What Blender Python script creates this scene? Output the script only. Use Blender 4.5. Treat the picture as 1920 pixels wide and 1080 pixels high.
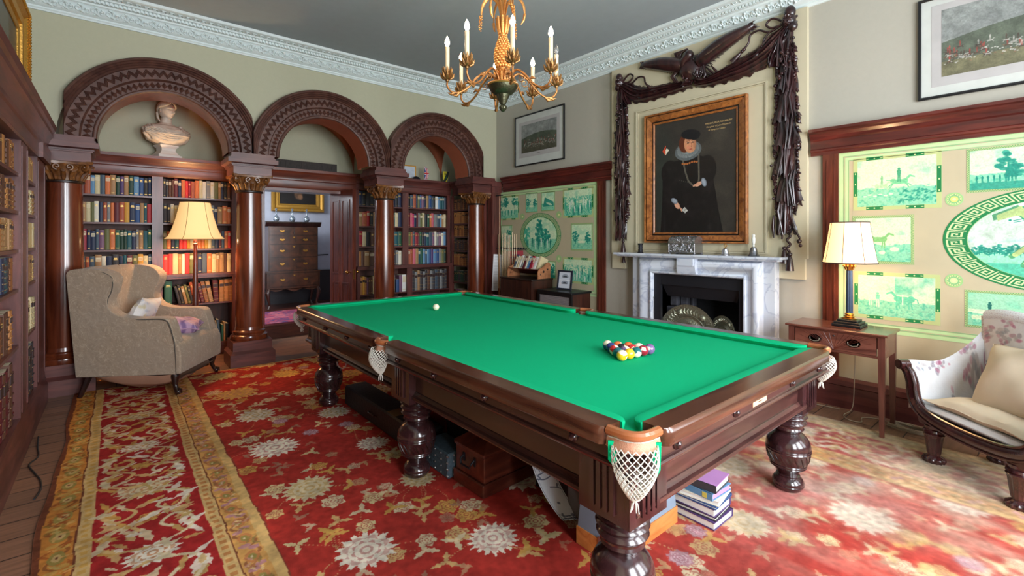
import bpy, math, random
import numpy as np
from mathutils import Vector, Matrix
PI=math.pi
rnd=random.Random(7)
for o in list(bpy.data.objects): bpy.data.objects.remove(o)
SC=bpy.context.scene; COL=SC.collection
# ---------------------------------------------------------------- camera
cd=bpy.data.cameras.new('camera'); cam=bpy.data.objects.new('camera',cd); COL.objects.link(cam)
cam.location=(0,0,1.51); cam.rotation_euler=(PI/2,0,-math.radians(90-49.84))
cd.sensor_width=36; cd.lens=879/1920*36; cd.shift_y=-95.7/1920; cd.clip_start=.05
SC.camera=cam
# ---------------------------------------------------------------- world, exposure
W=bpy.data.worlds.new('world'); SC.world=W; W.use_nodes=True
bg=W.node_tree.nodes['Background']; bg.inputs[0].default_value=(.75,.86,1,1); bg.inputs[1].default_value=.55
SC.view_settings.view_transform='Standard'; SC.view_settings.look='None'
SC.view_settings.exposure=0.46; SC.view_settings.gamma=1; SC.view_settings.use_curve_mapping=False
SC.cycles.max_bounces=8; SC.cycles.diffuse_bounces=5; SC.cycles.glossy_bounces=3; SC.cycles.transmission_bounces=6
SC.cycles.use_denoising=True; SC.cycles.sample_clamp_indirect=4; SC.cycles.caustics_reflective=False; SC.cycles.caustics_refractive=False
def area(name,loc,size,rot,power,col):
    l=bpy.data.lights.new(name,'AREA'); l.shape='RECTANGLE'; l.size,l.size_y=size; l.energy=power; l.color=col
    o=bpy.data.objects.new(name,l); COL.objects.link(o); o.location=loc; o.rotation_euler=rot; return o
def lamp(name,loc,power,col,r=.03,parent=None):
    l=bpy.data.lights.new(name,'POINT'); l.energy=power; l.color=col; l.shadow_soft_size=r
    o=bpy.data.objects.new(name,l); COL.objects.link(o); o.location=loc
    if parent: o.parent=parent
    return o
# daylight coming in at the three tall sash windows of the wall behind the camera
NEARY=-1.9
WINS=[(.15,1.45),(2.05,3.35),(3.75,4.7)]
for i,(a,b) in enumerate(WINS):
    area('daylight',((a+b)/2,NEARY-.16,1.95),(b-a,2.7),(PI/2,0,0),(225,172,48)[i],(.88,.94,1))

# ---------------------------------------------------------------- materials
MATS={}
def nmat(name):
    m=bpy.data.materials.new(name); m.use_nodes=True; nt=m.node_tree
    return m,nt,nt.nodes['Principled BSDF']
def setp(p,**k):
    names=dict(rough='Roughness',metal='Metallic',coat='Coat Weight',coatr='Coat Roughness',spec='Specular IOR Level',trans='Transmission Weight',sheen='Sheen Weight',alpha='Alpha',sss='Subsurface Weight')
    for a,v in k.items(): p.inputs[names[a]].default_value=v
def lin(c): return tuple(((x/12.92) if x<=.04045 else ((x+.055)/1.055)**2.4) for x in c)
def rgb(r,g,b): return lin((r/255,g/255,b/255))+(1,)
def plain(name,c,rough=.6,bump=0,bscale=60,var=.06,**k):
    """solid procedural material: colour with faint noise variation and optional bump"""
    if name in MATS: return MATS[name]
    m,nt,p=nmat(name); N=nt.nodes; L=nt.links
    tc=N.new('ShaderNodeTexCoord'); ns=N.new('ShaderNodeTexNoise'); ns.inputs['Scale'].default_value=bscale if bump else 9; ns.inputs['Detail'].default_value=4
    L.new(tc.outputs['Object'],ns.inputs['Vector'])
    mx=N.new('ShaderNodeMix'); mx.data_type='RGBA'
    mx.inputs['A'].default_value=tuple(max(0,x*(1-var*2)) for x in c[:3])+(1,); mx.inputs['B'].default_value=tuple(min(1,x*(1+var*2)) for x in c[:3])+(1,)
    L.new(ns.outputs['Fac'],mx.inputs['Factor']); L.new(mx.outputs['Result'],p.inputs['Base Color'])
    if bump:
        b=N.new('ShaderNodeBump'); b.inputs['Strength'].default_value=bump; b.inputs['Distance'].default_value=.01
        L.new(ns.outputs['Fac'],b.inputs['Height']); L.new(b.outputs['Normal'],p.inputs['Normal'])
    setp(p,rough=rough,**k); MATS[name]=m; return m
def wood(name,dark,light,scale=(1,1,.12),rough=.35,coat=.3,freq=14,bump=.05,mottle=.35):
    if name in MATS: return MATS[name]
    m,nt,p=nmat(name); N=nt.nodes; L=nt.links
    tc=N.new('ShaderNodeTexCoord'); mp=N.new('ShaderNodeMapping'); mp.inputs['Scale'].default_value=scale
    L.new(tc.outputs['Object'],mp.inputs['Vector'])
    n1=N.new('ShaderNodeTexNoise'); n1.inputs['Scale'].default_value=freq; n1.inputs['Detail'].default_value=6; n1.inputs['Distortion'].default_value=1.2
    L.new(mp.outputs['Vector'],n1.inputs['Vector'])
    n2=N.new('ShaderNodeTexNoise'); n2.inputs['Scale'].default_value=2.2; L.new(tc.outputs['Object'],n2.inputs['Vector'])
    r=N.new('ShaderNodeValToRGB'); r.color_ramp.elements[0].position=.32; r.color_ramp.elements[0].color=dark; r.color_ramp.elements[1].position=.68; r.color_ramp.elements[1].color=light
    L.new(n1.outputs['Fac'],r.inputs['Fac'])
    mx=N.new('ShaderNodeMix'); mx.data_type='RGBA'; mx.blend_type='MULTIPLY'
    mr=N.new('ShaderNodeMapRange'); mr.inputs['From Min'].default_value=.35; mr.inputs['From Max'].default_value=.65; mr.inputs['To Min'].default_value=0; mr.inputs['To Max'].default_value=mottle
    L.new(n2.outputs['Fac'],mr.inputs['Value']); L.new(mr.outputs['Result'],mx.inputs['Factor']); L.new(r.outputs['Color'],mx.inputs['A']); mx.inputs['B'].default_value=(.45,.42,.42,1)
    L.new(mx.outputs['Result'],p.inputs['Base Color'])
    b=N.new('ShaderNodeBump'); b.inputs['Strength'].default_value=bump; b.inputs['Distance'].default_value=.01
    L.new(n1.outputs['Fac'],b.inputs['Height']); L.new(b.outputs['Normal'],p.inputs['Normal'])
    setp(p,rough=rough,coat=coat,coatr=.15); MATS[name]=m; return m
def emit(name,c,s):
    if name in MATS: return MATS[name]
    m,nt,p=nmat(name); p.inputs['Base Color'].default_value=c; p.inputs['Emission Color'].default_value=c; p.inputs['Emission Strength'].default_value=s
    MATS[name]=m; return m
M={}
M['mahog']=wood('mahogany',rgb(73,31,23),rgb(115,55,38),rough=.33)
M['mahogx']=wood('mahogany_x',rgb(73,31,23),rgb(115,55,38),scale=(.12,1,1),rough=.33)
M['mahogy']=wood('mahogany_y',rgb(66,26,24),rgb(108,44,36),scale=(1,.12,1),rough=.3)
M['case']=wood('bookcase_oak',rgb(77,38,35),rgb(117,63,55),rough=.42,coat=.15)
M['casex']=wood('bookcase_oak_x',rgb(77,38,35),rgb(117,63,55),scale=(.12,1,1),rough=.42,coat=.15)
M['casey']=wood('bookcase_oak_y',rgb(77,38,35),rgb(117,63,55),scale=(1,.12,1),rough=.42,coat=.15)
M['caseback']=wood('bookcase_back',rgb(58,28,21),rgb(87,47,35),rough=.6,coat=0)
M['arch']=wood('carved_arch_wood',rgb(70,40,33),rgb(102,65,53),scale=(1,1,1),rough=.55,coat=.05,freq=9)
M['shaft']=wood('polished_column',rgb(80,33,18),rgb(131,63,35),scale=(1,1,.16),rough=.2,coat=.6,freq=8)
M['capital']=wood('carved_oak',rgb(87,48,20),rgb(142,90,43),scale=(1,1,1),rough=.4,coat=.25)
M['tablewood']=wood('table_mahogany',rgb(40,22,20),rgb(76,44,38),scale=(1,.12,1),rough=.22,coat=.45)
M['tableleg']=wood('table_leg_wood',rgb(38,20,22),rgb(70,40,42),scale=(1,1,.3),rough=.2,coat=.6)
M['raily']=wood('table_rail_y',rgb(54,28,20),rgb(98,56,38),scale=(1,.12,1),rough=.22,coat=.6)
M['railx']=wood('table_rail_x',rgb(56,32,24),rgb(104,62,44),scale=(.12,1,1),rough=.22,coat=.6)
M['darkwood']=wood('dark_wood',rgb(28,16,13),rgb(55,33,25),rough=.4)
M['blackwood']=wood('black_carved',rgb(20,11,11),rgb(53,28,25),scale=(1,1,.4),rough=.3,coat=.4)
M['goldtan']=plain('pocket_rail_brass',rgb(160,92,54),.3,coat=.4)
M['brass']=plain('brass',rgb(200,150,80),.3,metal=1)
M['gold']=plain('gilt',rgb(214,160,70),.35,metal=.9,bump=.4,bscale=60)
M['goldflat']=plain('gilt_frame',rgb(196,146,62),.42,metal=.6,bump=.5,bscale=70)
M['silver']=plain('silver',rgb(190,190,196),.3,metal=1,bump=.6,bscale=90)
M['iron']=plain('iron',rgb(46,46,52),.5,metal=.6)
M['black']=plain('black',rgb(18,18,20),.4)
M['white']=plain('white_plaster',rgb(226,232,232),.7)
M['paper']=plain('paper',rgb(236,232,220),.8)
M['pages']=plain('pages',rgb(216,200,170),.85)
M['cloth']=plain('green_baize',rgb(0,172,116),.95,bump=.25,bscale=900,var=.03,spec=.15)
M['net']=plain('pocket_net',rgb(226,222,210),.85,bump=.5,bscale=300)
M['marble']=None

# ---------------------------------------------------------------- mesh builder
class MB:
    def __init__(s): s.v=[]; s.f=[]; s.m=[]; s.uv={}
    def add(s,vs,fs,mi=0):
        o=len(s.v); s.v+= [tuple(v) for v in vs]
        for f in fs: s.f.append(tuple(i+o for i in f)); s.m.append(mi)
        return s
    def box(s,x0,x1,y0,y1,z0,z1,mi=0,rot=None,piv=None):
        vs=[(x,y,z) for z in (z0,z1) for y in (y0,y1) for x in (x0,x1)]
        if rot is not None:
            p=Vector(piv) if piv else Vector(((x0+x1)/2,(y0+y1)/2,(z0+z1)/2))
            vs=[tuple(rot@(Vector(v)-p)+p) for v in vs]
        return s.add(vs,[(0,2,3,1),(4,5,7,6),(0,1,5,4),(2,6,7,3),(0,4,6,2),(1,3,7,5)],mi)
    def bbox(s,x0,x1,y0,y1,z0,z1,b=.004,mi=0):
        """box with chamfered edges"""
        X=(x0,x0+b,x1-b,x1);Y=(y0,y0+b,y1-b,y1);Z=(z0,z0+b,z1-b,z1)
        ring=lambda z,k:[(X[k],Y[1],z) if 0 else None]
        vs=[];fs=[]
        def sec(z,i):
            a,bb,c,d=(X[0],X[1],X[2],X[3]); e,f,g,h=(Y[0],Y[1],Y[2],Y[3])
            if i: return [(a,f,z),(bb,e,z),(c,e,z),(d,f,z),(d,g,z),(c,h,z),(bb,h,z),(a,g,z)]
            return [(bb,f,z),(bb,f,z),(c,f,z),(c,f,z),(c,g,z),(c,g,z),(bb,g,z),(bb,g,z)]
        secs=[sec(Z[0],0),sec(Z[1],1),sec(Z[2],1),sec(Z[3],0)]
        for q in secs: vs+=q
        for k in range(3):
            for i in range(8):
                j=(i+1)%8; fs.append((k*8+i,k*8+j,(k+1)*8+j,(k+1)*8+i))
        fs.append((6,4,2,0)); fs.append((24,26,28,30))
        return s.add(vs,fs,mi)
    def lathe(s,prof,cx=0,cy=0,n=24,mi=0,a0=0,a1=2*PI,zs=0,sx=1,sy=1,flute=None,caps=True):
        full=abs(a1-a0-2*PI)<1e-6; k=n if full else n+1; vs=[];fs=[]
        for r,z in prof:
            for i in range(k):
                a=a0+(a1-a0)*i/n
                rr=r*(flute(a,z) if flute else 1)
                vs.append((cx+sx*rr*math.cos(a),cy+sy*rr*math.sin(a),z+zs))
        for j in range(len(prof)-1):
            for i in range(n):
                i2=(i+1)%k
                fs.append((j*k+i,j*k+i2,(j+1)*k+i2,(j+1)*k+i))
        if caps and full:
            if prof[0][0]>1e-5: fs.append(tuple(range(k))[::-1])
            if prof[-1][0]>1e-5: fs.append(tuple((len(prof)-1)*k+i for i in range(k)))
        return s.add(vs,fs,mi)
    def tube(s,pts,r,n=8,mi=0,cap=True,closed=False,sx=1):
        P=[Vector(p) for p in pts]; L=len(P); R=r if hasattr(r,'__len__') else [r]*L
        vs=[];fs=[];ref=None
        for i,p in enumerate(P):
            if closed: t=P[(i+1)%L]-P[i-1]
            else: t=P[min(i+1,L-1)]-P[max(i-1,0)]
            if t.length<1e-9: t=Vector((0,0,1))
            t.normalize()
            if ref is None:
                ref=Vector((0,0,1)) if abs(t.z)<.9 else Vector((1,0,0))
            u=ref-t*ref.dot(t)
            if u.length<1e-6: u=t.orthogonal()
            u.normalize(); w=t.cross(u); ref=u
            for k in range(n):
                a=2*PI*k/n; vs.append(tuple(p+u*R[i]*math.cos(a)*sx+w*R[i]*math.sin(a)))
        for i in range(L if closed else L-1):
            i2=(i+1)%L
            for k in range(n):
                k2=(k+1)%n; fs.append((i*n+k,i*n+k2,i2*n+k2,i2*n+k))
        if cap and not closed: fs.append(tuple(range(n))[::-1]); fs.append(tuple((L-1)*n+k for k in range(n)))
        return s.add(vs,fs,mi)
    def prism(s,poly,axis,a,b,mi=0):
        """extrude 2-D polygon (other two axes in xyz order) along axis from a to b"""
        n=len(poly)
        def P(q,t):
            if axis=='x': return (t,q[0],q[1])
            if axis=='y': return (q[0],t,q[1])
            return (q[0],q[1],t)
        vs=[P(q,a) for q in poly]+[P(q,b) for q in poly]
        ar=sum(poly[i][0]*poly[(i+1)%n][1]-poly[(i+1)%n][0]*poly[i][1] for i in range(n))
        flip=(ar>0)^(axis=='y')^(b<a)
        fs=[]
        for i in range(n):
            j=(i+1)%n; f=(i,j,n+j,n+i); fs.append(f if flip else f[::-1])
        f0=tuple(range(n)); f1=tuple(range(n,2*n)); fs.append(f0[::-1] if flip else f0); fs.append(f1 if flip else f1[::-1])
        return s.add(vs,fs,mi)
    def grid(s,fn,nu,nv,mi=0,closeu=False,uv=False):
        vs=[];fs=[];ku=nu if closeu else nu+1; o=len(s.v)
        for j in range(nv+1):
            for i in range(ku): vs.append(fn(i/nu,j/nv))
        base=len(s.f)
        for j in range(nv):
            for i in range(nu):
                i2=(i+1)%ku; fs.append((j*ku+i,j*ku+i2,(j+1)*ku+i2,(j+1)*ku+i))
                if uv: s.uv[base+len(fs)-1]=[(i/nu,j/nv),((i+1)/nu,j/nv),((i+1)/nu,(j+1)/nv),(i/nu,(j+1)/nv)]
        return s.add(vs,fs,mi)
    def quad(s,a,b,c,d,mi=0,uv=None):
        s.add([a,b,c,d],[(0,1,2,3)],mi)
        s.uv[len(s.f)-1]=uv or [(0,0),(1,0),(1,1),(0,1)]
        return s
    def ball(s,c,r,n=12,mi=0,sx=1,sy=1,sz=1):
        pr=[(max(1e-6,math.sin(PI*i/n)),-math.cos(PI*i/n)) for i in range(n+1)]
        o=len(s.v); s.lathe(pr,0,0,max(8,int(n*1.5)),mi,caps=False)
        for i in range(o,len(s.v)):
            x,y,z=s.v[i]; s.v[i]=(c[0]+x*r*sx,c[1]+y*r*sy,c[2]+z*r*sz)
        return s
    def xf(s,mat,o=0):
        for i in range(o,len(s.v)): s.v[i]=tuple(mat@Vector(s.v[i]))
        return s
    def join(s,b,mat=None,mi=None):
        o=len(s.v); fo=len(s.f)
        s.v+= [tuple(mat@Vector(v)) for v in b.v] if mat is not None else b.v
        for f,m in zip(b.f,b.m): s.f.append(tuple(i+o for i in f)); s.m.append(m if mi is None else mi)
        for k,u in b.uv.items(): s.uv[fo+k]=u
        return s
def mesh(name,mb,mats,smooth=35):
    me=bpy.data.meshes.new(name); me.from_pydata(mb.v,[],mb.f)
    for m in (mats if isinstance(mats,(list,tuple)) else [mats]): me.materials.append(m)
    if any(mb.m): me.polygons.foreach_set('material_index',mb.m)
    if mb.uv:
        ul=me.uv_layers.new(name='UVMap')
        for fi,u in mb.uv.items():
            st=me.polygons[fi].loop_start
            for k,q in enumerate(u): ul.data[st+k].uv=q
    if smooth:
        me.polygons.foreach_set('use_smooth',[True]*len(me.polygons)); me.set_sharp_from_angle(angle=math.radians(smooth))
    me.update(); return me
def ob(name,mb,mats,parent=None,loc=None,rot=None,world=False,smooth=35,**props):
    """link one mesh object; world=True when its coordinates are world ones and the parent stands elsewhere"""
    me=mesh(name,mb,mats,smooth); o=bpy.data.objects.new(name,me); COL.objects.link(o)
    if parent is not None:
        o.parent=parent
        if world:
            q=parent; off=Vector((0,0,0))
            while q: off+=Vector(q.location); q=q.parent
            me.transform(Matrix.Translation(-off))
    if loc is not None: o.location=loc
    if rot is not None: o.rotation_euler=rot
    for k,v in props.items(): o[k]=v
    return o
def thing(name,label,cat,loc=(0,0,0),rz=0,group=None):
    o=bpy.data.objects.new(name,None); COL.objects.link(o); o.empty_display_size=.05
    o.location=loc; o.rotation_euler=(0,0,rz); tag(o,label,cat,group); return o
def tag(o,label,cat,group=None):
    o['label']=label; o['category']=cat
    if group: o['group']=group
    return o
def struct(name,mb,mats,smooth=35): return ob(name,mb,mats,smooth=smooth,kind='structure')
def tree(root,loc=None,rz=None,label=None,group=None):
    def cp(o,par):
        c=o.copy(); COL.objects.link(c)
        if par: c.parent=par
        for ch in [k for k in bpy.data.objects if k.parent==o and not k.get('_n')]: cp(ch,c)
        return c
    r=cp(root,None)
    if loc is not None: r.location=loc
    if rz is not None: r.rotation_euler=(0,0,rz)
    if label: r['label']=label
    if group: r['group']=group
    return r
def RZ(a): return Matrix.Rotation(a,4,'Z')
def RX(a): return Matrix.Rotation(a,4,'X')
def RY(a): return Matrix.Rotation(a,4,'Y')
def T(x,y,z): return Matrix.Translation((x,y,z))
# ---------------------------------------------------------------- painted images (made here, in memory)
class Img:
    def __init__(s,w,h,c): s.w,s.h=w,h; s.a=np.ones((h,w,3))*np.array(c)/255.; s.Y,s.X=np.mgrid[0:h,0:w]; s.X=s.X+.5; s.Y=s.Y+.5
    def put(s,mask,c,al=1.):
        c=np.array(c)/255.; k=(np.clip(mask,0,1)*al)[...,None]; s.a=s.a*(1-k)+c*k; return s
    def ell(s,cx,cy,rx,ry,c,al=1.,rot=0,soft=1.5):
        x=s.X-cx;y=s.Y-cy; ca,sa=math.cos(rot),math.sin(rot); u=(x*ca+y*sa)/rx; v=(-x*sa+y*ca)/ry
        d=(1-np.sqrt(u*u+v*v))*min(rx,ry); return s.put(d/soft+.5,c,al)
    def rect(s,x0,y0,x1,y1,c,al=1.,soft=1.):
        d=np.minimum(np.minimum(s.X-x0,x1-s.X),np.minimum(s.Y-y0,y1-s.Y)); return s.put(d/soft+.5,c,al)
    def poly(s,pts,c,al=1.):
        n=len(pts); ins=np.zeros(s.X.shape,bool)
        for i in range(n):
            x1,y1=pts[i];x2,y2=pts[(i+1)%n]
            if y1==y2: continue
            cnd=((s.Y<y1)!=(s.Y<y2)); xi=(x2-x1)*(s.Y-y1)/(y2-y1)+x1; ins^=cnd&(s.X<xi)
        return s.put(ins.astype(float),c,al)
    def line(s,pts,c,w=1.5,al=1.):
        m=np.full(s.X.shape,1e9)
        for (x1,y1),(x2,y2) in zip(pts[:-1],pts[1:]):
            dx,dy=x2-x1,y2-y1; q=dx*dx+dy*dy+1e-9; t=np.clip(((s.X-x1)*dx+(s.Y-y1)*dy)/q,0,1)
            m=np.minimum(m,np.hypot(s.X-x1-t*dx,s.Y-y1-t*dy))
        return s.put((w/2-m)+.5,c,al)
    def noise(s,amp,cell,seed=0):
        s.a=np.clip(s.a*(1+amp*(vnoise(s.h,s.w,cell,seed)-.5)[...,None]*2),0,1); return s
    def image(s,name):
        im=bpy.data.images.new(name,s.w,s.h); px=np.ones((s.h,s.w,4),np.float32); px[...,:3]=np.clip(s.a,0,1)
        im.pixels.foreach_set(px.ravel()); im.update(); im.pack(); return im
def vnoise(h,w,cell,seed=0,octaves=3):
    r=np.random.RandomState(seed); out=np.zeros((h,w)); amp=1;tot=0
    for o in range(octaves):
        c=max(2,cell/2**o); gh,gw=int(h/c)+3,int(w/c)+3; g=r.rand(gh,gw)
        y=np.arange(h)/c; x=np.arange(w)/c; yi=y.astype(int); xi=x.astype(int); fy=y-yi; fx=x-xi
        fy=fy*fy*(3-2*fy); fx=fx*fx*(3-2*fx)
        a=g[np.ix_(yi,xi)];b=g[np.ix_(yi,xi+1)];cc=g[np.ix_(yi+1,xi)];d=g[np.ix_(yi+1,xi+1)]
        out+=amp*((a*(1-fx)+b*fx)*(1-fy)[:,None]+(cc*(1-fx)+d*fx)*fy[:,None]); tot+=amp; amp*=.5
    return out/tot
def imgmat(name,img,rough=.6,bump=0,bscale=400,**k):
    m,nt,p=nmat(name); N=nt.nodes; L=nt.links; t=N.new('ShaderNodeTexImage'); t.image=img.image(name) if isinstance(img,Img) else img
    L.new(t.outputs['Color'],p.inputs['Base Color'])
    if bump:
        tc=N.new('ShaderNodeTexCoord'); ns=N.new('ShaderNodeTexNoise'); ns.inputs['Scale'].default_value=bscale; L.new(tc.outputs['Object'],ns.inputs['Vector'])
        b=N.new('ShaderNodeBump'); b.inputs['Strength'].default_value=bump; b.inputs['Distance'].default_value=.01
        L.new(ns.outputs['Fac'],b.inputs['Height']); L.new(b.outputs['Normal'],p.inputs['Normal'])
    setp(p,rough=rough,**k); return m
ORD='first second third fourth fifth sixth seventh eighth ninth tenth eleventh twelfth thirteenth fourteenth fifteenth sixteenth seventeenth eighteenth nineteenth twentieth twenty-first twenty-second twenty-third twenty-fourth twenty-fifth twenty-sixth twenty-seventh twenty-eighth twenty-ninth thirtieth'.split()
# ================================================================ ROOM SHELL
XB=4.95; YA=6.28; XL=-.86; ZC=3.88; YN=NEARY
CX=[-.39,1.228,2.965,4.597]; CY=6.38; BW=7.4   # columns; back wall of the arcade
M['wallp']=plain('painted_wall',rgb(178,175,150),.8,bump=.04,bscale=30,var=.02)
M['wallr']=plain('painted_wall_right',rgb(176,171,158),.8,bump=.04,bscale=30,var=.02)
M['board']=plain('chimney_board_paint',rgb(200,190,162),.75,var=.02)
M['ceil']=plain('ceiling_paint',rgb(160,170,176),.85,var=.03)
M['corn']=plain('cornice_plaster',rgb(216,226,226),.75,bump=.15,bscale=120,var=.02)
M['terracotta']=plain('vault_paint',rgb(170,92,62),.8)
M['skirt']=wood('skirting_wood',rgb(74,32,32),rgb(110,56,50),scale=(1,.12,1),rough=.35)
# floor boards
def floormat():
    m,nt,p=nmat('floor_boards'); N=nt.nodes; L=nt.links
    tc=N.new('ShaderNodeTexCoord'); mp=N.new('ShaderNodeMapping'); mp.inputs['Rotation'].default_value=(0,0,0)
    L.new(tc.outputs['Object'],mp.inputs['Vector'])
    br=N.new('ShaderNodeTexBrick'); br.offset=.37; br.inputs['Scale'].default_value=1
    for k,v in (('Brick Width',2.3),('Row Height',.2),('Mortar Size',.004),('Mortar Smooth',.1)): br.inputs[k].default_value=v
    br.inputs['Color1'].default_value=rgb(140,98,74); br.inputs['Color2'].default_value=rgb(116,84,66); br.inputs['Mortar'].default_value=rgb(42,30,26)
    L.new(mp.outputs['Vector'],br.inputs['Vector'])
    mp2=N.new('ShaderNodeMapping'); mp2.inputs['Scale'].default_value=(1.2,14,1); L.new(tc.outputs['Object'],mp2.inputs['Vector'])
    ns=N.new('ShaderNodeTexNoise'); ns.inputs['Scale'].default_value=3; ns.inputs['Detail'].default_value=7; L.new(mp2.outputs['Vector'],ns.inputs['Vector'])
    mx=N.new('ShaderNodeMix'); mx.data_type='RGBA'; mx.blend_type='OVERLAY'; mx.inputs['Factor'].default_value=.55
    L.new(br.outputs['Color'],mx.inputs['A']); L.new(ns.outputs['Fac'],mx.inputs['B']); L.new(mx.outputs['Result'],p.inputs['Base Color'])
    b=N.new('ShaderNodeBump'); b.inputs['Strength'].default_value=.3; b.inputs['Distance'].default_value=.004; L.new(br.outputs['Fac'],b.inputs['Height']); b.invert=True
    L.new(b.outputs['Normal'],p.inputs['Normal']); setp(p,rough=.5,coat=.12); return m
M['floor']=floormat()
b=MB(); b.box(XL-.2,XB+.3,YN-.3,7.6,-.08,0); struct('floor',b,M['floor'])
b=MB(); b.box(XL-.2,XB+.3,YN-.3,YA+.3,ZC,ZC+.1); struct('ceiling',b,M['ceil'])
b=MB(); b.box(XL-.15,XL,YN-.3,YA+.3,0,ZC); struct('wall_left',b,M['wallp'])
# right wall with the fireplace opening cut in it
FPY0,FPY1,FPZ=2.10,3.10,1.06
b=MB(); b.box(XB,XB+.2,YN-.3,FPY0,0,ZC); b.box(XB,XB+.2,FPY1,7.6,0,ZC); b.box(XB,XB+.2,FPY0,FPY1,FPZ,ZC)
struct('wall_right',b,M['wallr'])
# near wall, behind the camera, with three tall sash windows
b=MB(); xs=[XL-.2]+[q for w in WINS for q in w]+[XB+.3]
for i in range(0,len(xs),2): b.box(xs[i],xs[i+1],YN-.3,YN,0,ZC)
for a,c in WINS: b.box(a,c,YN-.3,YN,0,.6); b.box(a,c,YN-.3,YN,3.3,ZC)
struct('wall_near',b,M['wallp'])
M['wframe']=plain('window_paint',rgb(226,226,220),.5)
M['glass']=None
mg,nt,p=nmat('window_glass'); p.inputs['Base Color'].default_value=(1,1,1,1); setp(p,rough=.02,trans=1); M['glass']=mg
for i,(a,c) in enumerate(WINS):
    w=ob('window_%d'%(i+1),MB().box(a,a+.06,YN-.1,YN-.04,.6,3.3).box(c-.06,c,YN-.1,YN-.04,.6,3.3).box(a,c,YN-.1,YN-.04,.6,.68).box(a,c,YN-.1,YN-.04,3.22,3.3).box(a,c,YN-.1,YN-.04,1.93,1.99).box((a+c)/2-.012,(a+c)/2+.012,YN-.09,YN-.05,.68,3.22),M['wframe'],kind='structure')
# back wall above and between the arches
RO,RI,ZS=.915,.565,2.485
AC=[(CX[i]+CX[i+1])/2 for i in range(3)]; AH=[(CX[i+1]-CX[i])/2 for i in range(3)]
def ztop(x):
    for c in AC:
        if abs(x-c)<RO-.05: return ZS+math.sqrt((RO-.05)**2-(x-c)**2)
    return 2.40
b=MB(); n=260; xx=[XL+(XB-XL)*i/n for i in range(n+1)]
pts=[(x,ztop(x)) for x in xx if x>CX[0]-.2 and x<CX[3]+.2]
poly=[(XL-.1,ZC),(XL-.1,0),(CX[0]-.2,0)]+pts+[(CX[3]+.2,0),(XB+.1,0),(XB+.1,ZC)]
# as strips so that the concave outline stays clean
for (x0,z0),(x1,z1) in zip(pts[:-1],pts[1:]):
    b.add([(x0,YA,z0),(x1,YA,z1),(x1,YA,ZC),(x0,YA,ZC),(x0,YA+.25,z0),(x1,YA+.25,z1),(x1,YA+.25,ZC),(x0,YA+.25,ZC)],[(0,1,2,3),(5,4,7,6),(4,5,1,0)])
b.box(XL-.1,pts[0][0],YA,YA+.25,0,ZC); b.box(pts[-1][0],XB,YA,YA+.25,0,ZC)
struct('wall_back',b,M['wallp'],smooth=0)
# arcade behind the columns: back wall with the doorway, side wall, groin vaults
DX0,DX1,DZ=1.50,2.63,2.22
b=MB(); b.box(XL,DX0,BW,BW+.25,0,3.4); b.box(DX1,XB+.1,BW,BW+.25,0,3.4); b.box(DX0,DX1,BW,BW+.25,DZ,3.4)
b.box(XL-.1,XL+.25,YA+.25,BW,0,3.4)
struct('wall_arcade',b,M['wallp'])
b=MB(); b.box(4.88,XB+.05,YA+.25,BW,0,3.4); struct('wall_arcade_right',b,M['wallp'])
b=MB()
for k in (1,2):
    b.box(CX[k]-.05,CX[k]+.05,YA+.34,BW,2.47,3.4)
struct('wall_lunettes',b,M['wallp'])
for k in range(3):
    xc=AC[k]; a=AH[k]-.05; h=.80; y0,y1=YA+.3,BW
    def f(u,v,xc=xc,a=a):
        x=xc+a*(2*u-1)*.999; y=y0+(y1-y0)*v
        za=math.sqrt(max(0,1-((x-xc)/a)**2)); zb=math.sqrt(max(0,1-((v*2-1)*.999)**2))
        return (x,y,ZS+h*max(za,zb))
    o=struct('trim_vault_%d'%(k+1),MB().grid(f,64,40),M['terracotta'],smooth=50)
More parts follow.
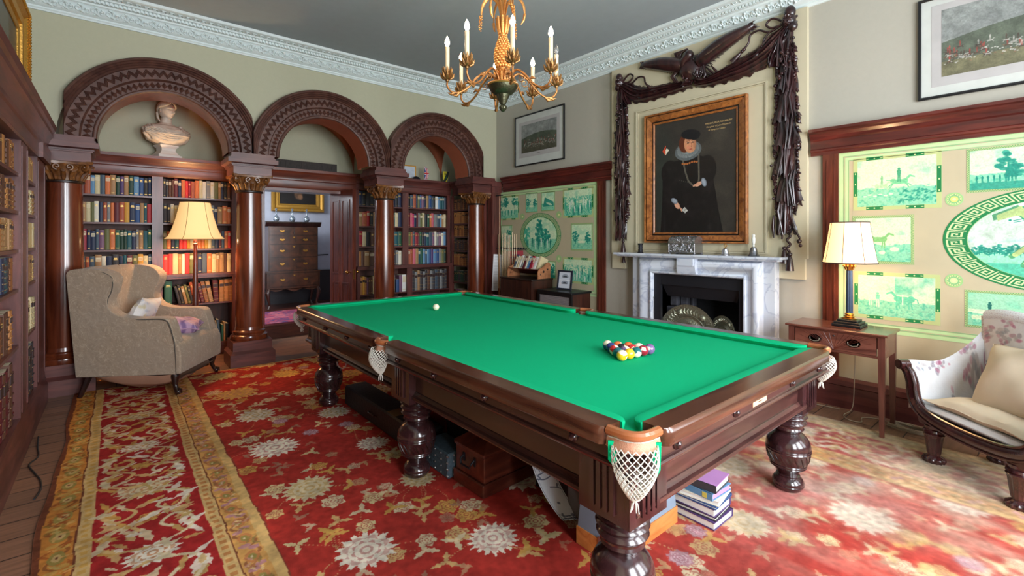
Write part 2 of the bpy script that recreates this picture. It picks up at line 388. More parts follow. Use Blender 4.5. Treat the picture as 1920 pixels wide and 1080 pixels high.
# cornice, carved plaster
def cornice_profile():  # (out from wall, z)
    z0=3.655
    return [(0,z0),(.018,z0),(.022,z0+.012),(.035,z0+.02),(.035,z0+.035),(.05,z0+.04),(.075,z0+.075),(.10,z0+.115),(.13,z0+.125),(.135,z0+.14),(.16,z0+.142),(.165,z0+.165),(.20,z0+.17),(.205,z0+.185),(.27,z0+.19),(.29,z0+.2),(.30,z0+.225),(0,z0+.225)]
def spiral(cx,cz,r,turns,sgn,ph,n=22):
    out=[]
    for i in range(n+1):
        t=i/n; a=ph+sgn*turns*2*PI*t; q=r*(1-.85*t); out.append((cx+q*math.cos(a),cz+q*math.sin(a)))
    return out
def on_frieze(s,t):   # along wall s, t 0..1 up the sloping frieze -> (s,out,z)
    return s,.052+.058*t,3.70+.072*t
def corn(name,axis,s0,s1,wall,sgn):
    pr=cornice_profile(); b=MB()
    mit=lambda o,e:s0+o if e==0 else s1-o
    vs=[];n=len(pr)
    for e in (0,1):
        for o,z in pr:
            s=mit(o,e); vs.append((s,wall+sgn*o,z) if axis=='x' else (wall+sgn*o,s,z))
    fs=[(i,(i+1)%n,n+(i+1)%n,n+i) for i in range(n)]
    b.add(vs,[tuple(range(n)),tuple(range(n,2*n))[::-1]]+fs)
    P=lambda s,o,z:(s,wall+sgn*o,z) if axis=='x' else (wall+sgn*o,s,z)
    # dentils, beads and acanthus scrolls
    k=int((s1-s0-.4)/.034)
    for i in range(k):
        s=s0+.2+i*.034; q=[P(s,.158,3.80),P(s+.02,.182,3.822)]
        b.box(min(q[0][0],q[1][0]),max(q[0][0],q[1][0]),min(q[0][1],q[1][1]),max(q[0][1],q[1][1]),3.797,3.822)
    k=int((s1-s0-.36)/.112)
    for i in range(k):
        s=s0+.18+(i+.5)*(s1-s0-.36)/k; g=1 if i%2==0 else -1
        for (cx,cz,r,tn,sg,ph) in ((0,.52,.037,1.4,g,-g*PI/2),(.058,.45,.027,1.1,-g,g*PI/2)):
            pts=[]
            for x,z in spiral(cx,0,r,tn,sg,ph,14):
                t=cz+z/.09; a=on_frieze(s+x,t); pts.append(P(a[0],a[1]+.008,a[2]))
            b.tube(pts,[.0078*(1-.5*j/len(pts)) for j in range(len(pts))],5)
        for j in range(3):
            t0=.1+.3*j; a=on_frieze(s+.04,t0); c=on_frieze(s+.04+.035*(1 if j%2 else -1),t0+.25)
            b.tube([P(a[0],a[1]+.004,a[2]),P((a[0]+c[0])/2,a[1]+.022,(a[2]+c[2])/2),P(c[0],c[1]+.006,c[2])],[.004,.012,.003],5)
    k=int((s1-s0-.6)/.07)
    for i in range(k):   # key pattern on the soffit band
        s=s0+.3+i*.07; z=3.838
        p0=[P(s,.215,z),P(s+.045,.215,z),P(s+.045,.262,z+.001),P(s+.01,.262,z+.001),P(s+.01,.235,z),P(s+.03,.235,z)]
        b.tube(p0,.004,4)
    return struct(name,b,M['corn'],smooth=40)
corn('trim_1','x',XL,XB,YA,-1)
corn('trim_2','y',YN,YA,XB,-1)
# baseboards
def base(name,b): return struct(name,b,M['skirt'])
b=MB()
for (y0,y1) in ((YN,1.90-.01),(3.42,YA)):
    b.prism([(XB,0),(XB-.045,0),(XB-.045,.19),(XB-.06,.2),(XB-.06,.245),(XB-.03,.26),(XB,.265)],'y',y0,y1)
base('baseboard_right',b)
b=MB(); b.prism([(BW,0),(BW-.04,0),(BW-.04,.18),(BW,.2)],'x',2.6,2.84); base('baseboard_arcade',b)

# next room beyond the doorway
FZ=.2
M['bluewall']=plain('pale_blue_wall',rgb(196,200,216),.8)
M['dado2']=plain('dark_panel',rgb(44,40,46),.45)
b=MB(); b.box(.2,5.2,BW+.25,11,FZ-.2,FZ); b.box(DX0-.1,DX1+.1,BW+.19,BW+.27,0,FZ); struct('floor_next_room',b,M['mahogx'])
b=MB(); b.box(.2,5.2,10.0,10.1,FZ,3.6); b.box(0,.2,BW+.25,10.1,FZ,3.6); b.box(4.4,4.5,BW+.25,10.1,FZ,3.6); struct('wall_next_room',b,M['bluewall'])
b=MB(); b.box(0,5.2,BW+.25,10.1,3.4,3.5); struct('ceiling_next_room',b,M['ceil'])
b=MB(); b.box(.2,4.4,9.96,10.0,FZ,.78); b.box(.2,4.4,9.93,10.0,.78,.83); struct('baseboard_next_room',b,M['dado2'])
area('next_room_window',(1.0,8.3,2.6),(1.0,1.0),(0,-.9,0),46,(.86,.92,1))

# ================================================================ COLUMNS AND ARCHES
def column(i,label):
    x=CX[i]; t=thing('column',label,'column',(x,CY,0),group='polished wooden columns of the arcade')
    b=MB(); b.box(-.235,.235,-.235,.2,0,.15)
    b.add([(-.235,-.235,.15),(.235,-.235,.15),(.235,.2,.15),(-.235,.2,.15),(-.205,-.205,.185),(.205,-.205,.185),(.205,.2,.185),(-.205,.2,.185)],[(0,1,5,4),(1,2,6,5),(2,3,7,6),(3,0,4,7)])
    b.box(-.205,.205,-.205,.2,.185,.29); ob('plinth',b,M['casex'],t)
    b=MB(); b.lathe([(.2,.29),(.205,.31),(.2,.34),(.18,.35),(.172,.36),(.18,.375),(.178,.392),(.155,.405),(.148,.44)],n=36); ob('base_molding',b,M['shaft'],t)
    b=MB(); b.lathe([(.148,.43),(.145,1.2),(.132,2.05)],n=40); ob('shaft',b,M['shaft'],t)
    b=MB(); b.lathe([(.132,2.035),(.15,2.042),(.152,2.055),(.132,2.065)],n=36); ob('necking_ring',b,M['darkwood'],t)
    # carved capital: bell, leaves, volutes
    b=MB(); b.lathe([(.128,2.06),(.132,2.09),(.145,2.14),(.165,2.19),(.18,2.22)],n=32)
    for k in range(16):
        a=2*PI*k/16; r0=.132
        pts=[]
        for q in range(6):
            u=q/5; rr=.134+.05*u**1.6+(.018 if q==4 else 0); pts.append((rr*math.cos(a),rr*math.sin(a),2.065+.105*u-(.03 if q==5 else 0)))
        b.tube(pts,[.012,.018,.02,.019,.015,.006],6)
    for k in range(8):
        a=2*PI*(k+.5)/8
        pts=[((.145+.03*u)*math.cos(a+.25*math.sin(u*3)),(.145+.03*u)*math.sin(a+.25*math.sin(u*3)),2.14+.07*u) for u in [j/6 for j in range(7)]]
        b.tube(pts,[.009]*7,5)
    for k in range(4):
        a=PI/4+k*PI/2; c=.222; ux,uy=math.cos(a),math.sin(a)
        pts=[]
        for x_,z_ in spiral(0,0,.042,1.3,-1,PI*.6,16):
            pts.append((ux*(c-.01+x_),uy*(c-.01+x_),2.19+z_))
        b.tube([(ux*.15,uy*.15,2.13),(ux*.18,uy*.18,2.2)]+pts,[.012,.016]+[.017-.0005*j for j in range(len(pts))],7)
        b.ball((ux*(c-.01),uy*(c-.01),2.19),.018,8)
    for k in range(4):
        a=k*PI/2; ux,uy=math.cos(a),math.sin(a); vx,vy=-uy,ux
        for sg in (-1,1):
            pts=[(ux*(.185)+vx*sg*(.045+x_),uy*.185+vy*sg*(.045+x_),2.185+z_) for x_,z_ in spiral(0,0,.032,1.2,1,-PI/2,12)]
            b.tube(pts,.009,6)
    # abacus with concave sides
    ab=[]
    for k in range(4):
        for q in (-1,-.5,0,.5,1):
            a=k*PI/2; u=.215-.04*(1-q*q); w=.2*q*.98
            ab.append((math.cos(a)*u-math.sin(a)*w,math.sin(a)*u+math.cos(a)*w))
    b.prism(ab,'z',2.215,2.245); ob('capital',b,M['capital'],t)
    b=MB()
    for (w,z0,z1) in ((.2,2.24,2.33),(.215,2.33,2.345),(.225,2.345,2.36),(.26,2.372,2.425),(.235,2.425,2.445),(.225,2.445,2.485)):
        b.box(-w,w,-w-.005,.24,z0,z1)
    b.add([(-.225,-.23,2.36),(.225,-.23,2.36),(.225,.24,2.36),(-.225,.24,2.36),(-.26,-.265,2.372),(.26,-.265,2.372),(.26,.24,2.372),(-.26,.24,2.372)],[(0,1,5,4),(1,2,6,5),(2,3,7,6),(3,0,4,7)])
    ob('impost',b,M['casex'],t); return t
for i,l in enumerate(['tall polished wooden column in the left corner, behind the wing armchair','polished wooden column between the floor lamp and the open doorway','polished wooden column beside the open door leaf','polished wooden column nearest the cue rack']): column(i,l)

def arch(i,label):
    xc,hw=AC[i],AH[i]-.004; t=thing('arch',label,'arch',(xc,6.2,ZS),group='carved round arches on the columns')
    cl=lambda x:max(-hw,min(hw,x))
    def ring(b,prof,n=72,mi=0):
        vs=[];k=len(prof)
        for j in range(n+1):
            a=PI*j/n
            for r,y in prof: vs.append((cl(r*math.cos(a)),y,r*math.sin(a)))
        fs=[(j*k+q,j*k+q+1,(j+1)*k+q+1,(j+1)*k+q) for j in range(n) for q in range(k-1)]
        return b.add(vs,fs,mi)
    b=MB(); ring(b,[(RO,.09),(RO,-.01),(RO-.012,-.03),(RO-.03,-.035),(RO-.036,-.02),(RO-.055,-.03),(RO-.06,-.012),(RO-.075,-.02),(RO-.082,-.0),(RO-.1,-.008),(RO-.105,.012)][::-1])
    ob('outer_molding',b,M['arch'],t,smooth=25)
    b=MB(); ring(b,[(.815,.012),(.70,.012),(.695,.03),(.685,.05)])
    r0,r1=.715,.80; nz=34
    for off in (-.016,.0,.016):
        pts=[]
        for j in range(nz*2+1):
            a=PI*j/(nz*2); r=(r0+.02 if j%2==0 else r1-.02)+off
            pts.append((cl(r*math.cos(a)),.008,r*math.sin(a)))
        b.tube(pts,.0065,4,sx=1)
    ob('zigzag_band',b,M['arch'],t,smooth=25)
    b=MB(); ring(b,[(.686,.05),(.605,.05),(.6,.035),(.59,.03),(.575,.035),(RI,.05)])
    nd=40
    for j in range(nd):
        a=PI*(j+.5)/nd; r=.645; ur=(math.cos(a),math.sin(a)); ut=(-ur[1],ur[0]); w=PI*.645/nd*.46; h=.032
        c=(r*ur[0],r*ur[1]); q=[(c[0]+ur[0]*h,c[1]+ur[1]*h),(c[0]+ut[0]*w,c[1]+ut[1]*w),(c[0]-ur[0]*h,c[1]-ur[1]*h),(c[0]-ut[0]*w,c[1]-ut[1]*w)]
        vs=[(cl(x),.05,z) for x,z in q]+[(cl(c[0]),.026,c[1])]
        b.add(vs,[(0,1,4),(1,2,4),(2,3,4),(3,0,4)])
        b.tube([(cl(x),.047,z) for x,z in q],.004,4,closed=True)
    ob('diamond_band',b,M['arch'],t,smooth=25)
    b=MB(); ring(b,[(RI,.05),(RI,.42),(RI+.06,.42)]); ob('soffit',b,M['terracotta'] if i else M['mahog'],t)
    return t
for i,l in enumerate(['carved wooden round arch over the marble bust','carved wooden round arch over the open doorway','carved wooden round arch nearest the room corner']): arch(i,l)
# pilasters at the two ends and behind the columns
def pil(label,x0,x1,y0,y1,zt=2.24):
    b=MB(); b.box(x0,x1,y0,y1,.2,zt); b.box(x0-.012,x1+.012,y0-.012,y1,0,.2)
    b.box(x0-.01,x1+.01,y0-.01,y1,2.24,2.345); b.box(x0-.03,x1+.03,y0-.03,y1,2.345,2.43) if zt>2.2 else None
    return tag(ob('pilaster',b,M['case']),label,'pilaster')
pil('flat dark wood pilaster between the last column and the cue rack',4.76,4.935,6.14,6.279)
pil('flat dark wood pilaster in the corner beside the leather book shelves',-.60,-.515,6.02,6.30)
# ================================================================ BOOKS
PAL=dict(navy=(34,44,72),blue=(44,78,128),slate=(66,82,98),teal=(30,84,92),green=(38,84,62),olive=(104,104,60),black=(30,28,32),charcoal=(56,52,56),brown=(92,58,42),tan=(164,124,82),cream=(208,192,150),ivory=(226,218,198),rust=(168,82,52),orange=(206,112,58),red=(176,38,42),crimson=(150,24,44),scarlet=(222,52,50),maroon=(96,30,36),pink=(206,100,116),mauve=(122,84,110),grey=(128,128,128),mustard=(206,150,46),purple=(84,60,110),leather=(142,88,50),calf=(176,118,66),vellum=(206,176,118),dkgreen=(26,58,44),skyblue=(96,140,176),white=(232,230,224),magenta=(196,40,96))
CN=dict(navy='navy blue',teal='teal',charcoal='dark grey',skyblue='light blue',dkgreen='dark green',leather='brown leather',calf='light brown calf',vellum='pale vellum',slate='slate grey',crimson='crimson',grey='grey')
for k,c in PAL.items(): M['bk_'+k]=plain('book_'+k,rgb(*c),.55,bump=.1,bscale=200,var=.12)
M['spinegold']=plain('spine_gold',rgb(206,168,92),.4,metal=.5)
M['spinedark']=plain('spine_label_dark',rgb(50,24,22),.5)
M['spinelight']=plain('spine_label_light',rgb(222,208,176),.6)
_bm={}; _bmb={}; STUFF=None
def bookmesh(c,w,h,d,st):
    """spine faces -Y at y=0, base at z=0, x from 0 to w; st: 0 plain, 1 gold title, 2 raised bands with label, 3 light label, 4 fore-edge jacket"""
    key=(c,round(w,3),round(h,3),round(d,2),st)
    if key in _bm: return _bm[key]
    b=MB(); r=min(w*.22,.006)
    prof=[(0,r),(w*.2,r*.3),(w*.5,0),(w*.8,r*.3),(w,r)]
    b.prism(prof+[(w,d),(0,d)],'z',0,h)
    e=.0025
    b.box(e,w-e,r+.004,d-.001,h-.0002,h+.0006,mi=1)
    y=-.0006
    def band(z0,z1,mi,k=.1,yy=y): b.box(w*k,w*(1-k),yy,.004,z0,z1,mi=mi)
    if st==1:
        band(h*.76,h*.79,2,.2); band(h*.82,h*.85,2,.25); band(h*.08,h*.1,2,.2)
    elif st==2:
        for q in (.12,.3,.48,.66,.84): band(h*q,h*q+.006,0,.0,-.003); band(h*q-.004,h*q-.002,2,.05)
        band(h*.68,h*.82,3,.06)
    elif st==3:
        band(h*.7,h*.88,4,.1); band(h*.74,h*.76,0,.2,-.001); band(h*.8,h*.82,0,.2,-.001)
    elif st==4:
        band(h*.55,h*.9,4,.12); band(h*.1,h*.16,4,.12)
    _bmb[key]=b
    _bm[key]=mesh('book',b,[M['bk_'+c],M['pages'],M['spinegold'],M['spinedark'],M['spinelight']],smooth=0); return _bm[key]
NB=[0]
def put_book(c,w,h,d,st,loc,rz,label,group,lean=0,flat=None):
    if STUFF is not None:
        from mathutils import Euler
        bookmesh(c,w,h,d,st); b=_bmb[(c,round(w,3),round(h,3),round(d,2),st)]
        mt=T(*loc)@(Euler((0,lean,rz)) if flat is None else Euler(flat)).to_matrix().to_4x4()
        sm,idx=STUFF; mi=[]
        for m_ in (M['bk_'+c],M['pages'],M['spinegold'],M['spinedark'],M['spinelight']):
            if m_ not in idx: idx.append(m_)
            mi.append(idx.index(m_))
        o_=len(sm.v); sm.v+=[tuple(mt@Vector(v)) for v in b.v]
        for f,k in zip(b.f,b.m): sm.f.append(tuple(i+o_ for i in f)); sm.m.append(mi[k])
        return
    o=bpy.data.objects.new('book',bookmesh(c,w,h,d,st)); COL.objects.link(o); NB[0]+=1
    o.location=loc; o.rotation_euler=(0,lean,rz) if flat is None else flat
    tag(o,label,'book',group); return o
def cn(c): return CN.get(c,c)
ST={0:'plain',1:'gilt-lettered',2:'ribbed',3:'labelled',4:'jacketed'}
def row(colors,x0,x1,y,z,hmax,place,group,rz=0,hvar=.12,wr=(.022,.045),d=.17,st=(0,1,1,3),seed=0,k0=0):
    """books side by side from x0 to x1 (world x when rz=0, otherwise world y); spines face the room"""
    r=random.Random(seed*131+int(z*1000)+int(abs(x0)*977)); L=x1-x0
    n=len(colors) if len(colors)>8 else max(1,int(round(L/((wr[0]+wr[1])/2))))
    ws=[r.uniform(*wr) for _ in range(n)]; sc=L/sum(ws); x=x0
    for k,w in enumerate(ws):
        w*=sc; c=colors[k] if len(colors)>8 else r.choice(colors)
        h=hmax*(1-r.uniform(.02,hvar)); s=r.choice(st); yy=r.uniform(0,.012)
        lab='%s %s book, %s from left, %s'%(ST[s],cn(c),ORD[min(k+k0,29)],place)
        ww=round(w*.985,3); h=round(h/.004)*.004
        if rz==0: put_book(c,ww,h,d,s,(x,y+yy,z),0,lab,group)
        else: put_book(c,ww,h,d,s,(y-yy,x,z),PI/2,lab,group)
        x+=w
# ---------------------------------------------------------------- bookcase behind the armchair
YF=7.1
def stile(b,x0,x1,y0,y1,z0,z1):
    b.box(x0,x1,y0,y1,z0,z1)
    w=x1-x0
    if w>.07:
        for q in ((x0+.015,x0+.02),(x1-.02,x1-.015)): b.box(q[0],q[1],y0-.004,y0,z0+.03,z1-.03)
        b.box(x0+.015,x1-.015,y0-.004,y0,z1-.035,z1-.03); b.box(x0+.015,x1-.015,y0-.004,y0,z0+.03,z0+.035)
def cornx(b,x0,x1,y,z0,z1,out=.07):
    """bookcase cornice running in x, face at y, projecting toward -y"""
    h=z1-z0
    pr=[(y+.3,z0),(y,z0),(y-.012,z0+.02*1),(y-.012,z0+.4*h),(y-.02,z0+.44*h),(y-.02,z0+.5*h),(y-.03,z0+.6*h),(y-.05,z0+.75*h),(y-.055,z0+.8*h),(y-out,z0+.86*h),(y-out,z1),(y+.3,z1)]
    b.prism(pr,'x',x0,x1)
def bookcase(label,x0,x1,mid,shelves,lower,ledge,midlow):
    t=thing('bookcase',label,'bookcase',((x0+x1)/2,YF,0))
    for a,c,y,za,zb in ((x0,x0+.05,YF,ledge,2.24),(x1-.06,x1,YF,ledge,2.24),(mid[0],mid[1],YF,ledge,2.24),(x0,x0+.05,YF-.06,.16,ledge-.022),(x1-.06,x1,YF-.06,.16,ledge-.022),(midlow[0],midlow[1],YF-.06,.16,ledge-.022)):
        b=MB(); stile(b,a,c,y,YF+.26,za+(.006 if za==ledge else 0),zb); ob('upright',b,M['case'],t,world=True)
    b=MB(); b.box(x0,x1,YF+.26,YF+.29,0,2.26); ob('back_panel',b,M['caseback'],t,world=True)
    b=MB(); cornx(b,x0,x1,YF,2.24,2.48); ob('cornice',b,M['casex'],t,world=True)
    b=MB(); b.box(x0,x1,YF-.075,YF+.28,ledge-.022,ledge+.006); b.box(x0,x1,YF-.065,YF,ledge-.05,ledge-.022); ob('ledge',b,M['casex'],t,world=True)
    b=MB(); b.box(x0,x1,YF-.06,YF+.26,0,.16); b.box(x0,x1,YF-.07,YF-.06,0,.12); ob('plinth',b,M['casex'],t,world=True)
    for zl in shelves:
        for a,c in ((x0+.05,mid[0]),(mid[1],x1-.06)):
            ob('shelf',MB().box(a,c,YF+.01,YF+.26,zl-.02,zl),M['casex'],t,world=True)
    for zl in lower:
        for a,c in ((x0+.05,midlow[0]),(midlow[1],x1-.06)):
            ob('shelf',MB().box(a,c,YF-.04,YF+.26,zl-.02,zl),M['casex'],t,world=True)
    return t
SH=[2.0,1.68,1.36]
bookcase('tall wooden bookcase behind the wing armchair, full of cloth-bound books',-.40,1.22,(.327,.435),SH,[.675],1.045,(.335,.425))
bookcase('tall wooden bookcase right of the open door leaf, full of books',2.83,4.55,(3.623,3.73),SH,[.606],1.045,(3.67,3.77))
G1='books in the bookcase behind the armchair'; G2='books in the bookcase beside the open door'
SHN={2.0:'top shelf',1.68:'second shelf',1.36:'third shelf',1.05:'fourth shelf'}
A=lambda s:s.split()
seq1={2.0:A('red maroon rust skyblue cream slate orange tan dkgreen purple tan dkgreen skyblue blue black navy'),
 1.68:A('slate tan cream olive ivory navy rust grey orange maroon rust mustard navy blue tan teal red'),
 1.36:A('rust crimson navy navy slate mauve olive orange green dkgreen dkgreen teal navy grey tan teal green'),
 1.05:A('charcoal charcoal rust slate tan ivory navy charcoal navy teal maroon olive mustard cream slate')}
seq2={2.0:A('charcoal charcoal brown brown maroon navy orange scarlet crimson rust orange cream ivory grey ivory olive tan navy black brown'),
 1.68:A('charcoal charcoal ivory cream tan cream orange orange orange tan olive rust grey navy tan orange orange'),
 1.36:A('olive orange navy teal scarlet scarlet mustard cream ivory orange orange mustard cream slate navy maroon slate orange scarlet'),
 1.05:A('scarlet scarlet cream tan ivory scarlet olive grey navy slate orange cream tan tan brown cream')}
seq3={2.0:A('navy black charcoal black black dkgreen navy black black navy black navy'),
 1.68:A('tan rust red black tan dkgreen black navy crimson teal cream navy'),
 1.36:A('crimson cream black brown charcoal dkgreen ivory tan teal teal green'),
 1.05:A('calf brown tan brown calf black tan mauve brown charcoal grey ivory')}
seq4={2.0:A('black slate rust navy olive blue mauve navy tan blue slate black white skyblue teal teal slate'),
 1.68:A('maroon pink magenta navy maroon grey olive cream black green orange pink grey grey slate skyblue tan cream'),
 1.36:A('olive rust slate crimson maroon green charcoal navy teal slate mauve ivory grey mauve ivory skyblue'),
 1.05:A('rust rust pink tan teal green skyblue slate skyblue blue purple skyblue blue grey olive dkgreen')}
for z in (2.0,1.68,1.36,1.05):
    hm=.245 if z<2 else .235; zz_=z+.002
    row(seq1[z],-.345,.325,YF+.03,zz_,hm if z!=1.05 else .26,SHN[z]+' above the armchair',G1,seed=1,wr=(.026,.05))
    row(seq2[z],.437,1.155,YF+.03,zz_,hm if z!=1.05 else .27,SHN[z]+' behind the floor lamp',G1,seed=2,wr=(.026,.046))
row(seq4[2.0],3.735,4.485,YF+.03,2.001,.235,'top shelf, wide bay by the door',G2,seed=4,wr=(.028,.05))
STUFF=(MB(),[])
for z in (2.0,1.68,1.36,1.05):
    hm=.245 if z<2 else .235
    row(seq3[z],2.885,3.62,YF+.03,z+.002,hm,'',G2,seed=3,wr=(.03,.05))
    if z<2: row(seq4[z],3.735,4.485,YF+.03,z+.002,hm if z!=1.05 else .27,'',G2,seed=4,wr=(.028,.05))
STUFFB,STUFF=STUFF,None
def leaners(items,x,y,z,place,group,d=.18):
    prev=0
    for k,(c,w,h,s,ln) in enumerate(items):
        lab='%s %s%s book, %s from left, %s'%(ST[s],'leaning ' if abs(ln)>.02 else '',cn(c),ORD[k],place)
        if abs(ln)>abs(prev): x+=(math.sin(abs(ln))-math.sin(abs(prev)))*.29
        put_book(c,w,h,d,s,(x,y,z+.0005),0,lab,group,lean=ln)
        x+=w/math.cos(ln)+.0035; prev=ln
leaners([('green',.075,.29,1,0),('charcoal',.03,.22,0,-.22),('charcoal',.028,.24,1,-.22),('tan',.03,.22,3,-.22),('olive',.028,.24,1,-.22),('charcoal',.026,.22,1,-.22),('rust',.032,.27,1,-.22),('maroon',.034,.28,1,-.22),('maroon',.036,.25,2,-.2),('leather',.042,.27,2,-.2),('tan',.044,.27,2,-.18),('maroon',.055,.28,2,-.06),('calf',.05,.28,2,0),('calf',.05,.285,2,0),('leather',.055,.29,2,0)],.445,YF-.03,.676,'below the ledge by the lamp pole',G1)
cols='cream blue olive navy mauve magenta white ivory grey cream tan navy pink green tan slate'.split()
leaners([(c,.02+.007*((i*7)%4),.22+.02*((i*5)%4),(0,3,4,0)[i%4],-.09) for i,c in enumerate(cols)]+[('green',.02,.21,0,0),('tan',.02,.24,0,0),('black',.03,.22,0,0)],.47,YF-.03,.161,'bottom shelf by the lamp pole',G1)
# lower shelves, bookcase 2
row(['charcoal','grey','tan','charcoal','grey','charcoal','brown','grey','charcoal','slate','charcoal','grey','charcoal','charcoal'],3.78,4.47,YF-.02,.608,.345,'under the ledge by the door',G2,seed=10,wr=(.034,.05),st=(2,),hvar=.1)
leaners([('blue',.05,.21,0,0),('mauve',.05,.27,0,0),('white',.07,.28,4,0)],3.5,YF-.02,.607,'under the ledge near third column',G2)
put_book('blue',.07,.36,.2,0,(3.80,YF+.02,.47),0,'large blue book lying flat at the left of the bottom shelf',G2,flat=(0,PI/2,0))
put_book('black',.05,.32,.2,0,(4.14,YF+.02,.46),0,'black book lying flat at the right of the bottom shelf',G2,flat=(0,PI/2,0))
STUFF=STUFFB
row(['calf','mustard','leather'],2.90,3.0,YF-.02,.608,.30,'',G2,seed=9,wr=(.028,.035),st=(2,))
row(['brown','blue','mauve','cream'],3.0,3.48,YF-.02,.608,.29,'',G2,seed=9,wr=(.03,.045),st=(1,))
row(['mauve','grey','slate','charcoal'],2.90,3.65,YF-.02,.162,.32,'',G2,seed=11,wr=(.03,.06))
row(['grey','slate','navy'],3.80,4.47,YF-.02,.162,.18,'',G2,seed=12,wr=(.04,.06))
# ---------------------------------------------------------------- side shelves between that bookcase and the last column (spines face -X)
t=thing('side_bookcase','narrow wooden side shelves of brown leather books behind the last column','bookcase',(4.7,6.75,0))
ob('upright',MB().box(4.555,4.87,6.33,6.37,0,2.24),M['case'],t,world=True); ob('upright',MB().box(4.555,4.6,7.05,7.095,0,2.24),M['case'],t,world=True)
ob('back_panel',MB().box(4.84,4.87,6.37,7.05,0,2.24),M['caseback'],t,world=True)
b=MB(); b.prism([(4.87,2.24),(4.55,2.24),(4.54,2.35),(4.48,2.44),(4.48,2.48),(4.87,2.48)],'y',6.6,7.02); ob('cornice',b,M['casey'],t,world=True)
ZSD=[1.98,1.745,1.515,1.27,1.015,.725,.4]
for z in ZSD:
    ob('shelf',MB().box(4.57,4.84,6.37,7.05,z-.02,z),M['casey'],t,world=True)
for k,z in enumerate(ZSD):
    c=[['brown','leather'],['leather','calf'],['leather','calf','brown'],['charcoal','brown'],['leather','brown','calf'],['dkgreen','charcoal'],['mauve','brown']][k]
    r=random.Random(k); y=7.04; n=0
    while y>6.45:
        w=r.uniform(.028,.04); y-=w; s=r.choice((1,2)); cc=r.choice(c)
        put_book(cc,round(w*.97,3),round((.2-.02*r.random())/.004)*.004,.16,s,(4.585,y+w,z+.001),-PI/2,'%s %s book, %s from left on %s side shelf behind last column'%(ST[s],cn(cc),ORD[n],('the top','the second','the third','the fourth','the fifth','the sixth','the lowest')[k]),'leather books on the side shelves',)
        n+=1
o=ob('background_books',STUFF[0],STUFF[1],smooth=0,kind='stuff'); tag(o,'rows of small distant books on the shelves around the two right columns','books'); STUFF=None
# ---------------------------------------------------------------- bookcase along the left wall (spines face +X)
XF=-.50
t=thing('wall_bookcase','long wooden bookcase of old leather books along the left wall','bookcase',(-.7,4.0,0))
Y0L=.6
for y0,y1 in ((Y0L,.7),(1.9,2.0),(3.3,3.4),(4.62,4.95),(5.5,6.02)):
    b=MB(); b.box(XL+.02,XF,y0,y1,.27,2.175)
    if y1-y0>.2: b.box(XF,XF+.006,y0+.03,y0+.05,.3,2.14); b.box(XF,XF+.006,y1-.05,y1-.03,.3,2.14)
    ob('upright',b,M['case'],t,world=True)
ob('back_panel',MB().box(XL+.002,XL+.02,Y0L,6.02,0,2.2),M['caseback'],t,world=True)
b=MB(); pr=[(XL,2.175),(XF+.005,2.175),(XF+.012,2.19),(XF+.008,2.2),(XF+.008,2.29),(XF+.02,2.3),(XF+.02,2.33),(XF+.012,2.34),(XF+.02,2.38),(XF+.035,2.42),(XF+.05,2.44),(XF+.05,2.475),(XF+.065,2.49),(XF+.075,2.53),(XL,2.53)]
b.prism(pr,'y',Y0L,6.11); b.box(XF,XF+.035,5.5,6.09,2.175,2.3); ob('cornice',b,M['casey'],t,world=True,smooth=20)
b=MB(); b.prism([(XL,0),(XF+.02,0),(XF+.02,.17),(XF+.005,.2),(XF+.0,.27),(XL,.27)],'y',Y0L,6.04); ob('plinth',b,M['casey'],t,world=True)
ZL=[1.946,1.686,1.424,1.157,.775]; BAYS=[(.7,1.9),(2.0,3.3),(3.4,4.62),(4.95,5.5)]
for z in ZL:
    for a,c in BAYS: ob('shelf',MB().box(XL+.02,XF-.01,a,c,z-.022,z),M['casey'],t,world=True)
LC=[['leather','calf','brown'],['calf','leather','brown'],['leather','calf','tan'],['leather','brown','teal','navy'],['calf','leather','brown'],['maroon','maroon','brown','maroon']]
GL='old leather books along the left wall'
for k,(z,h,nm) in enumerate([(ZL[0],.20,'top shelf'),(ZL[1],.215,'second shelf'),(ZL[2],.21,'third shelf'),(ZL[3],.225,'fourth shelf'),(ZL[4],.27,'fifth shelf'),(.272,.42,'bottom shelf')]):
    a=3.72 if k<5 else 3.95
    if k==4: a=4.05
    row(LC[k],a,4.61 if k!=4 else 4.50,XF-.022,z+.002,h,nm+', big bay of the left wall',GL,rz=1,seed=20+k,wr=(.06,.085) if k<5 else (.07,.10),st=(2,1,2,0) if k<5 else (2,),d=.2)
    row(['vellum','cream','tan'] if k<5 else ['charcoal','brown'],4.98,5.49,XF-.012,z+.002,h*.96,nm+', narrow bay by the corner',GL,rz=1,seed=50+k,wr=(.075,.10),st=(2,1,2,0),d=.2)
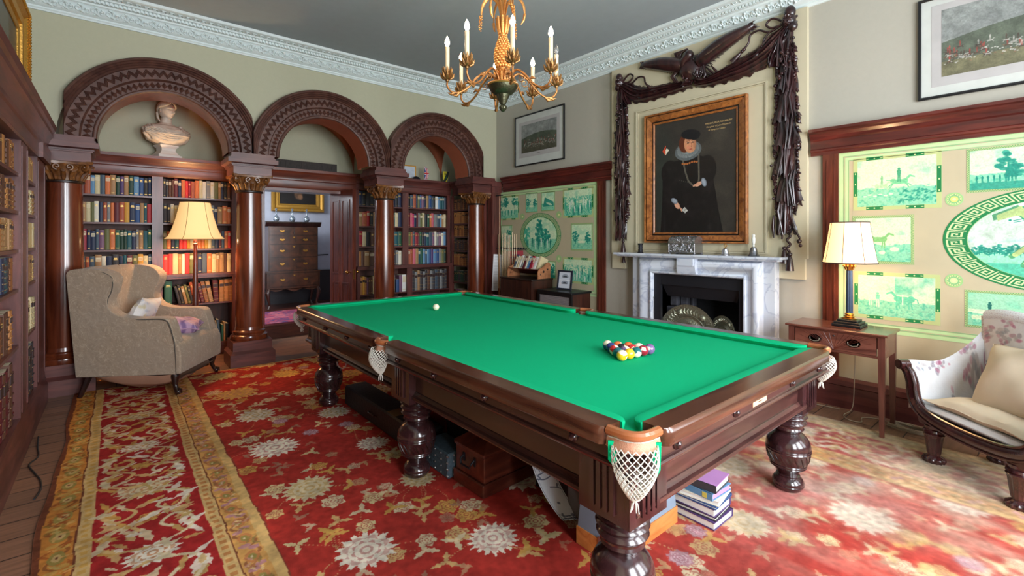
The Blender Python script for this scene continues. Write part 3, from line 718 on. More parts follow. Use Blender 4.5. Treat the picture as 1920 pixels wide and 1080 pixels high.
# ================================================================ RUG
def build_rug():
    X0,X1,Y0,Y1=-.30,4.50,-1.2,6.13; s=.005; w=int((X1-X0)/s); h=int((Y1-Y0)/s)
    I=Img(w,h,(182,44,34)); a=I.a; px=X0+(I.X)*s; py=Y0+(I.Y)*s
    wob=(vnoise(h,w,26,3)-.5)*.022; wob2=(vnoise(h,w,30,9)-.5)*.022
    PX=px+wob; PY=py+wob2
    dL=PX-X0; dR=X1-PX; dF=Y1-PY; dN=PY-Y0
    D=np.minimum(np.minimum(dL,dR),np.minimum(dF+.85,dN)); along=np.where(np.minimum(dL,dR)<=np.minimum(dF+.85,dN),PY,PX)
    R=np.random.RandomState(5)
    cream=np.array((212,188,144));ivory=np.array((224,208,184));gold=np.array((206,152,66));orange=np.array((212,112,44));olive=np.array((150,134,62));tan=np.array((208,164,98));red=np.array((182,44,34));brown=np.array((120,60,36)); mauve=np.array((170,110,120)); dred=np.array((150,22,30))
    def band(m,c,al=1): I.put(m.astype(float),c,al)
    band(D<.89,red); band((D>.21)&(D<.67),np.array((172,34,32)))
    band(D<.025,brown); band((D>=.025)&(D<.145),np.array((206,124,44))); band((D>.142)&(D<.150),brown); band((D>=.15)&(D<.21),tan)
    t=np.floor(along/.028)%2; band((D>.165)&(D<.195)&(t>0),gold)
    band((D>.67)&(D<.73),tan); band((D>.685)&(D<.715)&(t>0),np.array((190,120,60))); band((D>.73)&(D<.736),brown)
    band((D>=.736)&(D<.84),np.array((214,150,72))); band((D>.84)&(D<.89),np.array((216,168,96))); band((D>.886)&(D<.892),np.array((140,60,40)))
    # guard borders: alternate leaf sprays
    def sprays(c0,amp,per,cols,k=2.2):
        u=(along/per)%1-.5; v=(D-c0)/amp
        i=np.floor(along/per)%2
        r1=np.hypot(u*k,v); band((r1<.62)&(r1>.0),cols[0],.85); band((r1<.34),cols[1],.9); band((r1<.12),cols[2],.9)
        curl=np.abs(v-.75*np.sin(u*2*PI+PI*i)); band((curl<.16)&(np.abs(v)<1)&(r1>.62),cols[3],.9)
        lv=np.hypot((np.abs(u)-.42)*5,v+.35*np.where(i>0,1,-1)); band(lv<.5,cols[4],.85)
    sprays(.085,.055,.21,[olive,tan,brown,np.array((150,84,36)),gold])
    sprays(.788,.05,.17,[np.array((196,116,60)),olive,cream,np.array((160,92,52)),mauve*1.1])
    a=I.a
    # patches helpers in rug coordinates
    def loc(cx,cy,rad):
        i0,i1=max(0,int((cx-rad-X0)/s)),min(w,int((cx+rad-X0)/s)); j0,j1=max(0,int((cy-rad-Y0)/s)),min(h,int((cy+rad-Y0)/s)); return (slice(j0,j1),slice(i0,i1))
    def flower(cx,cy,r,c1,c2,pet=12,sq=1.,rot=0,al=1.,inner=True):
        sl=loc(cx,cy,r*1.35)
        if sl[0].stop<=sl[0].start or sl[1].stop<=sl[1].start: return
        x=PX[sl]-cx;y=(PY[sl]-cy)*sq; th=np.arctan2(y,x)+rot; q=np.hypot(x,y)/r
        edge=1+.13*np.cos(pet*th)+.05*np.cos(pet*2.7*th+1)
        def p(m,c,al=al):
            k=(m.astype(float)*al)[...,None]; a[sl]=a[sl]*(1-k)+np.array(c)/255.*k
        p(q<edge,c1)
        if inner:
            p((q<.78+.1*np.cos(pet*.5*th))&(q>.66),c2,.55); p((q<.5+.06*np.cos(8*th))&(q>.43),c2,.8); p((q<.24),c2,.7); p(q<.14,c1)
            p((np.abs(np.cos(pet*.5*th))<.12)&(q>.5)&(q<1),c2,.35)
    def leaf(cx,cy,l,wd,ang,c,al=.95):
        sl=loc(cx,cy,l*1.2)
        if sl[0].stop<=sl[0].start or sl[1].stop<=sl[1].start: return
        x=PX[sl]-cx;y=PY[sl]-cy; u=(x*math.cos(ang)+y*math.sin(ang))/l; v=(-x*math.sin(ang)+y*math.cos(ang))/wd
        k=((np.abs(v)<(1-u*u)*(1+.25*np.sin(u*9)))&(np.abs(u)<1)).astype(float)[...,None]*al; a[sl]=a[sl]*(1-k)+np.array(c)/255.*k
    def vine(pts,c,wd=.006,al=.9):
        P=[];n=len(pts)
        for i in range(n-1):
            p0=pts[max(i-1,0)];p1=pts[i];p2=pts[i+1];p3=pts[min(i+2,n-1)]
            for q in range(10):
                t=q/10; f=lambda k:.5*((2*p1[k])+(-p0[k]+p2[k])*t+(2*p0[k]-5*p1[k]+4*p2[k]-p3[k])*t*t+(-p0[k]+3*p1[k]-3*p2[k]+p3[k])*t**3)
                P.append((f(0),f(1)))
        for (x,y) in P[::1]:
            sl=loc(x,y,wd*2.5)
            if sl[0].stop<=sl[0].start or sl[1].stop<=sl[1].start: continue
            k=((np.hypot(PX[sl]-x,PY[sl]-y)<wd)*al)[...,None]; a[sl]=a[sl]*(1-k)+np.array(c)/255.*k
    # main border: palmettes and scrolling ivory foliage
    def border(run,cx_of,horizontal=False):
        k=0
        q=run[0]
        while q<run[1]:
            def XY(d,al): return (cx_of(d),al) if not horizontal else (al,cx_of(d))
            c=XY(.43,q)
            flower(c[0],c[1],.105 if k%2 else .125,ivory if k%2 else cream,(190,110,60),pet=14,sq=1.25 if not horizontal else .8)
            for sg in (-1,1):
                for j in range(13):
                    al_=q+sg*(.06+.027*j); dd=.43+(.18 if (k+j)%2 else -.18)*math.sin(j*.55+.3)
                    p=XY(dd,al_); leaf(p[0],p[1],.06+.012*(j%3),.016+.006*(j%2),R.rand()*3.1,[cream,tan,ivory,gold,(190,150,80)][(j+k)%5],.92)
                for e in (-1,1):
                    pts=[XY(.43+e*.02,q+sg*.06),XY(.43+e*.14,q+sg*.12),XY(.43+e*.19,q+sg*.22),XY(.43+e*.12,q+sg*.33),XY(.43+e*.05,q+sg*.27),XY(.43+e*.09,q+sg*.2)]
                    vine(pts,cream if e>0 else tan,.011)
                    p=XY(.43+e*.185,q+sg*.2); leaf(p[0],p[1],.07,.024,R.rand()*3,ivory if e>0 else cream,.9)
                    p=XY(.43+e*.15,q+sg*.36); leaf(p[0],p[1],.06,.018,R.rand()*3,tan,.9)
            p=XY(.43,q+.37); flower(p[0],p[1],.05,gold,(150,40,40),pet=6)
            q+=.74; k+=1
    border((-.9,6.1),lambda d:X0+d); border((-.9,6.1),lambda d:X1-d)
    for side in (0,1):
        for k in range(420):
            y=Y0+R.rand()*(Y1-Y0); d=.26+.36*R.rand(); x=(X0+d) if side==0 else (X1-d)
            if abs(d-.43)<.11 and R.rand()<.6: continue
            leaf(x,y,.028+.03*R.rand(),.008+.008*R.rand(),(R.rand()-.5)*2.2+(PI/2 if R.rand()<.4 else 0),[cream,tan,gold,(190,150,80),ivory][k%5],.85)
        for k in range(300):
            y=Y0+R.rand()*(Y1-Y0); d=.035+.10*R.rand(); x=(X0+d) if side==0 else (X1-d); leaf(x,y,.02+.02*R.rand(),.008,R.rand()*3.1,[(150,110,40),(226,160,80),(170,80,30),(196,170,90)][k%4],.75)
            d=.745+.09*R.rand(); x=(X0+d) if side==0 else (X1-d); leaf(x,y,.018+.018*R.rand(),.007,R.rand()*3.1,[(180,100,60),(230,190,130),(150,120,60),(200,140,120)][k%4],.75)
    # field: rows of large blossoms .73 m apart, smaller ones and leaf sprays between
    lat=[]
    fx0,fx1=X0+.9,X1-.9
    for ci,cx in enumerate(np.arange(.88,fx1,.54)):
        for k in range(-4,7):
            cy=2.19+.733*k+(.37 if ci%2 else 0)
            if cy>Y1-.95 and ci%2==0 and cy>Y1-.2: continue
            lat.append((cx,cy,ci,k))
    infld=(D>.895)
    keep=a.copy()
    for cx,cy,ci,k in lat:
        for j in range(11):
            an=R.rand()*6.28; rr=.18+.18*R.rand(); bx,by=cx+rr*math.cos(an),cy+rr*math.sin(an)
            vine([(cx,cy),((cx+bx)/2+.05*math.sin(an*3),(cy+by)/2+.05*math.cos(an*2)),(bx,by)],tan,.0045,.7)
            c=[tan,cream,gold,(214,190,130)][j%4]
            if j%3==0: flower(bx,by,.045+.02*R.rand(),c,(170,60,50),pet=6,rot=an)
            else:
                for q in range(3): leaf(bx+.035*math.cos(an+q*2.1),by+.035*math.sin(an+q*2.1),.042,.015,an+q*2.1,c)
        if R.rand()<.5: 
            an=R.rand()*6.28; flower(cx+.27*math.cos(an),cy+.3*math.sin(an),.055,mauve,(220,190,190),pet=9)
    for cx,cy,ci,k in lat:
        big=(ci%2==0); r=.15 if big else .115
        c=[ivory,cream,(232,216,190)][(ci+k)%3] if cy<5 else [(226,170,80),(220,180,110)][k%2]  # far blossoms take orange tones, warm lamplight painted into the colour
        flower(cx+.02*R.randn(),cy+.02*R.randn(),r*(1+.1*R.randn()),c,(196,150,80) if (ci+k)%2 else (190,120,110),pet=15+(k%3)*2,rot=R.rand())
    a[~infld]=keep[~infld]
    # small scattered sprigs filling the ground
    keep2=a.copy()
    for k in range(380):
        x=X0+.95+R.rand()*(X1-X0-1.9); y=Y0+R.rand()*(Y1-Y0); an=R.rand()*6.28
        if any((x-q[0])**2+(y-q[1])**2<.026 for q in lat): continue
        c=[(190,140,96),(196,150,96),(206,180,140),(186,110,80),(170,120,90)][k%5]
        if k%4==0: flower(x,y,.032+.018*R.rand(),c,(170,60,50),pet=5,rot=an,al=.85)
        else: leaf(x,y,.045,.014,an,c,.8); leaf(x+.03*math.cos(an+2),y+.03*math.sin(an+2),.035,.012,an+1.3,c,.8)
    a[~infld]=keep2[~infld]
    # wear plus painted light: soft mottling, right side worn and window-washed, far end lamp-warmed orange
    n=vnoise(h,w,120,2)[...,None]; f=np.clip((px-1.7)/2.2,0,1)[...,None]*np.clip(1.25-(py/5.5),0,1)[...,None]
    pale=np.array((222,190,170))/255.; kk=np.clip(.25*f+.6*f*(n-.35)*1.4,0,.62); a[:]=a*(1-kk)+pale*kk
    g=np.clip((py-3.9)/1.8,0,1)[...,None]; a[:]=a*(1-g*.28)+np.clip(a*np.array((1.12,.85,.5)),0,1)*(g*.28)  # warm lamplight tint painted into the far end
    def blur(z,r):
        for ax in (0,1):
            c=np.cumsum(np.pad(z,[(r+1,r) if i==ax else (0,0) for i in range(3)],mode='edge'),axis=ax)
            z=(np.take(c,range(2*r+1,c.shape[ax]),axis=ax)-np.take(c,range(0,c.shape[ax]-2*r-1),axis=ax))/(2*r+1)
        return z
    w_=np.clip((px-1.8)/1.2,0,1)[...,None]*np.clip(1.35-(py-.3)/3.2,0,1)[...,None]
    st_=vnoise(h//6+2,w,26,21); st_=np.repeat(st_,6,axis=0)[:h][...,None]; bn=vnoise(h,w,44,22)[...,None]
    bl=blur(a,3); a[:]=a*(1-w_*.8)+bl*(w_*.8)
    rosy=np.array((206,110,92))/255.; crm=np.array((214,194,166))/255.; lav=np.array((196,178,178))/255.
    m1=np.clip((st_*.55+bn*.45-.42)*5,0,1); a[:]=a*(1-w_*m1*.5)+crm*(w_*m1*.5)
    m2=np.clip((vnoise(h,w,90,33)[...,None]-.5)*4,0,1); a[:]=a*(1-w_*m2*.25)+lav*(w_*m2*.25)  # whitish-lavender window sheen painted on in patches
    g_=a.mean(axis=2,keepdims=True); a[:]=a*.84+g_*.16
    I.noise(.16,6,4); I.noise(.14,60,7); I.noise(.10,200,8)
    return I,(X0,X1,Y0,Y1)
RI_,RB=build_rug()
b=MB(); X0,X1,Y0,Y1=RB
nx,ny=48,72; r2=random.Random(3)
def rz(u,v): return .011+.0015*math.sin(u*23+v*9)+.001*math.sin(v*41)
def ex(u,v):
    x=X0+(X1-X0)*u; y=Y0+(Y1-Y0)*v
    if u==0: x+=.012*math.sin(y*3.1)+.006*math.sin(y*7)
    return (x,y,rz(u,v))
b.grid(ex,nx,ny,uv=True)
# skirt edge down to the boards
e=[(X0+(X1-X0)*i/nx,Y0,0) for i in range(nx+1)]
nb=len(b.v)
def edge(seq):
    top=[ex(*q) for q in seq]; bot=[(p[0],p[1],.0005) for p in top]; n=len(top)
    o=len(b.v); b.v+=top+bot
    for i in range(n-1):
        b.f.append((o+i,o+n+i,o+n+i+1,o+i+1)); b.m.append(1)
edge([(0,j/ny) for j in range(ny,-1,-1)]); edge([(i/nx,0) for i in range(nx+1)]); edge([(1,j/ny) for j in range(ny+1)]); edge([(i/nx,1) for i in range(nx,-1,-1)])
M['rug']=imgmat('rug_pile',RI_,.95,bump=.35,bscale=520,spec=.1); M['rugedge']=plain('rug_edge',rgb(96,50,34),.95)
tag(ob('rug',b,[M['rug'],M['rugedge']]),'large red floral oriental rug with cream blossoms and gold borders under the table','rug')

# ================================================================ text helper
def textmesh(s,size,mat,depth=0):
    c=bpy.data.curves.new('t','FONT'); c.body=s; c.size=size; c.align_x='CENTER'; c.align_y='CENTER'; c.extrude=depth
    o=bpy.data.objects.new('t',c); COL.objects.link(o)
    bpy.context.view_layer.update(); dg=bpy.context.evaluated_depsgraph_get(); me=bpy.data.meshes.new_from_object(o.evaluated_get(dg))
    bpy.data.objects.remove(o); bpy.data.curves.remove(c); me.materials.clear(); me.materials.append(mat); return me
def text(name,s,size,mat,parent,mw):
    """lettering as thin flat mesh; mw = matrix in parent space (text lies in its own xy plane)"""
    me=textmesh(s,size,mat,.0002); o=bpy.data.objects.new(name,me); COL.objects.link(o); o.parent=parent; o.matrix_local=mw; return o
# ================================================================ BILLIARD TABLE
TX,TY=2.265,2.80; HX,HY=1.005,1.935
tb=thing('billiard_table','full-size antique mahogany snooker table with bright green cloth','billiard table',(TX,TY,0))
ZR=.86; ZB=.823; WR=.10; CW=.062
# bed
def bedpoly():
    P=[]; bx,by=HX-.085,HY-.085
    def arc(cx,cy,r,a0,a1,n=10): return [(cx+r*math.cos(a0+(a1-a0)*i/n),cy+r*math.sin(a0+(a1-a0)*i/n)) for i in range(n+1)]
    P+=arc(-bx,-by,.075,0+.0,PI/2)[::1][::-1][::-1]
    P=[]
    P+=arc(bx,-by,.075,PI,PI/2); P+=arc(bx+.015,0,.055,-PI/2,-PI*1.5) ; P+=arc(bx,by,.075,-PI/2,-PI)
    P+=arc(-bx,by,.075,0,-PI/2); P+=arc(-bx-.015,0,.055,PI/2,-PI/2); P+=arc(-bx,-by,.075,PI/2,0)
    return P
ob('cloth_bed',MB().prism(bedpoly(),'z',ZB-.04,ZB),M['cloth'],tb,smooth=20)
def rail(length,name,mat,c0,c1):
    """wood rail and cushion in a local frame: s along (0..length), t outward->inward (0..), built along +x with outer side at y=0"""
    w=MB(); r=.018
    prof=[(.0+.006,ZR-.062),(0,ZR-.05),(0,ZR-.02),(.004,ZR-.007),(.012,ZR),(WR,ZR),(WR,ZR-.062)]
    n=len(prof)
    secs=[(0,.05),(.006,.02),(.02,.006),(.045,0)]
    ss=[(s,t) for s,t in secs]+[(length-s,t) for s,t in secs[::-1]]
    vs=[]
    for s,t in ss:
        for y,z in prof: vs.append((s,max(y,t) if y<WR*.6 else y,z))
    fs=[(i*n+j,(i+1)*n+j,(i+1)*n+(j+1)%n,i*n+(j+1)%n) for i in range(len(ss)-1) for j in range(n)]
    w.add(vs,fs+[tuple(range(n))[::-1],tuple((len(ss)-1)*n+j for j in range(n))])
    # cushion: rounded ends sweep back to the wood
    c=MB(); R_=.075
    out=[]
    N=10
    for i in range(N+1):
        a=PI/2*i/N; out.append((c0+R_*(1-math.cos(a)),math.sin(a)))
    for i in range(N+1):
        a=PI/2*(1-i/N); out.append((length-c1-R_*(1-math.cos(a)),math.sin(a)))
    vs=[]
    for s,k in out:
        vs+=[(s,WR,ZR-.001),(s,WR+CW*.6*k,ZR-.002),(s,WR+CW*.92*k,ZR-.006),(s,WR+CW*k,ZR-.014),(s,WR+CW*.9*k,ZR-.02),(s,WR+CW*.6*k,ZB-.004),(s,WR,ZB-.006)]
    m=7; c.add(vs,[(i*m+j,(i+1)*m+j,(i+1)*m+(j+1)%m,i*m+(j+1)%m) for i in range(len(out)-1) for j in range(m)])
    return w,c
def addrail(x,y,ang,L,c0,c1,mat,mir=False):
    w,c=rail(L,'',mat,c0,c1); mt=T(x,y,0)@RZ(ang)
    ro=ob('rail',w.xf(mt),mat,tb,smooth=40); ob('cushion',c.xf(mt),M['cloth'],tb,smooth=40)
    return ro
g=.155; hm=.065
LL=HY-g-hm
addrail(-HX,HY-g,-PI/2,LL,-.01,.0,M['raily'])      # left far  (runs toward -y, inward is +x)
addrail(-HX,-hm,-PI/2,LL,.0,-.01,M['raily'])       # left near
addrail(HX,-HY+g,PI/2,LL,-.01,.0,M['raily']); addrail(HX,hm,PI/2,LL,0,-.01,M['raily'])
addrail(-HX+g,-HY,0,2*(HX-g),-.01,-.01,M['railx']); addrail(HX-g,HY,PI,2*(HX-g),-.01,-.01,M['railx'])
# carcase: upper frieze, moulding, lower panel, bottom moulding
def ringbox(ins,z0,z1,b):
    x,y=HX-ins,HY-ins; t=.03
    b.box(-x,-x+t,-y,y,z0,z1); b.box(x-t,x,-y,y,z0,z1); b.box(-x+t,x-t,-y,-y+t,z0,z1); b.box(-x+t,x-t,y-t,y,z0,z1)
def sidepiece(name,ins,z0,z1,cut,prof=None):
    """four lengths between the pocket corners"""
    pr=prof or [(0,z0),(0,z1),(.03,z1),(.03,z0)]
    for side in range(4):
        L=(HY if side%2==0 else HX)-cut; half=(HX if side%2==0 else HY)-ins
        b=MB(); b.prism([(-half+u,z) for u,z in pr],'y',-L,L)
        m=RZ([0,PI/2,PI,-PI/2][side]); b.xf(m); ob(name,b,M['tablewood'] if side%2==0 else M['railx2'],tb,smooth=30)
M['railx2']=wood('table_mahogany_x',rgb(44,26,26),rgb(88,54,50),scale=(.12,1,1),rough=.24,coat=.5)
sidepiece('frieze',.035,.742,.80,.09)
sidepiece('molding',.022,.72,.745,.085,[(.03,.718),(.014,.72),(.004,.728),(0,.738),(.004,.745),(.03,.747)])
sidepiece('side_panel',.125,.56,.72,.12)
sidepiece('bottom_molding',.095,.53,.572,.12,[(.04,.53),(.004,.53),(0,.538),(.002,.55),(.016,.556),(.02,.566),(.026,.574),(.04,.574)])
ob('slate_frame',MB().box(-HX+.1,HX-.1,-HY+.1,HY-.1,.735,.784),M['darkwood'],tb)
# legs
LEGY=[-1.72,-.14,1.47]; LEGX=.81
def legprof():
    p=[(.10,.486),(.105,.478),(.098,.47),(.088,.463),(.098,.455),(.102,.447),(.096,.438),(.086,.43),(.094,.422),(.099,.413),(.094,.404),(.083,.396),(.080,.386),(.084,.374),(.07,.362),(.066,.352),(.076,.345),(.088,.335),(.103,.318),(.114,.298),(.119,.276),(.118,.262),(.121,.257),(.118,.251),(.121,.245),(.117,.239),(.113,.215),(.106,.19),(.098,.17),(.1,.164),(.096,.157),(.098,.151),(.09,.145),(.074,.128),(.062,.113),(.055,.103),(.063,.097),(.06,.09),(.074,.078),(.083,.062),(.085,.052),(.083,.046),(.085,.04),(.08,.028),(.07,.014),(.062,.0135)]
    return p[::-1]
def tableleg():
    b=MB(); b.lathe(legprof(),0,0,40)
    bl=MB(); bl.box(-.115,.115,-.115,.115,.50,.735)
    bl.add([(-.115,-.115,.5),(.115,-.115,.5),(.115,.115,.5),(-.115,.115,.5),(-.088,-.088,.484),(.088,-.088,.484),(.088,.088,.484),(-.088,.088,.484)],[(1,0,4,5),(2,1,5,6),(3,2,6,7),(0,3,7,4),(4,7,6,5)])
    st=MB()
    for k in range(4):
        o=len(st.v)
        for x in (-.045,-.015,.015,.045): st.box(x-.009,x+.009,-.125,-.114,.53,.715)
        st.xf(RZ(k*PI/2),o)
    fl=MB()
    for k in range(20):
        a=2*PI*k/20; pts=[]
        for q in range(6):
            u=q/5; z=.232-.058*u; r=.1165-.016*u; aa=a+.28*u; pts.append((r*math.cos(aa),r*math.sin(aa),z))
        fl.tube(pts,[.002,.005,.0062,.0062,.005,.002],5)
    return b,bl,st,fl
_lb=[mesh('leg',x,[m]) for x,m in zip(tableleg(),(M['tableleg'],M['tableleg'],M['tableleg'],M['blackwood']))]
for sx in (-1,1):
    for k,ly in enumerate(LEGY):
        o=bpy.data.objects.new('leg',_lb[0]); COL.objects.link(o); o.parent=tb; o.location=(sx*LEGX,ly,0)
        for nm,me in zip(('leg_block','pilaster_strips','carved_flutes'),_lb[1:]):
            q=bpy.data.objects.new(nm,me); COL.objects.link(q); q.parent=o
# bosses along the frieze
bs=MB(); bs.lathe([(.019,0),(.02,.004),(.017,.007),(.015,.009),(.013,.016),(.007,.02),(0,.021)],n=20); bme=mesh('boss',bs,[M['tableleg']])
def boss(x,y,ang):
    o=bpy.data.objects.new('boss',bme); COL.objects.link(o); o.parent=tb; o.location=(x,y,.773); o.rotation_euler=(PI/2,0,ang)
for y in (-1.62,-1.07,-.62,-.2,.2,.62,1.07,1.62): boss(-HX+.035,y,-PI/2); boss(HX-.035,y,PI/2)
for x in (-.74,-.28,.34,.74): boss(x,-HY+.035,0)
pl=ob('maker_plaque',MB().box(-.11,.035,-HY+.0325,-HY+.035,.755,.797),plain('ivory_plate',rgb(232,184,150),.4),tb)
text('plaque_lettering','R. WALKER\nLONDON',.013,M['black'],pl,T(-.037,-HY+.0322,.777)@RX(PI/2)) if False else None
for k,(z,w_) in enumerate(((.787,.04),(.778,.055),(.768,.045))): 
    ob('plaque_engraving',MB().box(-.037-w_/2,-.037+w_/2,-HY+.0318,-HY+.0325,z-.0015,z+.0015),M['tableleg'],pl,smooth=0)
# pockets: bow, leather flange, net
def arcpts(p0,p1,bulge,n=14):
    a=Vector(p0);c=Vector(p1); m=(a+c)/2; d=(c-a); nrm=Vector((d.y,-d.x,0)).normalized()*bulge
    return [a*(1-t)+c*t+nrm*math.sin(PI*t) for t in [i/n for i in range(n+1)]]
def pocket(name,p0,p1,bulge,drop,flap=False):
    """p0,p1 rail ends; bow bulges to the right of p0->p1"""
    P=arcpts(p0+(ZR-.012,),p1+(ZR-.012,),bulge)
    c=MB(); c.tube([(p.x,p.y,p.z) for p in P],.0175,10,sx=1.0); o=ob(name,c,M['goldtan'],tb)
    # leather flange hanging under the bow
    cen=sum(P,Vector())/len(P)
    f=MB(); lo=[]; n=len(P)
    top=[p-Vector((0,0,.02))+(p-cen).normalized()*.004 for p in P]; bot=[p-Vector((0,0,.052+.003*((i%2)*2-1)))+(p-cen).normalized()*.014 for i,p in enumerate(P)]
    f.add([tuple(q) for q in top+bot+[q+(q-cen).normalized()*.003 for q in bot+top][::1]],[(i,i+1,n+i+1,n+i) for i in range(n-1)]+[(2*n+i,2*n+i+1,3*n+i+1,3*n+i) for i in range(n-1)])
    ob('leather_flange',f,M['leather'],o)
    # net: two families of diagonal cords on a tapering bag
    nd=MB(); dv=(P[len(P)//2]-(P[0]+P[-1])/2); dv.z=0; dv.normalize(); tv=Vector((-dv.y,dv.x,0)); ww=(P[-1]-P[0]).length/2
    c0=(P[0]+P[-1])/2+dv*(bulge*.45)
    def S(th,t):
        wid=ww*.80*(1-t)**.5*(1+.25*math.sin(PI*min(1,t*1.1)))+.008; dep=(.05)*(1-t)**.5*(1+.45*math.sin(PI*t))+.007
        c=c0-Vector((0,0,.04+drop*t))+dv*(.012*math.sin(PI*t))
        return c+tv*wid*math.cos(th)+dv*dep*math.sin(th)
    K=19
    for fam in (-1,1):
        for k in range(K):
            pts=[S(2*PI*k/K+fam*2.6*(j/16),j/16) for j in range(17)]; nd.tube(pts,.0021,4,cap=False)
    for j in range(3): nd.tube([S(2*PI*k/18,.97+.01*j) for k in range(18)],.003,4,closed=True)
    e=S(0,1); 
    for k in range(6):
        a=k*1.05; nd.tube([c0-Vector((0,0,.04+drop)),c0-Vector((math.cos(a)*.01,math.sin(a)*.01,.055+drop)),c0-Vector((math.cos(a)*.014,math.sin(a)*.014,.07+drop+.008*(k%3)))],.0022,4)
    ob('net',nd,M['net'],o); 
    ic=MB(); ic.tube([(p.x,p.y,p.z-.021) for p in P],.0045,6); ob('lacing',ic,M['net'],o)
    if flap:
        for sg,q,hh in ((0,P[1],.085),(1,P[-2],.115)):
            fb=MB(); w2=.016; d=tv
            pts=[(q-d*w2-Vector((0,0,.03))),(q+d*w2-Vector((0,0,.03))),(q+d*w2*.8-Vector((0,0,.03+hh*.8))),(q+d*w2*.1-Vector((0,0,.03+hh))),(q-d*w2-Vector((0,0,.03+hh*.75)))]
            off=dv*.012; fb.add([tuple(p+dv*.006) for p in pts]+[tuple(p+off) for p in pts],[(0,1,2,3,4),(9,8,7,6,5)]+[(i,(i+1)%5+5,i+5) for i in range(5)]+[(i,(i+1)%5,(i+1)%5+5) for i in range(5)])
            ob('cloth_flap',fb,M['cloth'],o)
    return o
gx,gy=HX-g,HY-g; WI=.035
M['leather']=plain('pocket_leather',rgb(196,140,112),.6,bump=.3,bscale=200)
pocket('pocket',(-HX+WI,-gy+.0),(-gx,-HY+WI),.055,.185,True)      # near left
pocket('pocket',(gx,-HY+WI),(HX-WI,-gy),.055,.15)            # near right
pocket('pocket',(-gx,HY-WI),(-HX+WI,gy),.055,.15)                 # far left
pocket('pocket',(HX-WI,gy),(gx,HY-WI),.055,.15)
pocket('pocket',(-HX+.03,hm+.005),(-HX+.03,-hm-.005),.03,.16)
pocket('pocket',(HX-.03,-hm-.005),(HX-.03,hm+.005),.03,.15)
# iron hook hanging under the far left edge
hk=MB(); hk.tube([(-.86,.92,.532),(-.86,.92,.50),(-.862,.93,.47),(-.87,.96,.45),(-.885,1.0,.455),(-.893,1.03,.475),(-.89,1.045,.49)],.005,8)
ob('rest_hook',hk,plain('bare_metal',rgb(200,190,190),.35,metal=.8),tb)

# ---------------------------------------------------------------- balls
BR=.0305
BC=dict(yellow=(240,186,30),blue=(38,56,120),red=(206,36,40),purple=(120,92,140),orange=(236,110,50),teal=(0,92,96),crimson=(158,22,50),black=(20,20,26))
M['ballw']=plain('ball_ivory',rgb(240,230,200),.12,coat=.6)
for k,c in BC.items(): M['ball_'+k]=plain('ball_'+k,rgb(*c),.12,coat=.6,var=.02)
def ballobj(label,color,stripe,num,loc,rot):
    b=MB(); n=20; pr=[(max(1e-6,BR*math.sin(PI*i/n)),-BR*math.cos(PI*i/n)) for i in range(n+1)]; b.lathe(pr,0,0,32,caps=False)
    for i,f in enumerate(b.f):
        c=sum((Vector(b.v[j]) for j in f),Vector())/len(f); c.normalize()
        if (stripe and abs(c.z)>.56) or (num and abs(c.x)>.925): b.m[i]=1
    o=ob('pool_ball' if num else 'cue_ball',b,[M['ball_'+color] if color else M['ballw'],M['ballw']],loc=loc,rot=rot); tag(o,label,'ball','racked pool balls' if num else None)
    if num:
        for sg in (1,-1):
            me=textmesh(str(num),.012,M['black'],.0002); q=bpy.data.objects.new('ball_number',me); COL.objects.link(q); q.parent=o; q.matrix_local=RZ(0 if sg>0 else PI)@T(BR+.0001,0,0)@RZ(PI/2)@RX(PI/2)
    return o
ballobj('white cue ball alone near the far end of the green cloth',None,False,0,(2.288,3.815,ZB+BR),(0,0,0))
A0=Vector((2.142,1.592)); Bv=Vector((2.398,1.578))-A0; Bv.normalize(); d=2*BR+.0004
Nv=Vector((-Bv.y,Bv.x)); 
if Nv.y<0: Nv=-Nv
rows=[[('yellow',1,9,'yellow-striped ball at the front corner of the rack'),('yellow',0,1,'solid yellow ball beside the striped yellow one'),('teal',1,14,'green-striped ball in the middle of the front row'),('crimson',0,7,'dark red ball with a white number spot in the front row'),('purple',0,4,'pale purple ball at the right corner of the rack')],
[('teal',0,6,'dark green ball behind the striped yellow ball'),('purple',1,12,'purple-striped ball behind the solid yellow ball'),('red',0,3,'bright red ball behind the green-striped ball'),('crimson',1,15,'dark red ball behind the front row, next to the purple one')],
[('red',1,11,'red-striped ball on the left edge of the rack'),('black',0,8,'black ball in the middle of the rack'),('orange',0,5,'solid orange ball behind the bright red ball')],
[('blue',0,2,'solid blue ball near the left rear corner of the rack'),('orange',1,13,'orange-striped ball in the rear row of the rack')],
[('blue',1,10,'blue-striped ball at the rear corner of the rack')]]
rr=random.Random(5)
for i,rw in enumerate(rows):
    for j,(c,s_,nn,lab) in enumerate(rw):
        p=A0+Bv*d*(j+i*.5)+Nv*d*i*.866
        ballobj(lab,c,bool(s_),nn,(p.x,p.y,ZB+BR),(rr.uniform(-.9,.9),rr.uniform(-.7,.7),rr.uniform(0,6.28)))
# ================================================================ DOORWAY AND THE ROOM BEYOND
b=MB(); cornx(b,1.28,2.83,YF,2.2,2.475,.075); b.box(1.28,2.83,YF,BW+.0,2.16,2.22); struct('trim_3',b,M['mahogx'])
b=MB(); b.box(1.28,DX0+.06,YF+.02,BW,0,2.2); struct('trim_4',b,M['mahog'])
b=MB(); b.box(2.64,2.83,7.30,BW,0,2.2); struct('trim_5',b,M['mahog'])
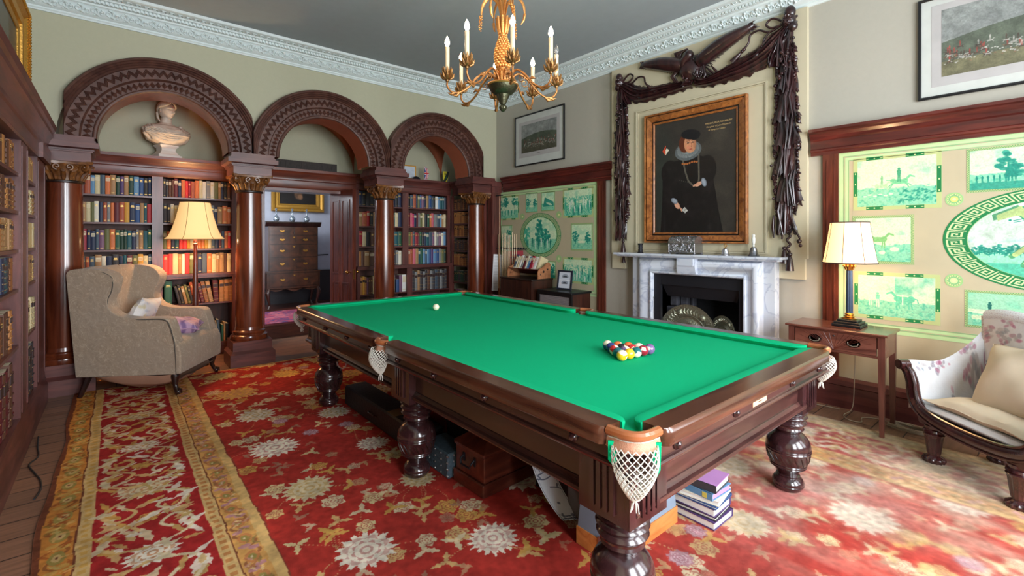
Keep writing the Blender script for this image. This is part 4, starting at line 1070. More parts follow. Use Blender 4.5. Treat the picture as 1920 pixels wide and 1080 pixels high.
# open door leaf, seen from the side of its two tall panel columns
th=math.atan2(6.80-7.38,2.655-2.535); DL=.60
dr=bpy.data.objects.new('door_1',None); COL.objects.link(dr); dr['kind']='structure'; dr.location=(2.535,7.38,.21); dr.rotation_euler=(0,0,th)
b=MB(); b.box(0,DL,0,.06,0,2.0); 
def panel(b,x0,x1,z0,z1,y,sg=-1):
    w=.022
    for (a,c,e,f) in ((x0,x1,z0,z0+w),(x0,x1,z1-w,z1),(x0,x0+w,z0+w,z1-w),(x1-w,x1,z0+w,z1-w)): b.box(a,c,min(y,y+sg*.012),max(y,y+sg*.012),e,f)
    b.box(x0+w+.02,x1-w-.02,min(y,y+sg*.007),max(y,y+sg*.007),z0+w+.02,z1-w-.02)
dl=ob('door_leaf',b,M['mahog'],dr)
for (x0,x1) in ((.07,.27),(.33,.53)):
    for (z0,z1) in ((.12,.62),(.74,1.86)):
        q=MB(); panel(q,x0,x1,z0,z1,0); ob('door_panel',q,M['mahog'],dl)
q=MB(); q.tube([(DL-.05,0,.78),(DL-.05,-.04,.78)],.009,8); q.ball((DL-.05,-.055,.78),.024,10); q.tube([(DL-.05,.06,.78),(DL-.05,.1,.78)],.009,8); q.ball((DL-.05,.115,.78),.024,10); ob('door_knob',q,M['brass'],dl)
ob('lock_plate',MB().box(DL,DL+.003,.015,.045,.68,.82),M['brass'],dl)
b=MB(); b.box(1.66,2.54,YF+.0,YF+.24,2.477,2.60)
for k in range(12): b.box(1.68+.071*k,1.725+.071*k,YF-.006,YF,2.50,2.578)
tag(ob('carved_beam',b,plain('old_black_oak',rgb(44,36,32),.7,bump=.8,bscale=40)),'blackened old carved oak beam lying on the door lintel under the middle arch','beam')
# rug in next room
def weave(name,base,cols,seed,w=260,h=180):
    I=Img(w,h,base); n=vnoise(h,w,9,seed,2); m=vnoise(h,w,26,seed+1,2); s2=vnoise(h,w,6,seed+2,1)
    I.put((n>.58).astype(float),cols[0],.8); I.put((m>.6).astype(float),cols[1],.6); I.put((s2>.72).astype(float),cols[2],.7); return I
I=weave('r2',(178,74,96),[(120,60,100),(206,120,130),(70,60,110)],4); 
M['rug2']=imgmat('rug2',I,.95)
b=MB(); b.grid(lambda u,v:(1.3+1.9*u,7.70+1.25*v,FZ+.012),2,2,uv=True); b.box(1.3,3.2,7.70,8.95,FZ+.001,FZ+.011)
tag(ob('rug',b,M['rug2']),'faded pink patterned rug on the floor of the room beyond the doorway','rug')
# highboy
t=thing('highboy','dark walnut chest-on-stand with brass handles in the room beyond the doorway','chest of drawers',(2.5,9.2,FZ))
M['walnut']=wood('walnut_burr',rgb(46,24,16),rgb(92,50,30),scale=(1,1,1),rough=.3,coat=.4,freq=6)
M['walnutd']=wood('walnut_dark',rgb(48,26,20),rgb(78,42,30),rough=.35,coat=.3)
b=MB(); b.box(-.43,.43,.0,.42,.66,1.50); ob('upper_case',b,M['walnutd'],t)
b=MB(); cx=[(0,1.50),(-.01,1.51),(-.02,1.53),(-.045,1.56),(-.05,1.575),(-.05,1.59),(.43,1.59),(.43,1.50)]
b.prism(cx,'x',-.48,.48); ob('cornice',b,M['darkwood'],t)
b=MB(); b.box(-.455,.455,-.03,.43,.36,.67); b.box(-.465,.465,-.04,.43,.66,.685)
ap=[(-.455,.36)]+[(-.455+.91*i/24,.36-.05*(.5-.5*math.cos(i/24*6*PI))*(1-abs(i/12-1)*.4)) for i in range(25)]+[(.455,.36)]
b.prism(ap+[(.455,.37),(-.455,.37)],'y',-.03,-.01); ob('stand',b,M['walnut'],t)
def handle(par,x,y,z,s=1.):
    h=MB(); h.prism([(x-.04*s,z+.012*s),(x-.02*s,z+.02*s),(x,z+.012*s),(x+.02*s,z+.02*s),(x+.04*s,z+.012*s),(x+.03*s,z-.008*s),(x,z-.02*s),(x-.03*s,z-.008*s)],'y',y-.004,y)
    h.tube([(x-.028*s,y-.006,z+.004),(x-.026*s,y-.014,z-.012*s),(x,y-.017,z-.018*s),(x+.026*s,y-.014,z-.012*s),(x+.028*s,y-.006,z+.004)],.003*s,6); return ob('handle',h,M['brass'],par)
def drawer(x0,x1,z0,z1,y,hs,esc=True,m='walnut'):
    b=MB(); b.box(x0,x1,y-.012,y+.02,z0,z1); d=ob('drawer',b,M[m],t)
    for hx in hs: handle(d,hx,y-.012,(z0+z1)/2,1.1)
    if esc: e=MB(); xm=(x0+x1)/2; zm=z1-.035; e.prism([(xm-.022,zm+.01),(xm,zm+.015),(xm+.022,zm+.01),(xm+.006,zm-.006),(xm,zm-.02),(xm-.006,zm-.006)],'y',y-.016,y-.012); ob('escutcheon',e,M['brass'],d)
drawer(-.41,-.005,1.35,1.48,0,[-.2],False); drawer(.005,.41,1.35,1.48,0,[.2],False)
for z0,z1 in ((1.18,1.335),(.945,1.165),(.70,.93)): drawer(-.41,.41,z0,z1,0,[-.2,.2])
drawer(-.42,.42,.42,.64,-.03,[-.2,.2])
for sx in (-1,1):
    for y,k in ((-.0,1),(.38,0)):
        lg=MB(); lg.tube([(sx*.42,y,.37),(sx*.445,y-.02,.3),(sx*.425,y-.01,.18),(sx*.405,y,.08),(sx*.42,y-.015,.03),(sx*.43,y-.02,.001)],[.035,.04,.025,.017,.024,.03],10); ob('leg',lg,M['walnutd'],t)
M['deco']=plain('silvered_glass',rgb(168,180,192),.12,metal=.7)
for k,(x,lab) in enumerate(((2.235,'leftmost of three silvery long-necked decanters on the walnut chest'),(2.51,'middle one of three silvery long-necked decanters on the walnut chest'),(2.765,'rightmost of three silvery long-necked decanters on the walnut chest'))):
    b=MB(); b.lathe([(.03,0),(.034,.004),(.05,.03),(.055,.055),(.045,.085),(.02,.11),(.013,.14),(.012,.19),(.018,.2),(.012,.205),(.012,.215),(.02,.228),(.012,.245),(.0,.25)],n=20)
    q=tag(ob('decanter',b,M['deco'],loc=(x,9.34,FZ+1.591)),lab,'decanter','decanters on the walnut chest')
# framed pictures
def frame(t,w,h,pw,prof,mat,y=0,extra=None):
    """frame in local XZ plane, opening w x h centred at origin, front faces -Y, prof: (in->out distance, height toward viewer)"""
    b=MB(); n=len(prof); vs=[]
    for sx,sz in ((-1,-1),(1,-1),(1,1),(-1,1)):
        for d,o in prof: vs.append((sx*(w/2+d),-o,sz*(h/2+d)))
    fs=[(i*n+j,((i+1)%4)*n+j,((i+1)%4)*n+j+1,i*n+j+1) for i in range(4) for j in range(n-1)]
    b.add(vs,fs); return b
def picture(name,label,cat,loc,rz,w,h,img,prof,fmat,mat_w=0,glass=False,group=None,matcol=(226,226,216),tilt=0,inner=None,rough=.5):
    """hung picture: w x h = visible image; prof frame profile from opening outwards"""
    t=thing(name,label,cat,loc,rz,group)
    if tilt: t.rotation_euler=(tilt,0,rz)
    W_,H_=w/2+mat_w,h/2+mat_w
    ob('backing',MB().box(-W_-.01,W_+.01,-.004,.0,-H_-.01,H_+.01),M['darkwood'],t)
    if mat_w:
        m=MB()
        for a,c,e,f in ((-W_,W_,-H_,-h/2),(-W_,W_,h/2,H_),(-W_,-w/2,-h/2,h/2),(w/2,W_,-h/2,h/2)): m.box(a,c,-.007,-.004,e,f)
        ob('mount',m,plain('mount_%d'%matcol[0],rgb(*matcol),.85),t)
    q=MB(); q.quad((-w/2,-.0055,-h/2),(w/2,-.0055,-h/2),(w/2,-.0055,h/2),(-w/2,-.0055,h/2)); ob('print' if cat!='painting' else 'canvas',q,imgmat(name+'_img',img,rough,coat=.25 if cat=='painting' else 0),t,smooth=0)
    ob('frame',frame(t,2*W_,2*H_,0,prof,fmat),fmat,t,smooth=25)
    return t
I=Img(140,90,(30,24,24)); I.ell(70,40,16,22,(120,84,60),.8,.3,6); I.ell(78,30,9,12,(170,120,84),.7,.4,4); I.ell(62,66,14,10,(60,40,30),.8); I.noise(.3,12,3)
GP=[(0,.004),(.01,.02),(.03,.022),(.04,.035),(.08,.03),(.11,.055),(.14,.06),(.155,.04),(.16,0)]
picture('framed_painting','dark portrait in a broad gilt frame hanging beyond the doorway above the chest','painting',(2.79,9.955,2.38),0,.68,.42,I,GP,M['goldflat'])
hb=MB(); hb.tube([(2.93,9.99,1.08),(2.93,9.95,1.08)],.012,8); hb.tube([(2.93,9.945,1.085),(3.18,9.945,1.095)],.011,8); hb.ball((2.93,9.945,1.085),.022,8)
tag(ob('wall_lever',hb,M['iron'],loc=(.2,-.0,.05)),'black iron lever fixed on the pale wall beyond the doorway','lever')
# things on top of the right-hand bookcase
I=Img(80,60,(210,214,220)); I.rect(6,6,74,54,(196,204,214)); I.noise(.08,10,2)
picture('small_picture','small pale picture in a thin gilt frame standing on the right bookcase','picture',(3.83,7.345,2.63),0,.30,.20,I,[(0,.004),(.0,.012),(.018,.014),(.022,0)],M['goldflat'])
# paper flag cut-out
I=Img(120,180,(30,50,140))
I.line([(0,0),(120,180)],(236,232,230),22); I.line([(120,0),(0,180)],(236,232,230),22); I.line([(0,0),(120,180)],(196,30,46),8); I.line([(120,0),(0,180)],(196,30,46),8)
I.rect(44,0,76,180,(236,232,230)); I.rect(0,72,120,108,(236,232,230)); I.rect(51,0,69,180,(196,30,46)); I.rect(0,80,120,100,(196,30,46))
b=MB(); pts=[(0,0),(.035,.0),(.05,.03),(.07,.06),(.085,.12),(.06,.15),(.055,.2),(.02,.235),(0,.24)]
b.prism(pts,'y',-.004,0); 
for i,f in enumerate(b.f):
    b.uv[i]=[(b.v[j][0]/.09,b.v[j][2]/.24) for j in f]
tag(ob('card_flag',b,imgmat('flag_img',I,.7),loc=(4.045,7.12,2.481)),'union jack card cut-out standing on the right bookcase','flag')
b=MB(); b.lathe([(.05,0),(.06,.01),(.055,.03),(.03,.06),(.0,.07)],n=20,sx=1.3); tag(ob('small_dish',b,M['iron'],loc=(3.93,7.2,2.481)),'small dark dish in front of the small gilt-framed picture','dish')
I=Img(90,120,(222,206,60)); I.poly([(0,0),(30,0),(70,50),(90,120),(60,120),(30,60)],(30,40,36)); I.poly([(50,0),(90,0),(90,60)],(40,50,60)); I.ell(45,50,10,16,(40,90,60)); I.ell(30,90,8,14,(40,40,40))
b=MB(); b.prism([(-.03,0),(.03,.0),(.06,.09),(.075,.19),(-.045,.19),(-.05,.08)],'y',-.005,0)
for i,f in enumerate(b.f): b.uv[i]=[((b.v[j][0]+.05)/.13,b.v[j][2]/.19) for j in f]
tag(ob('butterfly_card',b,imgmat('butterfly_img',I,.7),loc=(4.46,7.12,2.481)),'yellow and black pointed ornament at the right end of the bookcase top','ornament')

# ================================================================ MARBLE BUST
M['bust']=plain('bust_marble',rgb(206,190,172),.5,bump=.12,bscale=30,var=.08)
M['socle']=plain('socle_marble',rgb(226,214,204),.45,var=.04)
t=thing('marble_bust','white marble bust of a draped woman on a socle under the left arch','bust',(.47,7.20,2.481),.35)
b=MB(); 
for (w0,z0,w1,z1) in ((.125,0,.125,.035),(.115,.035,.095,.055),(.095,.055,.075,.09),(.075,.09,.078,.12),(.078,.12,.1,.145),(.1,.145,.1,.16)):
    b.add([(-w0,-w0*.9,z0),(w0,-w0*.9,z0),(w0,w0*.9,z0),(-w0,w0*.9,z0),(-w1,-w1*.9,z1),(w1,-w1*.9,z1),(w1,w1*.9,z1),(-w1,w1*.9,z1)],[(0,1,5,4),(1,2,6,5),(2,3,7,6),(3,0,4,7),(4,5,6,7),(3,2,1,0)])
ob('socle',b,M['socle'],t)
# torso: one closed surface from the cut below the chest to the neck
def interp(x,tab):
    for (a,va),(c,vc) in zip(tab[:-1],tab[1:]):
        if x<=c:
            k=(x-a)/(c-a); k=k*k*(3-2*k); return [p+(q-p)*k for p,q in zip(va,vc)]
    return tab[-1][1]
TT=[(0,(.07,.06,.155,0,0)),(.1,(.125,.09,.17,0,0)),(.22,(.195,.11,.205,0,-.01)),(.4,(.24,.125,.28,0,-.015)),(.58,(.236,.12,.345,0,-.01)),(.7,(.195,.10,.385,0,.0)),(.8,(.11,.075,.41,0,.012)),(.88,(.06,.058,.435,0,.012)),(1,(.052,.054,.50,.004,.005))]
def torso(u,v):
    rx,ry,z,ox,oy=interp(v,TT); a=u*2*PI
    c,s=math.cos(a),math.sin(a)
    fold=1+(.045*math.sin(a*11+v*13)+.04*math.sin(a*6-v*17+1)+.02*math.sin(a*19+v*5))*max(0,math.sin(PI*min(1,v/.8)))*(1 if v<.8 else 0)
    br=.028*math.exp(-((v-.42)/.12)**2)*(math.exp(-((a-4.25)/.3)**2)+math.exp(-((a-5.17)/.3)**2))
    sq=(abs(c)**2.6+abs(s)**2.6)**(-1/2.6)
    return (ox+rx*sq*c*fold,oy+(ry*sq*s*fold)-br,z)
b=MB(); b.grid(torso,72,60,closeu=True)
b.f.append(tuple(range(72))[::-1]); b.m.append(0)
for q in range(12):   # gathered drapery folds lying on the chest and shoulders
    pts=[]; sg=1 if q%2 else -1
    for i in range(15):
        w=i/14
        if q<6: u=.75+sg*(.02+.22*w); v=.18+.07*q+.42*w*(.6+.06*q)
        else: u=.56+.38*w; v=.66-.05*(q-6)-.28*math.sin(PI*w)*(1-.05*q)
        x,y,z=torso(u%1,max(.04,min(.72,v))); pts.append((x*1.012,y*1.03,z))
    b.tube(pts,[.003]+[.0085]*13+[.003],6)
b.ball((.135,-.055,.40),.022,8)
def head(cx,cy,cz,turn):
    hb=MB()
    def f(u,v):
        a=u*2*PI; ph=PI*(v-.5); x=math.cos(ph)*math.cos(a); y=math.cos(ph)*math.sin(a); z=math.sin(ph)
        # face looks toward -y
        r=1.; X=x*.078; Yy=y*.095; Z=z*.118
        fr=max(0,-y)
        if z<0: X*=1-.30*(-z)**1.3; Yy*=1-.12*(-z)
        if z<-.3 and fr>0: Yy-=.012*fr*(-z)           # chin
        # brow / eye sockets / nose / mouth
        g=lambda x0,z0,sx,sz:math.exp(-((X-x0)/sx)**2-((Z-z0)/sz)**2)*(1 if fr>.2 else 0)
        Yy+=.018*(g(-.03,.010,.017,.011)+g(.03,.010,.017,.011))
        Yy-=.007*(g(-.03,.004,.009,.006)+g(.03,.004,.009,.006))
        Yy-=.010*g(0,.03,.06,.012)
        Yy-=.036*g(0,-.028,.0095,.015)+.022*g(0,.0,.008,.022)
        Yy-=.009*g(0,-.058,.02,.005)+.008*g(0,-.068,.016,.005)
        Yy+=.010*g(0,-.0625,.018,.003)
        Yy-=.010*g(0,-.095,.018,.014)
        return (X,Yy,Z)
    hb.grid(f,96,72,closeu=True)
    for sx in (-1,1): hb.ball((sx*.076,.008,-.008),.018,8,sx=.45,sy=.8,sz=1.3)
    o=MB().join(hb,T(cx,cy,cz)@RZ(turn)@RX(.04)); return o
def hair(cx,cy,cz,turn):
    h=MB(); r=random.Random(2)
    for k in range(34):      # wavy strands swept back from a centre parting to a low bun
        sg=-1 if k%2 else 1; q=k//2/16
        pts=[]
        for i in range(9):
            u=i/8; el=1.45-.62*q; a=-PI/2+sg*(.04+u*2.6); zz=.118*math.sin(el)*(1-(.45+.6*q)*u)+.006*math.sin(u*9+k)-.02*u
            rr=math.sqrt(max(.05,1-(zz/.125)**2)); pts.append((.087*rr*math.cos(a),.104*rr*math.sin(a)*(1 if u>.1 else 1.0),zz+.012))
        h.tube(pts,[.006,.011,.013,.014,.014,.013,.012,.011,.008],6)
    for k in range(9):
        a=k*.7; h.tube([(.03*math.cos(a),.10+.03*math.sin(a)*.4,-.01+.03*math.sin(a)),(.018*math.cos(a+.8),.13,-.01+.018*math.sin(a+.8)),(.0,.135,-.01)],.013,6)
    for sg in (-1,1): h.tube([(sg*.05,.09,-.03),(sg*.065,.06,-.09),(sg*.06,.03,-.14)],[.014,.014,.006],7)
    return MB().join(h,T(cx,cy,cz)@RZ(turn)@RX(.04))
b.join(head(.006,-.005,.588,.28)); ob('figure',b,M['bust'],t,smooth=80)
ob('hair',hair(.006,-.005,.588,.28),M['bust'],t,smooth=60)

# ================================================================ WING ARMCHAIR
def damask():
    m,nt,p=nmat('damask_slipcover'); N=nt.nodes; L=nt.links
    tc=N.new('ShaderNodeTexCoord')
    n=N.new('ShaderNodeTexNoise'); n.inputs['Scale'].default_value=9; n.inputs['Detail'].default_value=1.5; n.inputs['Distortion'].default_value=2.4; L.new(tc.outputs['Object'],n.inputs['Vector'])
    r=N.new('ShaderNodeValToRGB'); r.color_ramp.interpolation='EASE'; e=r.color_ramp.elements; e[0].position=.47; e[0].color=rgb(158,134,108); e[1].position=.5; e[1].color=rgb(194,172,146); e2=e.new(.53); e2.color=rgb(158,134,108)
    L.new(n.outputs['Fac'],r.inputs['Fac'])
    n3=N.new('ShaderNodeTexNoise'); n3.inputs['Scale'].default_value=2.5; L.new(tc.outputs['Object'],n3.inputs['Vector'])
    mx=N.new('ShaderNodeMix'); mx.data_type='RGBA'; L.new(n3.outputs['Fac'],mx.inputs['Factor']); L.new(r.outputs['Color'],mx.inputs['A']); mx.inputs['B'].default_value=rgb(160,144,128)
    L.new(mx.outputs['Result'],p.inputs['Base Color'])
    n2=N.new('ShaderNodeTexNoise'); n2.inputs['Scale'].default_value=14; n2.inputs['Detail'].default_value=5; L.new(tc.outputs['Object'],n2.inputs['Vector'])
    b=N.new('ShaderNodeBump'); b.inputs['Strength'].default_value=.5; b.inputs['Distance'].default_value=.02; L.new(n2.outputs['Fac'],b.inputs['Height']); L.new(b.outputs['Normal'],p.inputs['Normal'])
    setp(p,rough=.9,sheen=.2); return m
M['damask']=damask(); M['piping']=plain('piping',rgb(84,76,68),.8)
M['floral']=None
def bev(o,w,seg=4):
    m=o.modifiers.new('bevel','BEVEL'); m.width=w; m.segments=seg; m.limit_method='ANGLE'; m.angle_limit=math.radians(28)
    for p_ in o.data.polygons: p_.use_smooth=True
    n=o.modifiers.new('wn','WEIGHTED_NORMAL'); return o
def smoothpoly(pts,n=5):
    out=[];L=len(pts)
    for i in range(L-1):
        p0=pts[max(0,i-1)];p1=pts[i];p2=pts[i+1];p3=pts[min(L-1,i+2)]
        for q in range(n):
            t=q/n; out.append(tuple(.5*((2*p1[k])+(-p0[k]+p2[k])*t+(2*p0[k]-5*p1[k]+4*p2[k]-p3[k])*t*t+(-p0[k]+3*p1[k]-3*p2[k]+p3[k])*t**3) for k in range(len(p1))))
    out.append(pts[-1]); return out
t=thing('wing_armchair','beige damask wing armchair with loose slipcover in front of the bookcase','armchair',(.29,5.99,.0125),math.radians(-32))
edge=smoothpoly([(-.50,1.15),(-.47,1.19),(-.36,1.205),(-.22,1.19),(-.14,1.15),(-.105,1.09),(-.12,1.0),(-.155,.92),(-.15,.84),(-.09,.775),(.0,.745),(.12,.735),(.26,.735),(.335,.72),(.365,.67),(.385,.6),(.405,.52)])
sidepoly=[(-.44,.2),(.42,.2),(.415,.5)]+edge[::-1]
for sg in (-1,1):
    b=MB(); b.prism(sidepoly,'y',sg*.40,sg*.27)
    # flare of the wings and roll of the arm, slight sag of the cloth
    for i,(x,y,z) in enumerate(b.v):
        f=.03*max(0,(z-.75)/.45)*(1 if abs(y)>.3 else .6); b.v[i]=(x,y+sg*f+sg*.012*math.sin(x*5+z*3)-(.02*sg if z>1.1 else 0),z)
    bev(ob('side_and_wing',b,M['damask'],t,smooth=None),.045)
    b=MB(); b.tube([(x-.004,sg*(.402+.03*max(0,(z-.75)/.45)-(.02 if z>1.1 else 0)),z-.012) for x,z in edge[3:]]+[(.415,sg*.402,.35),(.418,sg*.402,.2)],.005,6); ob('piping',b,M['piping'],t)
# back cushion panel between the wings
b=MB(); b.prism([(-.45,.25),(-.5,1.15),(-.46,1.2),(-.38,1.22),(-.33,1.19),(-.27,.9),(-.22,.5),(-.2,.25)],'y',-.31,.31)
for i,(x,y,z) in enumerate(b.v): b.v[i]=(x,y,z+.0)
bev(ob('back',b,M['damask'],t,smooth=None),.04)
ob('back_seam',MB().tube([(-.24,.10,.56),(-.30,.08,.9),(-.335,.07,1.17),(-.37,.07,1.215)],.005,6),M['piping'],t)
b=MB(); b.prism([(-.25,.2),(.44,.2),(.455,.3),(.45,.42),(.43,.49),(.38,.515),(.2,.53),(-.25,.50)],'y',-.29,.29); bev(ob('seat',b,M['damask'],t,smooth=None),.035)
b=MB(); b.prism([(.40,.2),(.455,.2),(.46,.3),(.455,.42),(.43,.48),(.40,.5)],'y',-.405,.405); bev(ob('front_panel',b,M['damask'],t,smooth=None),.02)
# sagging valance under the seat
M['valance']=plain('brown_valance',rgb(164,122,98),.85,bump=.3,bscale=14)
def val(u,v):
    y=-.39+.78*u; sag=.165*math.sin(PI*min(1,max(0,u)))**.22; x=.42-.80*v
    return (x*.97+.015*math.sin(u*21),y,.21-(sag+.012*math.sin(u*17+v*9))*math.sin(PI*min(1,.15+v*.9)) -.01)
b=MB(); b.grid(val,40,16); 
ob('valance',b,M['valance'],t,smooth=80)
for sg in (-1,1):
    b=MB(); b.tube([(.36,sg*.34,.26),(.39,sg*.36,.17),(.385,sg*.355,.10),(.40,sg*.365,.055),(.42,sg*.38,.03)],[.035,.038,.022,.019,.024],12)
    b.ball((.42,sg*.375,.027),.026,10)
    for a in (-.6,0,.6): b.tube([(.405,sg*.365,.06),(.42+.028*math.cos(a),sg*.375+.028*math.sin(a),.045),(.42+.032*math.cos(a),sg*.375+.032*math.sin(a),.012)],[.008,.008,.004],6)
    ob('leg',b,M['blackwood'],t)
    b=MB(); b.tube([(-.36,sg*.31,.26),(-.40,sg*.325,.12),(-.44,sg*.335,.0)],[.034,.028,.02],8); ob('leg',b,M['blackwood'],t)
# cushions
def pillow(w,h,d,n=18,seed=0,pinch=.9):
    r=random.Random(seed); ph=[r.uniform(0,6) for _ in range(4)]; b=MB()
    def f(sgn):
        def g(u,v):
            x=2*u-1;y=2*v-1; k=(1-abs(x)**3.2)*(1-abs(y)**3.2); z=d/2*k**.55*(1+.12*math.sin(x*5+ph[0])*math.sin(y*4+ph[1]))
            e=1-.10*(1-abs(x)**2)*abs(y)**4; e2=1-.10*(1-abs(y)**2)*abs(x)**4
            return (x*w/2*e2,y*h/2*e,sgn*z+.006*math.sin(x*7+ph[2])*math.sin(y*6+ph[3]))
        return g
    b.grid(f(1),n,n,uv=True); b.grid(f(-1),n,n,uv=True); m=len(b.f)//2
    for i in range(m,2*m): b.f[i]=b.f[i][::-1]; b.uv[i]=b.uv[i][::-1]
    b.tube([f(0)(u,v) for u,v in [(i/n,0) for i in range(n)]+[(1,i/n) for i in range(n)]+[(1-i/n,1) for i in range(n)]+[(0,1-i/n) for i in range(n)]],.004,5,closed=True)
    return b
I=Img(128,128,(224,218,214)); rr=random.Random(4)
for k in range(26): I.ell(rr.random()*128,rr.random()*128,3+6*rr.random(),2+4*rr.random(),rr.choice([(196,186,190),(206,190,150),(180,186,200),(222,200,196)]),.6,rr.random()*3,3)
I2=Img(128,128,(186,150,178))
for k in range(9): I2.ell(rr.random()*128,rr.random()*128,5,24,(110,84,134),.75,rr.random()*3,4)
for k in range(10): I2.line([(rr.random()*128,rr.random()*128),(rr.random()*128,rr.random()*128)],(214,196,206),3,.6)
for k in range(7): I2.ell(rr.random()*128,rr.random()*128,16,10,(206,160,160),.5,rr.random()*3,8)
M['cush1']=imgmat('floral_cushion',I,.9,bump=.3,bscale=120); M['cush2']=imgmat('mauve_cushion',I2,.85,bump=.3,bscale=120)
Cc=Vector((.29,5.99,0)); Rm=RZ(math.radians(-32))
def inchair(x,y,z): return Vector(Cc+Rm@Vector((x,y,z)))
def setmat(o,m): o.matrix_world=m; o.rotation_mode='XYZ'; return o
o=ob('floral_cushion',pillow(.50,.36,.15,seed=3),M['cush1']); tag(o,'pale floral cushion leaning on the back of the wing armchair','cushion')
p=inchair(-.07,-.06,.735); o.matrix_world=T(*p)@RZ(math.radians(-32))@RZ(.15)@RY(-1.15)@RZ(PI/2+.12)
o=ob('mauve_cushion',pillow(.42,.36,.15,seed=6),M['cush2']); tag(o,'mauve and pink patterned cushion lying on the armchair seat','cushion')
p=inchair(.20,.05,.60); o.matrix_world=T(*p)@RZ(math.radians(-32))@RY(.12)@RX(.0)@RZ(.3)

# ================================================================ FLOOR LAMP
M['shade']=None
def shademat(name,c,e):
    m,nt,p=nmat(name); p.inputs['Base Color'].default_value=c; p.inputs['Emission Color'].default_value=lin((1,.80,.52))+(1,); p.inputs['Emission Strength'].default_value=e; setp(p,rough=.8,trans=0)
    return m
t=thing('floor_lamp','lit floor lamp with flared cream shade and dark wooden pole behind the armchair','floor lamp',(.71,6.62,0))
def shade(zt,zb,rt,rb,n=6,bulge=.0,conc=.35,ribs=None,sc=1):
    b=MB(); N=72; K=14
    def f(u,v):
        a=u*2*PI; k=v; r=rb+(rt-rb)*(k**(1-conc) if conc>=0 else k)
        seg=(a/(2*PI/n))%1; r*=1-.035*math.sin(PI*seg)
        return (r*math.cos(a),r*math.sin(a),zb+(zt-zb)*v)
    b.grid(f,N,K,closeu=True); return b,f
sb,f=shade(1.915,1.485,.15,.30,6,conc=.45)
M['shade1']=shademat('lamp_shade_cream',rgb(226,196,140),.55)
s_=ob('shade',sb,M['shade1'],t,smooth=60)
rb_=MB(); 
for k in range(6): rb_.tube([ (f(k/6,v/10)[0]*1.005,f(k/6,v/10)[1]*1.005,f(k/6,v/10)[2]) for v in range(11)],.0028,5)
rb_.tube([f(i/72,0) for i in range(72)],.004,5,closed=True); rb_.tube([f(i/72,1) for i in range(72)],.004,5,closed=True)
ob('shade_trim',rb_,plain('shade_braid',rgb(176,140,90),.8),s_)
b=MB(); b.lathe([(.012,1.50),(.022,1.46),(.018,1.44),(.026,1.43),(.018,1.40),(.022,1.2),(.03,.75),(.034,.45),(.022,.40),(.034,.37),(.02,.33),(.03,.25),(.04,.17),(.03,.13),(.05,.11),(.06,.09)][::-1],n=20); ob('pole',b,M['mahog'],t)
b=MB(); b.lathe([(.15,.0),(.155,.02),(.14,.04),(.06,.09),(0,.1)],n=32); ob('base',b,M['blackwood'],t)
b=MB(); b.tube([(0,0,1.48),(0,0,1.6)],.012,8); b.ball((0,0,1.66),.04,10); ob('bulb',b,emit('bulb_warm',(1,.8,.5,1),6),t)
for a in range(3): pass
lamp('floor_lamp_light',(.71,6.62,1.74),25,(1,.66,.36),.05); lamp('floor_lamp_light_low',(.71,6.62,1.5),7,(1,.66,.36),.06)
# ================================================================ RIGHT WALL
XP=4.905   # face of the chimney boarding
b=MB(); b.box(XP,XB,1.56,3.81,1.305,3.655); b.box(XP,XB,1.58,1.80,1.11,1.305); b.box(XP,XB,3.60,3.80,1.11,1.305)
o=struct('trim_6',b,M['board'],smooth=0)
b=MB()
def fr(y0,y1,z0,z1,w,x0,x1,b):
    b.box(x0,x1,y0,y1,z0,z0+w); b.box(x0,x1,y0,y1,z1-w,z1); b.box(x0,x1,y0,y0+w,z0+w,z1-w); b.box(x0,x1,y1-w,y1,z0+w,z1-w)
fr(1.905,3.43,1.34,3.05,.014,XP-.02,XP,b); fr(1.925,3.41,1.36,3.03,.008,XP-.012,XP,b)
struct('trim_7',b,M['board'],smooth=0)
# dado rails: heavy moulded shelf-like rails and uprights framing the print panels
def railprof(x,z0,z1):
    h=z1-z0; return [(x,z0),(x-.03,z0),(x-.03,z0+.12*h),(x-.045,z0+.16*h),(x-.045,z0+.22*h),(x-.035,z0+.26*h),(x-.035,z0+.55*h),(x-.05,z0+.6*h),(x-.055,z0+.7*h),(x-.075,z0+.8*h),(x-.08,z0+.86*h),(x-.10,z0+.9*h),(x-.10,z1),(x,z1)]
b=MB(); b.prism(railprof(XB,2.255,2.49),'y',3.80,6.06); struct('trim_8',b,M['mahogy'],smooth=20)
b=MB(); b.prism(railprof(XB,2.255,2.49),'y',YN,1.535); struct('trim_9',b,M['mahogy'],smooth=20)
def upright(name,y0,y1):
    b=MB(); b.box(XB-.03,XB,y0,y1,.26,2.255); b.box(XB-.036,XB-.03,y0+.03,y0+.037,.35,2.2); b.box(XB-.036,XB-.03,y1-.037,y1-.03,.35,2.2); struct(name,b,M['mahog'])
upright('trim_10',3.935,4.065); upright('trim_11',1.318,1.44)
